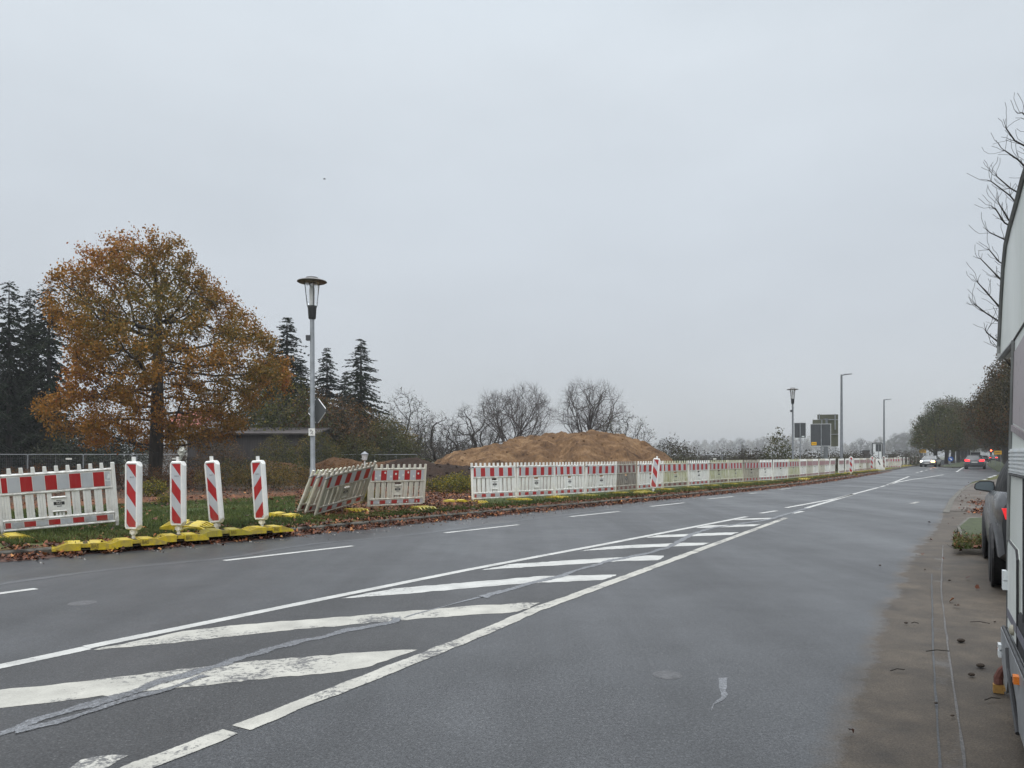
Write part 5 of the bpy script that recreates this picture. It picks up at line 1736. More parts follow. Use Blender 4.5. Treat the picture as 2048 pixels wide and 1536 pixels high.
def clumpv(rs, p, f=0.6):
    ph = rs.rand(6) * 6.28
    v = np.sin(p[:, 0] * f + ph[0] + 1.5 * np.sin(p[:, 2] * f * .8 + ph[1])) + np.sin(p[:, 1] * f * 1.2 + ph[2]) + np.sin(p[:, 2] * f * 1.1 + ph[3] + np.sin(p[:, 0] * f * 1.7 + ph[4]))
    return (v / 6 + .5).clip(0, 1)

BARK_OAK = bark_mat('oak_bark', (0.010, 0.008, 0.006), (0.045, 0.036, 0.028))
BARK_GREY = bark_mat('grey_bark', (0.025, 0.022, 0.018), (0.085, 0.075, 0.062))
BARK_DARK = bark_mat('dark_bark', (0.012, 0.010, 0.008), (0.045, 0.037, 0.03))
LEAF = leafy('autumn_leaves', 0.25)
NEEDLE = leafy('needles', 0.06, 0.9)
NEEDLE.node_tree.nodes['Principled BSDF'].inputs['Specular IOR Level'].default_value = 0.05

def crown_attr(seed, prof, n, lobes=9, shell=0.55, cx=0, cy=0, ex=1.0, ey=1.0):
    """points in a lobed volume of revolution; prof = [(z, radius)]"""
    rs = np.random.RandomState(seed)
    zs = np.array([p[0] for p in prof]); rr = np.array([p[1] for p in prof])
    lob = [(rs.rand() * 6.28, rs.uniform(zs[0], zs[-1]), rs.uniform(.10, .26)) for _ in range(lobes)]
    pts = []
    while len(pts) < n:
        z = rs.uniform(zs[0], zs[-1]); R_ = np.interp(z, zs, rr); a = rs.rand() * 6.28
        if rs.rand() > (R_ / rr.max()) ** 1.3 + .05: continue
        k = 1.0
        for la, lz, ls in lob:
            k += ls * math.exp(-((z - lz) / 1.6) ** 2) * math.cos(a - la) ** 3
        u = rs.rand()
        rad = R_ * k * (math.sqrt(u) if rs.rand() > shell else (0.62 + .38 * u))
        pts.append((cx + ex * rad * math.cos(a), cy + ey * rad * math.sin(a), z))
    return pts

def trunk_roots(h, step=0.4, lean=(0, 0), n0=(0, 0, -0.15)):
    k = max(2, int(h / step)); out_ = []
    for i in range(k + 1):
        f = i / k
        out_.append(((n0[0] + lean[0] * f + .04 * math.sin(f * 5), n0[1] + lean[1] * f + .04 * math.cos(f * 4), n0[2] + (h + .15) * f), i - 1))
    return out_

def put(name, label, cat, loc, parts, group=None, rz=0.0, sc=1.0):
    t = thing(name, label, cat, loc, rz, group)
    t.scale = (sc,) * 3 if not hasattr(sc, '__len__') else sc
    for nm, me in parts: link(nm, me, t)
    return t

def leaf_crown(seed, pos, r, rmaxleaf, per, spread, size, cols, wts, mat=LEAF, f=.6, zmin=None, name='crown', asp=.62, droop=.15, keep=1.0, gap=None):
    rs = np.random.RandomState(seed)
    idx = np.where(r < rmaxleaf)[0]
    if zmin is not None: idx = idx[(pos[idx, 2] > zmin) | (np.hypot(pos[idx, 0], pos[idx, 1]) > 2.5)]
    if gap is not None:
        g = clumpv(np.random.RandomState(seed + 77), pos[idx], gap[0]); idx = idx[g > gap[1]]
    if keep < 1: idx = idx[rs.rand(len(idx)) < keep]
    c = np.repeat(pos[idx], per, 0) + rs.randn(len(idx) * per, 3) * spread
    V = leaf_quads(rs, c, size, asp, droop)
    return quads_mesh(name, V, mat, pal(rs, len(c), cols, wts, .22, clumpv(rs, c, f)))

# ------------------------------------------------------------------ the oak
def build_oak():
    prof = [(2.0, 2.4), (2.8, 4.8), (4.0, 6.0), (5.6, 6.3), (7.2, 6.0), (8.6, 5.9), (10.2, 5.2), (11.8, 4.1), (13.0, 2.7), (13.9, 1.0)]
    at = crown_attr(11, prof, 3000, 22, .6)
    pos, par = colonize(3, at, trunk_roots(9.5, .4, (.25, 0)), .36, .50, None, (0, 0, .04), 170, .16)
    r, kids = radii(pos, par, .012, 2.25, .40)
    tm = branch_mesh('trunk', pos, par, r, kids, [BARK_OAK], 1.35)
    cm = leaf_crown(5, pos, r, .034, 48, .21, .148,
                    [(.098, .076, .012), (.155, .092, .012), (.225, .106, .013), (.29, .128, .014), (.32, .120, .016), (.26, .078, .014)], [2.6, 4, 4, 2.8, 1.2, .6], f=.55, keep=.95, zmin=4.6, gap=(1.15, .26))
    p = D(309, 40); 
    return put('oak_tree', 'large oak tree in orange-brown autumn leaf behind the beacons', 'tree', (p.x, p.y, vz(p)), [('trunk', tm), ('crown', cm)], rz=.6, sc=(.91, .91, .97))
build_oak()

# ------------------------------------------------------------------ spruces
def spruce_mesh(seed, H, Rm, z0, bare=0.0, dens=1.0, droop=.35, col=((.007, .012, .007), (.012, .019, .010), (.020, .027, .013)), thin=1.0, pw=.85, gap=0.0):
    rs = np.random.RandomState(seed)
    m = MB(); m.tube([(0, 0, -.2), (0, 0, H * .5), (0, 0, H)], [H * .016, H * .010, .015], 8, cap=False)
    Q = []; z = z0
    while z < H - .15:
        t_ = (z - z0) / (H - z0)
        Lb = Rm * (1 - t_) ** pw * rs.uniform(.8, 1.15) + .12
        nb = max(4, int(7 * dens))
        off = rs.rand() * 6.28
        for b in range(nb):
            if gap and rs.rand() < gap: continue
            a = off + b * 2 * PI / nb + rs.randn() * .22
            L1 = Lb * rs.uniform(.55, 1.2); zj = rs.uniform(-.28, .28); dj = droop * rs.uniform(.6, 1.9); ns = max(3, int(L1 / .20))
            pts = []
            for s in range(ns + 1):
                f = s / ns
                zz = z + zj + .22 * L1 * f * (1 - t_ * .2) * (.6 if t_ > .6 else -.1) - dj * L1 * (f ** 1.4) + .16 * L1 * max(0, f - .7)
                pts.append(np.array([math.cos(a) * L1 * f, math.sin(a) * L1 * f, zz]))
            m.tube(pts[::2] if len(pts) > 4 else pts, .018 if L1 > 1 else .010, 3, cap=False)
            side = np.array([-math.sin(a), math.cos(a), 0.0])
            for s in range(max(1, int(ns * (.12 if z > z0 + 1 else .3))), ns + 1):
                f = s / ns
                for _ in range(int(7 * thin + .5)):
                    wl = (.14 + .34 * min(1, L1 / 2.2) * (1 - .65 * f)) * rs.uniform(.6, 1.25)
                    sg = rs.choice([-1, 1])
                    d = side * sg * rs.uniform(.35, 1.0) + np.array([math.cos(a), math.sin(a), 0]) * rs.uniform(.1, .8) + np.array([0, 0, -rs.uniform(.1, 1.2) * (1.2 - t_)])
                    d /= np.linalg.norm(d)
                    n_ = np.cross(d, rs.randn(3)); n_ /= np.linalg.norm(n_) + 1e-9
                    p0 = pts[s] + rs.randn(3) * .03
                    w_ = wl * rs.uniform(.18, .34)
                    Q.append([p0 - n_ * w_ * .5, p0 + d * wl * .6 - n_ * w_ * .62, p0 + d * wl * 1.05, p0 + d * wl * .5 + n_ * w_ * .62])
        z += (.30 + .30 * (1 - t_)) / max(.6, dens) * rs.uniform(.8, 1.2)
    V = np.array(Q); c = pal(rs, len(V), col, [1, 1.4, .8], .25, clumpv(rs, V[:, 0], .9))
    return m.mesh('trunk', [BARK_DARK], True, fix=False), quads_mesh('crown', V, NEEDLE, c)

SP = [spruce_mesh(21, 14.0, 3.3, 1.2, dens=1.2, thin=1.2), spruce_mesh(22, 12.0, 2.9, .5, dens=1.25, thin=1.3), spruce_mesh(23, 15.5, 2.7, 3.6, dens=1.05, droop=.5, pw=.5, gap=.22, thin=1.3)]
def spruce(k, px, d, ytop, label, sc_r=1.0, rz=0.0):
    H0 = (14.0, 12.0, 15.5)[k]
    p = D(px, d); gz = max(-.5, vz(p)); H = ZY(ytop, d) - gz; s = H / H0
    put('spruce_tree', label, 'tree', (p.x, p.y, gz), [('trunk', SP[k][0]), ('crown', SP[k][1])], 'spruces behind the oak', rz, (s * sc_r, s * sc_r, s))
spruce(2, -42, 58, 575, 'dark spruce cut by the left edge of the photo', 1.1, .3)
spruce(2, 18, 60, 562, 'tall dark spruce with bare lower trunk at the far left', 1.05, 1.0)
spruce(2, 60, 64, 577, 'dark spruce between the far left spruce and the oak', 1.05, 2.1)
spruce(2, 98, 61, 566, 'dark spruce just touching the left side of the oak', 1.15, 3.3)
spruce(1, 40, 70, 690, 'low dark spruce filling the gap under the left spruces', 1.5, 4.1)
spruce(1, -15, 66, 700, 'low dark spruce at the left border', 1.6, 5.1)
spruce(1, 105, 68, 760, 'small dark spruce under the left side of the oak', 1.9, .1)
spruce(0, 574, 70, 634, 'pointed spruce rising right behind the oak crown', 1.5, .4)
spruce(1, 654, 76, 699, 'small spruce right of the near lamp pole', 1.3, 1.2)
spruce(0, 722, 70, 678, 'tallest spruce of the right-hand pair, with ragged branches', 1.45, 2.0)
spruce(1, 602, 72, 722, 'dark spruce between the near lamp pole and the pointed spruce', 1.5, 2.2)
spruce(1, 545, 76, 690, 'dark spruce half hidden by the right side of the oak', 1.6, 1.1)
spruce(1, 690, 78, 745, 'darker spruce between the two right-hand spruces', 1.2, 3.0)

# ------------------------------------------------------------------ leafy mixed trees between the barn and the orchard
def bush_tree(seed, H, Rr, cols, wts, n=900, per=16, size=.15, spread=.24, trunk_h=.8, r0=.010, rmax=.14, keep=1.0, bark=None, low=.25, kill=.5):
    prof = [(H * low * .6, Rr * .55), (H * .35, Rr), (H * .6, Rr * .92), (H * .82, Rr * .6), (H, Rr * .15)]
    at = crown_attr(seed, prof, n, 8, .5)
    pos, par = colonize(seed + 1, at, trunk_roots(trunk_h, .3), .34, kill, None, (0, 0, .08), 120, .16)
    r, kids = radii(pos, par, r0, 2.3, rmax)
    tm = branch_mesh('trunk', pos, par, r, kids, [bark or BARK_GREY], 1.2)
    cm = leaf_crown(seed + 2, pos, r, r0 * 2.6, per, spread, size, cols, wts, f=.9, keep=keep)
    return tm, cm
OLIVE = [(.030, .036, .008), (.058, .060, .010), (.10, .076, .010), (.15, .09, .012)]
BROWN = [(.032, .022, .008), (.065, .036, .010), (.115, .050, .011), (.075, .060, .012)]
DKGRN = [(.018, .024, .012), (.030, .036, .016), (.048, .05, .02)]
BT = [bush_tree(31, 6.2, 3.0, OLIVE, [3, 4, 2, 1.2], 1000, 17), bush_tree(35, 6.0, 2.8, BROWN, [3, 4, 2, 2], 1000, 15, keep=.9), bush_tree(39, 5.0, 3.0, DKGRN, [3, 4, 2], 900, 17)]
for k, px, d, yt, lab, sx, rz in (
        (0, 560, 60, 745, 'olive-green tree with yellowing leaves right of the oak', 1.15, .2), (2, 515, 64, 800, 'dark green tree in front of the barn roof', 1.2, 1.1),
        (1, 640, 62, 772, 'reddish-brown tree directly behind the near lamp pole', 1.15, 2.2), (1, 690, 66, 790, 'brown half-bare tree below the right-hand spruces', 1.1, 3.2),
        (2, 600, 68, 790, 'dark bushy tree between barn and lamp pole', 1.2, 4.0), (0, 768, 64, 830, 'olive bush at the foot of the tallest spruce', 1.2, 5.0),
        (2, 730, 72, 810, 'dark green bush under the tallest spruce', 1.3, 5.7), (0, 812, 70, 868, 'low greenish bush left of the twisted orchard trees', 1.4, .7),
        (0, 640, 54, 862, 'olive bush at the right end of the barn wall', 1.2, 1.7), (0, 556, 51, 868, 'olive bush standing before the middle of the barn wall', 1.1, 2.7), (1, 438, 51, 874, 'brown bush before the left half of the barn wall', 1.3, 3.9), (1, 350, 62, 880, 'brown bush left of the barn', 1.2, 2.9),
        (2, 170, 62, 838, 'dark green tree under the left half of the oak', 1.5, 3.5), (2, 235, 66, 852, 'dark green bush behind the oak trunk', 1.5, 4.4), (0, 700, 60, 868, 'olive shrub behind the white garden lantern', 1.5, 5.3),
        (1, 860, 74, 880, 'brownish scrub behind the sand heap at its left end', 1.6, .9), (2, 930, 76, 884, 'dark scrub between the orchard trees and the sand heap', 1.6, 2.0)):
    p = D(px, d); gz = max(-.5, vz(p)); s = (ZY(yt, d) - gz) / (6.2, 6.0, 5.0)[k]
    put('broadleaf_tree', lab, 'tree', (p.x, p.y, gz), [('trunk', BT[k][0]), ('crown', BT[k][1])], 'mixed trees behind the site fence', rz, (s * sx, s * sx, s))
# light green conifer-like bush glimpsed between spruces and oak
GB = bush_tree(44, 4.2, 1.6, [(.05, .10, .06), (.08, .15, .09), (.11, .19, .12)], [1, 1, 1], 500, 14, .14)
p = D(122, 66); put('bush', 'pale blue-green bush glimpsed under the left side of the oak', 'bush', (p.x, p.y, -.5), [('trunk', GB[0]), ('crown', GB[1])], None, 0, .93)

# ------------------------------------------------------------------ bare trees
def bare_tree(seed, H, prof, n, stems=1, spread=.5, r0=.010, rmax=.16, step=.32, kill=.45, trop=(0, 0, .14), tper=3, tlen=.6, tsp=.55, tr=.008, up=.3, jit=.12, leaves=None, th=1.0, infl=None, bark=None):
    at = crown_attr(seed, prof, n, 7, .45)
    rs = np.random.RandomState(seed)
    roots = []
    for s in range(stems):
        a = s * 2 * PI / max(1, stems) + rs.rand(); b0 = len(roots)
        R_ = trunk_roots(th, .35, (spread * math.cos(a), spread * math.sin(a)) if stems > 1 else (spread * .3, 0), (.12 * math.cos(a) * (stems > 1), .12 * math.sin(a) * (stems > 1), -.15))
        roots += [(p_, q + b0 if q >= 0 else -1) for p_, q in R_]
    pos, par = colonize(seed + 1, at, roots, step, kill, infl, trop, 150, jit)
    r, kids = radii(pos, par, r0, 2.35, rmax)
    tm = branch_mesh('trunk', pos, par, r, kids, [bark or BARK_GREY], 1.3)
    idx = np.where(r < r0 * 2.2)[0]
    tips = []
    V = twigs(rs, pos, par, idx, tper, tlen, tsp, up, tr, .35, out_=tips)
    cm = quads_mesh('twigs', V, bark or BARK_GREY)
    parts = [('trunk', tm), ('twigs', cm)]
    if leaves:
        cols, per, size, sp_ = leaves
        tips = np.array(tips); c = np.repeat(tips, per, 0) + rs.randn(len(tips) * per, 3) * sp_
        c = c[rs.rand(len(c)) < .8]
        parts.append(('leaves', quads_mesh('leaves', leaf_quads(rs, c, size), LEAF, pal(rs, len(c), cols, [1] * len(cols)))))
    return parts
BARK_TW = bark_mat('birch_twig_bark', (0.030, 0.022, 0.020), (0.075, 0.06, 0.055))
def fork_tree(seed, H, Wd, stems, bark, depth=6, spread=.55, tl=.8):
    """stems that fork again and again into a fan"""
    rs = np.random.RandomState(seed); pos = []; par = []
    def inside(p): 
        z = (p[2] - H * .56) / (H * .46); q = np.hypot(p[0], p[1]) / (Wd * (1 - .18 * max(0, -z)))
        return z * z + q * q < rs.uniform(.85, 1.12)
    def grow(i, d, L_, k):
        n_ = max(2, int(L_ / .33)); p = pos[i]; ids = []
        for s in range(n_):
            d = d + rs.randn(3) * .10 + np.array([0, 0, .035]); d /= np.linalg.norm(d)
            p = p + d * L_ / n_
            if p[2] > H * .3 and not inside(p): break
            pos.append(p); par.append(i); i = len(pos) - 1; ids.append(i)
        if k >= depth or not ids: return
        nb = 2 if rs.rand() < .55 else 3
        for b in range(nb):
            v = d + rs.randn(3) * (.34 + .05 * k); v[2] += .10 * (k < 4) - .06 * (k >= 4); v /= np.linalg.norm(v)
            grow(i, v, L_ * rs.uniform(.62, .86), k + 1)
        if k >= 1 and len(ids) > 2:
            for j in ids[1:-1]:
                if rs.rand() < .42:
                    v = d + rs.randn(3) * .75; v /= np.linalg.norm(v); grow(j, v, L_ * rs.uniform(.35, .6), min(depth, k + 2))
    for s in range(stems):
        a = s * 2 * PI / stems + rs.rand() * .8
        pos.append(np.array([.14 * math.cos(a), .14 * math.sin(a), -.15])); par.append(-1)
        lean = spread * rs.uniform(.25, 1.1)
        grow(len(pos) - 1, np.array([lean * math.cos(a), lean * math.sin(a), 1.0]), H * .30, 0)
    pos, par = np.array(pos), np.array(par)
    r, kids = radii(pos, par, .0062, 2.5, .13)
    V = twigs(rs, pos, par, np.where(r < .0105)[0], 2, tl, .42, .05, .0048, .3)
    return [('trunk', branch_mesh('trunk', pos, par, r, kids, [bark], 1.3)), ('twigs', quads_mesh('twigs', V, bark))]
birch1 = fork_tree(53, 9.6, 4.0, 7, BARK_TW, 6, .62, .65)
birch2 = fork_tree(58, 9.8, 4.0, 7, BARK_TW, 6, .52, .55)
p = D(1028, 76); put('bare_birch', 'leafless spreading birch with forked stems, left of the pair behind the sand heap', 'tree', (p.x, p.y, -.5), birch1, None, .4, 1.0)
p = D(1178, 76); put('bare_birch', 'denser leafless birch, right of the pair behind the sand heap', 'tree', (p.x, p.y, -.5), birch2, None, 1.4, (.96, .96, 1.0))
# gnarled orchard trees
gn = [(1.0, 1.2), (1.8, 2.3), (3.0, 2.5), (4.0, 1.9), (4.8, .7)]
SPARSE = ([(.05, .05, .018), (.08, .07, .022), (.035, .04, .016)], 1, .12, .12)
orch = [bare_tree(61 + 4 * k, 4.8, gn, 330, 1, .6, .011, .17, .30, .42, (0, 0, .02), 4, .5, .8, .008, .15, .34, lv, th=.9, bark=BARK_DARK) for k, lv in ((0, None), (1, SPARSE), (2, None))]
tall = bare_tree(77, 6.6, [(1.2, 1.6), (2.6, 2.6), (4.2, 2.3), (5.6, 1.3), (6.6, .3)], 520, 1, .2, .010, .13, .32, .42, (0, 0, .12), 4, .5, .7, .008, .2, .2, ([(.05, .045, .018), (.03, .035, .016)], 1, .11, .12), th=1.6, bark=BARK_DARK)
p = D(808, 72); put('fruit_tree', 'tall sparse fruit tree right of the last spruce', 'tree', (p.x, p.y, -.5), tall, None, .5, ((ZY(776, 72) + .5) / 6.6,) * 3)
for k, px, d, yt, lab, sx, rz in ((0, 872, 62, 828, 'gnarled bare fruit tree at the left end of the sand heap', .95, .4), (2, 948, 66, 806, 'crooked bare fruit tree left of the bare birches', 1.0, 2.4),
                                  (1, 1248, 70, 826, 'drooping fruit tree with a few leaves at the right of the bare birches', 1.0, 1.0), (2, 905, 70, 852, 'low crooked fruit tree between two gnarled ones', 1.1, 4.0),
                                  (0, 980, 74, 842, 'small bare fruit tree under the left birch', 1.0, 5.2), (1, 830, 76, 840, 'sparse bare bushy fruit tree behind the tall fruit tree', 1.2, 3.1)):
    p = D(px, d); s = (ZY(yt, d) + .5) / 4.8
    put('fruit_tree', lab, 'tree', (p.x, p.y, -.5), orch[k], 'gnarled trees of the old orchard', rz, (s * sx, s * sx, s))

# shrubs near the site fence on the right
SH = bush_tree(81, 3.4, 1.0, [(.030, .040, .014), (.055, .058, .018), (.09, .075, .024)], [3, 3, 1.5], 500, 16, .13, .16, .4, .008, .07, kill=.34)
p = D(1557, 52); gz = -.45; put('bush', 'upright green-brown bush standing alone left of the far lamp', 'bush', (p.x, p.y, gz), [('trunk', SH[0]), ('crown', SH[1])], None, .3, (1.0, 1.0, (ZY(858, 52) - gz) / 3.4))
SH2 = bush_tree(85, 1.9, 1.5, [(.025, .020, .014), (.04, .032, .018), (.05, .05, .02)], [2, 2, 1], 420, 26, .10, .18, .3, .008, .06, keep=.9, kill=.3)
p = D(1347, 58); put('bush', 'dark round bush just right of the sand heap', 'bush', (p.x, p.y, -.5), [('trunk', SH2[0]), ('crown', SH2[1])], None, 1.0, (1.35, 1.35, (ZY(882, 58) + .5) / 1.9))
p = D(1485, 60); put('bush', 'thin ragged dark shrub standing above the low scrub', 'bush', (p.x, p.y, -.5), [('trunk', SH2[0]), ('crown', SH2[1])], None, 2.0, (.16, .16, (ZY(888, 60) + .5) / 1.9))
hx = [(1395, 62, 904), (1420, 64, 908), (1450, 63, 903), (1500, 62, 907), (1515, 60, 900), (1590, 60, 906), (1625, 62, 904), (1660, 70, 906), (1705, 80, 905), (1730, 86, 905), (1770, 96, 903), (1800, 100, 903), (1822, 112, 901)]
for i, (px, d, yt) in enumerate(hx):
    p = D(px, d); put('scrub_bush', 'low dark scrub beyond the barrier row, %s counted from the sand heap' % ORD[i], 'bush', (p.x, p.y, -.5), [('trunk', SH2[0]), ('crown', SH2[1])], 'low scrub beyond the barriers', i * 1.3, (1.6, 1.6, (ZY(yt, d) + .5) / 1.9))

# brown hedge below the oak and yellow weeds
HB = [bush_tree(91 + 3 * k, 1.5, 1.5, c_, w_, 420, 18, .085, .12, .25, .006, .04, kill=.24) for k, (c_, w_) in enumerate((
    ([(.045, .020, .010), (.085, .036, .014), (.14, .058, .018), (.06, .045, .014)], [2, 3, 2, 1]), ([(.05, .042, .010), (.10, .075, .014), (.14, .085, .016), (.045, .05, .014)], [2, 3, 2, 2])))]
hb = [(0, 20, 36, 938), (0, 75, 37, 932), (0, 130, 38, 934), (0, 188, 37, 930), (0, 245, 38, 930), (0, 300, 37.5, 933), (0, 352, 36.5, 930), (0, 405, 36, 931), (1, 452, 35.5, 924), (1, 500, 35, 924), (1, 548, 34.5, 921), (1, 596, 34, 924), (0, 655, 36, 926), (0, 700, 37, 929)]
for i, (k, px, d, yt) in enumerate(hb):
    p = D(px, d); gz = vz(p); s = (ZY(yt, d) - gz) / 1.5
    put('hedge_shrub', ('reddish-brown' if k == 0 else 'yellow-olive') + ' shrub in the low hedge below the oak, %s from the left' % ORD[i], 'hedge shrub', (p.x, p.y, gz - .03), [('stems', HB[k][0]), ('foliage', HB[k][1])], 'shrubs of the low autumn hedge', i * 1.7, (.85, .7, s))
WE = bush_tree(101, .62, .55, [(.16, .13, .012), (.09, .09, .014), (.22, .17, .015), (.05, .06, .015)], [2, 2, 1, 1], 120, 9, .07, .07, .12, .004, .018, kill=.13)
for i, (px, d, s, lab) in enumerate(((880, 27, .8, 'yellow-green weed patch in front of the dark soil heap'), (918, 26, .85, 'yellow weed patch beside the first panel of the long row'), (900, 30, .9, 'weed patch behind the tree stump'),
                                (930, 29.5, 1.0, 'weed patch against the dark soil left of the long row'), (310, 27, .9, 'yellow-leaved sapling between the first two beacons'), (328, 21, .45, 'small yellow weed in the grass left of the second beacon'),
                                (742, 20.5, .55, 'green weed growing through the gap beside the mildewed panel'))):
    p = D(px, d); put('weed', lab, 'weed', (p.x, p.y, vz(p)), [('stems', WE[0]), ('foliage', WE[1])], None, i * 2.1, s)

# ------------------------------------------------------------------ avenue along the far road
AVC = [(.028, .036, .005), (.055, .060, .007), (.085, .070, .008), (.11, .055, .008)]
def ave_tree(seed, H, Rr, th, cols, wts, n=1300, per=26, keep=.95, size=.21):
    prof = [(th + .2, Rr * .6), (H * .38, Rr), (H * .6, Rr * .95), (H * .85, Rr * .55), (H, Rr * .2)]
    at = crown_attr(seed, prof, n, 9, .5)
    pos, par = colonize(seed + 1, at, trunk_roots(th, .4), .42, .58, None, (0, 0, .12), 140, .14)
    r, kids = radii(pos, par, .012, 2.3, .30)
    tm = branch_mesh('trunk', pos, par, r, kids, [BARK_DARK], 1.3)
    rs = np.random.RandomState(seed)
    V = twigs(rs, pos, par, np.where(r < .020)[0], 1, .8, .6, .2, .007, .3)
    return [('trunk', tm), ('twigs', quads_mesh('twigs', V, BARK_DARK)), ('crown', leaf_crown(seed + 2, pos, r, .032, per, .30, size, cols, wts, f=.5, keep=keep))]
AV = [ave_tree(111, 10.0, 4.0, 2.1, AVC, [3, 4, 2, 1]), ave_tree(121, 11.5, 4.6, 2.4, [(.024, .022, .005), (.050, .034, .007), (.09, .038, .008), (.042, .050, .008)], [3, 4, 2.4, 2.4], per=30, keep=.97),
      ave_tree(131, 10.5, 4.2, 2.3, [(.038, .030, .007), (.068, .048, .010), (.10, .058, .010)], [3, 3, 2], keep=.85)]
left_av = [(1871, 106, 803, 0, .95), (1893, 122, 800, 2, 1.0), (1906, 137, 797, 0, 1.0), (1917, 152, 806, 0, 1.1), (1925, 168, 812, 2, 1.0), (1932, 186, 820, 0, 1.1), (1938, 206, 828, 2, 1.1), (1944, 232, 838, 0, 1.1), (1949, 262, 848, 2, 1.2), (1953.5, 300, 858, 2, 1.2)]
for i, (px, d, yt, k, sx) in enumerate(left_av):
    p = D(px, d); s = (ZY(yt, d) + .2) / (10.0, 11.5, 10.5)[k]
    put('avenue_tree', 'roadside tree on the left of the far avenue, %s in line from the oncoming car' % ORD[i], 'tree', (p.x, p.y, -.2), AV[k], 'trees of the far avenue', i * 1.37, (s * sx, s * sx, s))
right_av = [(2052, 66, 705, 1, .90), (2042, 76, 700, 1, .92), (2026, 88, 722, 1, 1.0), (2018, 102, 742, 1, .95), (2012, 120, 768, 2, .95), (2008, 142, 790, 1, .95), (2000, 168, 812, 2, .95), (1995, 200, 832, 2, .95), (1990, 245, 850, 2, 1.0)]
for i, (px, d, yt, k, sx) in enumerate(right_av):
    p = D(px, d); s = (ZY(yt, d) + .2) / (10.0, 11.5, 10.5)[k]
    put('avenue_tree', 'dark tree on the right of the far avenue, %s in line beyond the motorhome' % ORD[i], 'tree', (p.x, p.y, -.2), AV[k], 'trees of the far avenue', i * 2.11 + .5, (s * sx, s * sx, s))

# ------------------------------------------------------------------ hazy rows of trees across the field
def far_tree(seed, H, Rr, th, cols, low=.3):
    prof = [(th, Rr * .5), (H * .4, Rr), (H * .65, Rr * .9), (H * .88, Rr * .5), (H, Rr * .15)]
    rs = np.random.RandomState(seed)
    at = crown_attr(seed, prof, 420, 9, .5)
    pos, par = colonize(seed + 1, at, trunk_roots(th, .8), .8, 1.1, None, (0, 0, .1), 80, .15)
    r, kids = radii(pos, par, .03, 2.3, .32)
    return [('trunk', branch_mesh('trunk', pos, par, r, kids, [BARK_DARK], 1.2)), ('crown', leaf_crown(seed + 2, pos, r, .09, 16, .55, .50, cols, [1] * len(cols), f=.35, keep=.9))]
FT = [far_tree(141, 15, 5.6, 3.0, [(.05, .045, .02), (.08, .06, .025)]), far_tree(151, 16, 6.5, 2.5, [(.03, .032, .02), (.045, .045, .022)]), far_tree(161, 14, 4.4, 3.5, [(.07, .07, .03), (.10, .08, .03)])]
ft = [(1312, 420, 885, 0), (1330, 400, 876, 1), (1352, 430, 881, 0), (1372, 440, 882, 2), (1392, 400, 880, 0), (1410, 430, 879, 2), (1428, 420, 881, 0), (1446, 380, 876, 0), (1462, 400, 880, 2), (1480, 330, 875, 1), (1497, 400, 879, 2), (1513, 360, 877, 0),
      (1528, 340, 873, 0), (1545, 350, 871, 2), (1566, 330, 870, 0), (1584, 340, 869, 2), (1603, 330, 872, 0), (1622, 330, 871, 2), (1644, 340, 876, 0), (1664, 330, 882, 1), (1690, 360, 886, 2), (1703, 380, 886, 0), (1722, 260, 876, 1), (1738, 280, 882, 1), (1759, 300, 874, 0), (1776, 320, 880, 2), (1791, 240, 866, 1), (1808, 230, 863, 1), (1822, 250, 868, 1), (1836, 300, 884, 0),
      (1040, 460, 893, 0), (1275, 430, 888, 0), (1292, 430, 890, 2), (915, 430, 892, 1), (870, 420, 893, 0)]
for i, (px, d, yt, k) in enumerate(ft):
    d = d * 2.6
    p = D(px, d); s = (ZY(yt, d) + .5) / (15, 16, 14)[k]
    lab = ('pale hazy tree in the row far across the field' if k != 1 else 'darker rounded hazy tree in the row far across the field')
    put('field_tree', lab, 'tree', (p.x, p.y, -.5), FT[k], 'hazy pale trees far across the field' if k != 1 else 'hazy darker trees far across the field', i * 1.9, (s * (.95 + .25 * ((i * 7) % 5) / 5), s * (.95 + .25 * ((i * 7) % 5) / 5), s))
# far wood that closes the horizon
rs = np.random.RandomState(7)
c = []
for k in range(900):
    px = rs.uniform(-900, 2700); d = rs.uniform(1350, 1550)
    h = rs.uniform(7, 16)
    p = D(px, d)
    q = np.stack([rs.randn(26) * 5 + p.x, rs.randn(26) * 3.2 + p.y, (rs.rand(26) ** .8) * h - .5], 1); c.append(q)
c = np.concatenate(c)
o = link('far_wood', quads_mesh('far_wood', leaf_quads(rs, c, 3.2, .8), LEAF, pal(rs, len(c), [(.03, .03, .018), (.05, .045, .022)], [1, 1])))
struct(o, 'stuff')

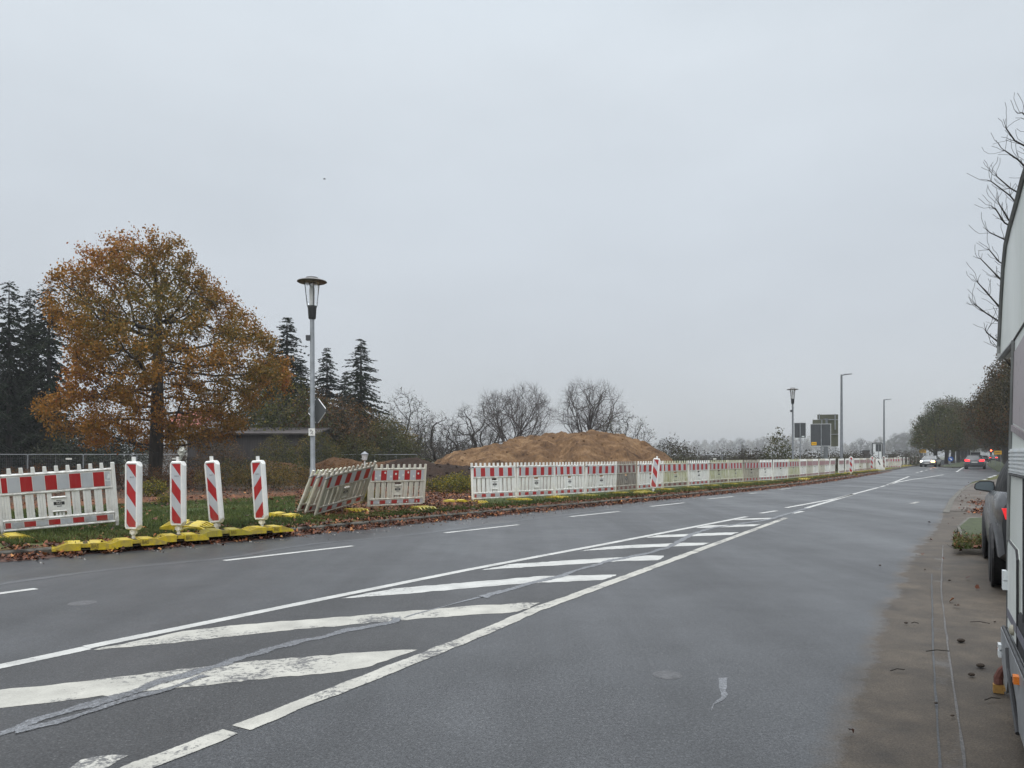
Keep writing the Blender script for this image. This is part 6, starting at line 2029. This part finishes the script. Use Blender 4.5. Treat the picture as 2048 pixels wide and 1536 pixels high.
# ------------------------------------------------------------------ bare branches leaning in over the motorhome
def near_tree():
    rs = np.random.RandomState(201)
    d0 = 11.5
    base = D(2235, d0 + .6, 0)
    nodes = [((base.x, base.y, -.1), -1)]
    for k in range(1, 15): nodes.append(((base.x - .02 * k + .03 * math.sin(k), base.y - .03 * k, -.1 + .55 * k), k - 1))
    tips_px = [(1975, 665, 5), (1942, 600, 6), (1946, 565, 6), (1962, 525, 6), (1988, 460, 8), (1993, 410, 8), (2000, 355, 9), (1990, 415, 8), (1998, 700, 4), (2010, 300, 10), (1990, 362, 9), (2005, 258, 11), (2040, 225, 11), (1982, 500, 7), (2006, 640, 5), (2020, 560, 6), (2030, 480, 8), (2060, 330, 10), (2090, 250, 11), (2120, 180, 12), (2150, 90, 13), (2100, 420, 9), (2180, 330, 11), (2200, 500, 8), (2300, 300, 11), (2350, 450, 9), (2280, 150, 13)]
    pos = [np.array(n_[0]) for n_ in nodes]; par = [n_[1] for n_ in nodes]
    ends = []
    for px, py, k in tips_px:
        d = d0 + rs.uniform(-.9, .6)
        e = np.array(D(px, d, ZY(py, d)))
        i = min(14, max(4, int(k))); s = pos[i]
        # branches sag outwards and turn up at the ends
        ctrl = s * .45 + e * .55 + np.array([0, 0, -.05 - .22 * abs(e[0] - s[0])])
        prev = i; nseg = 9
        for q in range(1, nseg + 1):
            t_ = q / nseg
            p_ = (1 - t_) ** 2 * s + 2 * t_ * (1 - t_) * ctrl + t_ ** 2 * e + rs.randn(3) * .025
            pos.append(p_); par.append(prev); prev = len(pos) - 1
            if q >= 3:
                for side in range(5):
                    if rs.rand() < .85:
                        dv = p_ - pos[par[prev]]; dv /= np.linalg.norm(dv)
                        dv = dv + rs.randn(3) * .55 + np.array([0, 0, .28]); dv /= np.linalg.norm(dv)
                        pp = prev; cur = p_.copy()
                        for z in range(rs.randint(2, 6)):
                            cur = cur + dv * .075; dv = dv + rs.randn(3) * .28 + np.array([0, 0, .20]); dv /= np.linalg.norm(dv)
                            pos.append(cur.copy()); par.append(pp); pp = len(pos) - 1
    pos, par = np.array(pos), np.array(par)
    # children must follow their parents: they do, by construction
    r, kids = radii(pos, par, .0028, 2.9, .07)
    me = branch_mesh('trunk', pos, par, r, kids, [BARK_DARK], 1.3, 4)
    t = thing('bare_tree', 'bare tree reaching dark upturned twigs out above the motorhome', 'tree', (base.x, base.y, 0))
    o = link('trunk', me, t)
    o.data.transform(Matrix.Translation((-base.x, -base.y, 0)))
near_tree()
# ------------------------------------------------------------------ earth heaps
def earth_mat(name, stops, sc=1.0):
    t = NT(name); v = t.coord('Object')
    n = t.math('ADD', t.math('MULTIPLY', t.noise(v, .8 * sc, 7, .62, .6), .62), t.math('MULTIPLY', t.noise(t.coord('Object', (1, .35, .35)), 5 * sc, 6, .75, 1.2), .38))
    t.base(t.ramp(n, stops)); t.set(Roughness=.95)
    t.b.inputs['Specular IOR Level'].default_value = .15
    t.bump(t.noise(v, 6 * sc, 7, .75), .9, .12)
    return t.mat
SAND = earth_mat('sandy_earth', [(.36, (.038, .021, .012)), (.45, (.094, .053, .027)), (.55, (.150, .088, .044)), (.66, (.26, .168, .096))])
PEAT = earth_mat('dark_topsoil', [(.3, (.014, .009, .007)), (.55, (.034, .021, .015)), (.75, (.065, .038, .025))], 1.6)
LOAM = earth_mat('brown_loam', [(.3, (.045, .024, .013)), (.55, (.10, .052, .024)), (.75, (.16, .085, .038))], 1.4)
def heap(name, label, outline, d, depth, mat, seed, base=-.5, amp=.16, cat='soil heap', nx=150, ny=70, front=.5):
    """earth tipped in a ridge; outline = the ridge's crest seen from the road, built at its own distance"""
    xs = [(px - CX) / F_PX * d for px, _ in outline]; hs = [ZY(py, d) - base for _, py in outline]
    x0, x1 = xs[0], xs[-1]; xc = (x0 + x1) / 2
    m = MB(); X = np.linspace(x0, x1, nx); Yv = np.linspace(-1, 1, ny)
    gx, gy = np.meshgrid(X, Yv, indexing='ij')
    H = np.interp(X, xs, hs)
    k = 3
    H = np.convolve(np.pad(H, k, mode='edge'), np.ones(2 * k + 1) / (2 * k + 1), 'valid')
    ridge = .10 * np.sin(X * .9) + .06 * np.sin(X * 2.3 + 1)
    v = np.abs(gy - ridge[:, None]).clip(0, 1)
    sh = (1 - v ** 1.25).clip(0, 1)
    Z = H[:, None] * sh
    gul = fbm(gx * 1.0, gy * .7, seed, 4, 1.6) * .5 + fbm(gx, gy * depth, seed + 1, 5, .9)
    Z = Z + amp * .32 * fbm(gx, gy * depth, seed + 2, 4, 4.2) * np.minimum(1, Z / .3) + amp * gul * np.minimum(1, Z / .5) * (.35 + .65 * v) - .05
    for i in range(nx):
        for j in range(ny): m.v.append((gx[i, j] - xc, gy[i, j] * depth, Z[i, j]))
    for i in range(nx - 1):
        for j in range(ny - 1): m.face((i * ny + j, (i + 1) * ny + j, (i + 1) * ny + j + 1, i * ny + j + 1))
    rb_ = random.Random(seed)
    for _ in range(int(nx * .7)):
        i, j = rb_.randrange(6, nx - 6), rb_.randrange(4, ny // 2)
        s_ = rb_.uniform(.02, .07) * (1.6 if rb_.random() < .12 else 1)
        m.ball((gx[i, j] - xc, gy[i, j] * depth, Z[i, j] + s_ * .2), s_, 0, 7, 5, (rb_.uniform(.8, 1.5), 1, rb_.uniform(.6, .9)))
    me = m.mesh(name, mat, True, fix=False)
    o = link(name, me); o.location = (xc, d + 0.0, base)
    return tag(o, label, cat)
heap('sand_heap', 'big heap of orange-brown sandy earth with a flat-topped crest', [(845, 950), (868, 922), (905, 905), (940, 896), (965, 891), (1000, 886), (1012, 879), (1024, 872), (1050, 870), (1078, 871), (1092, 865), (1120, 863), (1180, 861.5), (1235, 864), (1262, 870), (1292, 884), (1318, 903), (1345, 925), (1375, 950)], 52, 9.0, SAND, 301, -.5, .30, nx=320, ny=130)
heap('topsoil_heap', 'dark brown topsoil heap left of the sand heap', [(735, 948), (765, 930), (795, 917), (820, 913), (848, 915), (868, 924), (900, 928), (940, 930), (975, 938), (1010, 950)], 38, 3.6, PEAT, 311, -.4, .13, nx=120, ny=50)
heap('loam_heap', 'reddish-brown loam heap behind the near lamp pole', [(600, 945), (640, 920), (665, 912.5), (700, 915), (730, 921), (760, 922), (790, 918), (820, 918), (850, 930), (875, 945)], 44, 3.5, LOAM, 321, -.45, .14, nx=110, ny=44)
heap('loam_heap', 'low brown loam ridge showing under the site fence', [(480, 945), (505, 921), (530, 917.5), (560, 920), (590, 925), (615, 945)], 47, 2.5, LOAM, 331, -.45, .1, nx=60, ny=30)

# ------------------------------------------------------------------ site fence panels
def fence_meshes():
    W_, H_ = 3.45, 2.0; f = MB()
    f.tube([(0, 0, 0), (0, 0, H_)], .021, 8); f.tube([(W_, 0, 0), (W_, 0, H_)], .021, 8)
    f.tube([(0, 0, H_), (W_, 0, H_)], .021, 8); f.tube([(0, 0, .12), (W_, 0, .12)], .018, 8)
    f.tube([(W_ / 2, 0, .12), (W_ / 2, 0, H_)], .012, 6)
    w_ = MB()
    for k in range(1, 30): w_.box((W_ * k / 30, 0, H_ / 2 + .06), (.005, .005, H_ - .14))
    for k in range(1, 9): w_.box((W_ / 2, .004, .12 + k * .2), (W_, .004, .005))
    s = MB(); s.bbox((.35, -.03, 1.62), (.75, -.026, 1.74))
    b = MB(); b.bbox((-.35, -.12, 0), (.35, .12, .13))
    return f.mesh('frame', GALV), w_.mesh('wire_mesh', GALV_D), s.mesh('label_plate', simple('fence_label', (.62, .62, .58), .5, .15, 5)), b.mesh('foot_block', CONC)
FM = fence_meshes()
nf = 0
def site_fence(p0, p1, group, where):
    global nf
    a, b = Vector(p0), Vector(p1); L_ = (b - a).length; n_ = max(1, round(L_ / 3.5))
    ang = math.atan2(b.y - a.y, b.x - a.x)
    for i in range(n_):
        q = a.lerp(b, i / n_)
        t = thing('site_fence_panel', 'wire mesh site fence panel %s, %s from the left' % (where, ORD[i]), 'fence', (q.x, q.y, a.z), (0, 0, ang + .012 * math.sin(i * 3)), group)
        t.scale = (L_ / n_ / 3.5, 1, 1)
        for nm, me in zip(('frame', 'wire_mesh', 'label_plate', 'foot_block'), FM):
            if nm == 'label_plate' and i % 3 == 2: continue
            o = link(nm, me, t)
            if nm == 'label_plate' and i % 2: o.location = (2.0, 0, 0)
        nf += 1
site_fence(D(-60, 52, -.52), D(835, 62, -.52), 'site fence panels behind the hedge', 'behind the hedge below the oak')
site_fence(D(1322, 56, -.55), D(1500, 62, -.60), 'site fence panels right of the sand heap', 'right of the sand heap')

# ------------------------------------------------------------------ buildings far behind
t_ = NT('barn_boards'); v = t_.coord('Object'); wv = t_.n('ShaderNodeTexWave', bands_direction='X'); wv.inputs['Scale'].default_value = 2.6; wv.inputs['Distortion'].default_value = .6; t_.l(v, wv.inputs['Vector'])
t_.base(t_.mix(.5, t_.ramp(wv.outputs['Fac'], [(.1, (.022, .020, .020)), (.35, (.055, .050, .051))]), t_.ramp(t_.noise(t_.coord('Object', (1, 1, .15)), 5, 5), [(.3, (.026, .023, .023)), (.7, (.075, .068, .068))]))); t_.set(Roughness=.9); BOARD = t_.mat
ROOFG = simple('barn_roof_sheet', (.035, .028, .027), .8, .3, 2)
def hall(label, px0, px1, d, ytop, yeave, mat, roofm, dep=8, rz=0.0, name='barn', openings=(), om=None):
    pc = D((px0 + px1) / 2, d); w_ = (px1 - px0) / F_PX * d; gz = -.5
    he = ZY(yeave, d) - gz; hr = ZY(ytop, d) - gz
    t = thing(name, label, 'building', (pc.x, pc.y + dep / 2, gz), rz)
    m = MB(); m.prism([(-dep / 2, 0), (dep / 2, 0), (dep / 2, he), (0, max(he + .05, hr + (hr - he) * .0)), (-dep / 2, he)], -w_ / 2, w_ / 2, 'X'); m.build('wall', mat, t)
    m = MB()
    for s in (-1, 1):
        e0, e1 = Vector((s * (dep / 2 + .35), he - .08)), Vector((0, hr + .1))
        m.prism([(e0.x, e0.y), (e1.x, e1.y), (e1.x, e1.y + .1), (e0.x, e0.y + .1)], -w_ / 2 - .3, w_ / 2 + .3, 'X')
    m.build('roof', roofm, t)
    for nm, x0, x1, z0, z1, mt in openings:
        m = MB(); m.bbox((x0, -dep / 2 - .04, z0), (x1, -dep / 2 - .005, z1)); f_ = m.build(nm, mt, t)
    return t
VOID = simple('dark_opening', (.012, .012, .013), .8, .3, 3)
hall('long grey weathered-board barn behind the trees right of the oak', 372, 622, 55, 856, 867, BOARD, ROOFG, 9, .04, 'barn', (('door', -1.2, 1.2, 0, 1.6, VOID), ('door', 3.2, 4.6, 0, 1.5, VOID), ('window', -4.6, -3.7, 1.1, 1.8, VOID)))
hall('house with a red tiled roof glimpsed beside the oak trunk', 330, 398, 86, 822, 853, simple('pale_render', (.42, .42, .40), .8, .15, 1), simple('red_roof_tiles', (.30, .085, .06), .7, .2, 4), 9, .0, 'house', (('window', -.6, .4, 1.0, 2.2, VOID),))
hall('small white outbuilding left of the oak trunk', 268, 316, 70, 893, 897, simple('white_render', (.52, .53, .53), .7, .15, 1), simple('pale_roof_sheet', (.36, .37, .38), .6, .15, 2), 4, .0, 'shed', (('door', .3, 1.0, 0, 1.0, VOID),))
hall('green painted shed behind the hedge left of the oak trunk', 100, 205, 74, 897, 901, simple('green_paint', (.05, .10, .065), .7, .2, 2), ROOFG, 4, .0, 'shed')

# ------------------------------------------------------------------ leaf litter and grass blades
rs = np.random.RandomState(402)
def scatter(n, f):
    P_ = []
    while len(P_) < n:
        q = f()
        if q is not None: P_.append(q)
    return np.array(P_)
seg = le[(le[:, 1] > 4.5) & (le[:, 1] < 75)]
segn = offs(seg, 1.0) - seg
def along(maxd=60):
    while True:
        i = rs.randint(len(seg))
        if rs.rand() < min(1, (20 / max(8, seg[i, 1])) ** 1.5) and seg[i, 1] < maxd: return i
def sdist(x, y):
    """distance behind the kerb, negative out on the road"""
    i = int(np.argmin((le[:, 0] - x) ** 2 + (le[:, 1] - y) ** 2)); i = min(i, len(le) - 2)
    t_ = le[i + 1] - le[i]; v_ = np.array([x, y]) - le[i]
    d_ = math.hypot(*v_); return d_ if t_[0] * v_[1] - t_[1] * v_[0] > 0 else -d_
def gutter():
    i = along(); s = rs.randn() * .17 - .10 if rs.rand() < .75 else rs.uniform(-.35, 1.2)
    q = seg[i] + segn[i] * s + rs.randn(2) * .1
    if s < -.45: return None
    dens = .55 + .45 * math.sin(i * .11) * math.sin(i * .037 + 1)
    if rs.rand() > .35 + .65 * dens: return None
    z = (.008 + .06 * max(0, 1 - abs(s + .08) / .3) * rs.rand()) if s < 0 else .12 + .02 * rs.rand()
    return (q[0], q[1], z)
def bank():
    px = rs.uniform(590, 955); d = rs.uniform(16, 33); p = D(px, d)
    dd = sdist(p.x, p.y)
    if dd < .9: return None
    k = 1.0 if px > 830 else .35
    if rs.rand() > k: return None
    return (p.x, p.y, float(hterr(dd)) + .015 + .03 * rs.rand())
def lawn():
    px = rs.uniform(-30, 640); d = rs.uniform(12.5, 36); p = D(px, d)
    dd = sdist(p.x, p.y)
    if dd < .3: return None
    if rs.rand() > (.15 if dd < 8 else .9) + (.35 if math.sin(p.x * 1.1) * math.sin(p.y * .8) > .45 else 0): return None
    return (p.x, p.y, float(hterr(dd)) + .015 + .04 * rs.rand())
def right_side():
    i = rs.randint(len(re_)); 
    if not (2 < re_[i, 1] < 40): return None
    s = -abs(rs.randn()) * 1.0 - .2; t_ = re_[min(i + 1, len(re_) - 1)] - re_[i]; t_ /= np.linalg.norm(t_)
    q = re_[i] + np.array([-t_[1], t_[0]]) * s + rs.randn(2) * .3
    return (q[0], q[1], .02 + .01 * rs.rand())
def isle():
    q = np.array([5.9, 10.6]) + rs.randn(2) * np.array([.7, 1.3])
    px = CX + F_PX * q[0] / q[1]; py = HY + CAM_H * F_PX / q[1]
    if not (1908 < px < 2010 and 1030 < py < 1110): return None
    return (q[0] if True else 0, q[1], .11)
def drift():
    py = rs.choice([1006, 1022]) + rs.randn() * 3.0; px = 1966 + rs.randn() * 16
    p = P(px, py, .02); return (p.x, p.y, .02 + .03 * rs.rand())
parts = [(scatter(19000, gutter), .060), (scatter(8500, bank), .075), (scatter(2200, lawn), .085), (scatter(110, right_side), .055), (scatter(250, isle), .06), (scatter(420, drift), .06)]
c = np.concatenate([p for p, _ in parts]); sz = np.concatenate([np.full(len(p), s) for p, s in parts])
n = len(c)
ang = rs.rand(n) * 6.28; tl = rs.randn(n, 2) * .42
ax = np.stack([np.cos(ang), np.sin(ang), tl[:, 0]], 1); bx = np.stack([-np.sin(ang), np.cos(ang), tl[:, 1]], 1)
l = (sz * rs.uniform(.55, 1.35, n))[:, None]
up = np.array([0, 0, 1.0])
V = np.stack([c - ax * l * .5 + up * .012 * l / .1, c - ax * l * .1 + bx * l * .34, c + ax * l * .32 + bx * l * .22 + up * .02, c + ax * l * .55 + up * .028 * rs.rand(n, 1), c + ax * l * .25 - bx * l * .26, c - ax * l * .15 - bx * l * .33 + up * .015], 1)
cols = pal(rs, n, [(.042, .015, .009), (.080, .026, .012), (.125, .040, .016), (.20, .074, .025), (.30, .135, .045), (.04, .024, .016)], [3, 4, 3.2, 1.8, .6, 1.5], .25)
o = struct(link('fallen_leaves', quads_mesh('fallen_leaves', V, leafy('litter', .08, .55), cols, 6)), 'stuff')

def blades(n, f, h, wd):
    c = scatter(n, f)
    a = rs.rand(n) * 6.28; hh = h * rs.uniform(.5, 1.5, n); w_ = wd * rs.uniform(.6, 1.4, n)
    side = np.stack([np.cos(a), np.sin(a), np.zeros(n)], 1) * w_[:, None]
    lean = rs.randn(n, 3) * np.array([.35, .35, 0]) * hh[:, None]
    top = c + lean + np.stack([np.zeros(n), np.zeros(n), hh], 1)
    return np.stack([c - side, c + side, top], 1)
def g_verge():
    i = along(62); s = .16 + abs(rs.randn()) * .9
    q = seg[i] + segn[i] * s
    px = CX + F_PX * q[0] / q[1]
    if px > 590 and s > 1.3 and rs.rand() > .25: return None
    if px > 930 and rs.rand() < .45: return None
    return (q[0], q[1], float(hterr(s)) - .005)
def g_lawn():
    px = rs.uniform(-300, 640); d = 11 + 21 * rs.rand() ** 1.3; p = D(px, d)
    dd = sdist(p.x, p.y)
    if dd < .2 or dd > 10.5: return None
    if px > 540 and rs.rand() < (px - 540) / 110: return None
    return (p.x, p.y, float(hterr(dd)) - .01)
def g_isle():
    q = isle(); return None if q is None else (q[0], q[1], .085)
V = np.concatenate([blades(60000, g_verge, .07, .011), blades(82000, g_lawn, .065, .012), blades(2600, g_isle, .06, .006)])
cols = pal(rs, len(V), [(.034, .050, .013), (.056, .078, .020), (.084, .108, .028), (.13, .12, .04), (.085, .06, .028)], [2.5, 4, 3, .8, .5], .25, clumpv(rs, V[:, 0], 1.4))
o = struct(link('grass', quads_mesh('grass', V, leafy('grass_blades', .2, .6), cols, 3)), 'stuff')

# twigs and clods on the right-hand pavement
m = MB(); rb = random.Random(12)
for px, py, l_ in ((1875, 1302, .16), (1795, 1340, .10), (1985, 1398, .1), (1830, 1246, .05), (1960, 1245, .12)):
    p = P(px, py, .02); a = rb.uniform(-.6, .6)
    m.tube([(p.x - l_ / 2, p.y - a * l_ / 2, .018), (p.x, p.y + .01, .026), (p.x + l_ / 2, p.y + a * l_ / 2, .02)], .004, 4)
o = m.build('twigs', BARK_DARK); struct(o, 'stuff')
m = MB()
for k, (px, py, s) in enumerate(((1922, 1280, .022), (1943, 1348, .016), (1905, 1430, .008), (1872, 1405, .008), (1961, 1330, .02), (1899, 1160, .012), (1760, 1130, .012), (1812, 1245, .012))):
    p = P(px, py, .02); m.ball((p.x, p.y, .018), s, 0, 9, 6, (1.4, 1.0, .7))
for k in range(160):
    i = rs.randint(len(re_)); 
    if not (2 < re_[i, 1] < 30): continue
    q = re_[i] + np.array([.86, -.5]) * abs(rs.randn()) * .9; m.ball((q[0], q[1], .012), rb.uniform(.004, .011), 0, 6, 4, (1.2, 1, .7))
o = m.build('clods', simple('mud_clod', (.035, .025, .018), .95, .4, 30)); struct(o, 'stuff')
# chips of grit along the left kerb
V = []
for k in range(1500):
    i = along(45); q = seg[i] + segn[i] * (-.35 - abs(rs.randn()) * .35); V.append((q[0], q[1], .006))
V = np.array(V)
o = struct(link('grit', quads_mesh('grit', leaf_quads(rs, V + np.array([0, 0, .004]), .028), leafy('grit_stone', 0, .7), pal(rs, len(V), [(.35, .34, .32), (.2, .19, .18), (.16, .08, .04)], [2, 2, 1]))), 'stuff')

# ------------------------------------------------------------------ haze
m = MB(); m.bbox((-1500, -300, -1.6), (1500, 1900, 44))
t_ = bpy.data.materials.new('haze_air'); t_.use_nodes = True; nt_ = t_.node_tree
for nd in list(nt_.nodes):
    if nd.type == 'BSDF_PRINCIPLED': nt_.nodes.remove(nd)
pv = nt_.nodes.new('ShaderNodeVolumePrincipled')
pv.inputs['Color'].default_value = (.615, .63, .645, 1)
pv.inputs['Density'].default_value = HAZE
pv.inputs['Anisotropy'].default_value = 0.0
nt_.links.new(pv.outputs[0], nt_.nodes['Material Output'].inputs['Volume'])
hz = m.build('haze', t_); struct(hz, 'stuff')
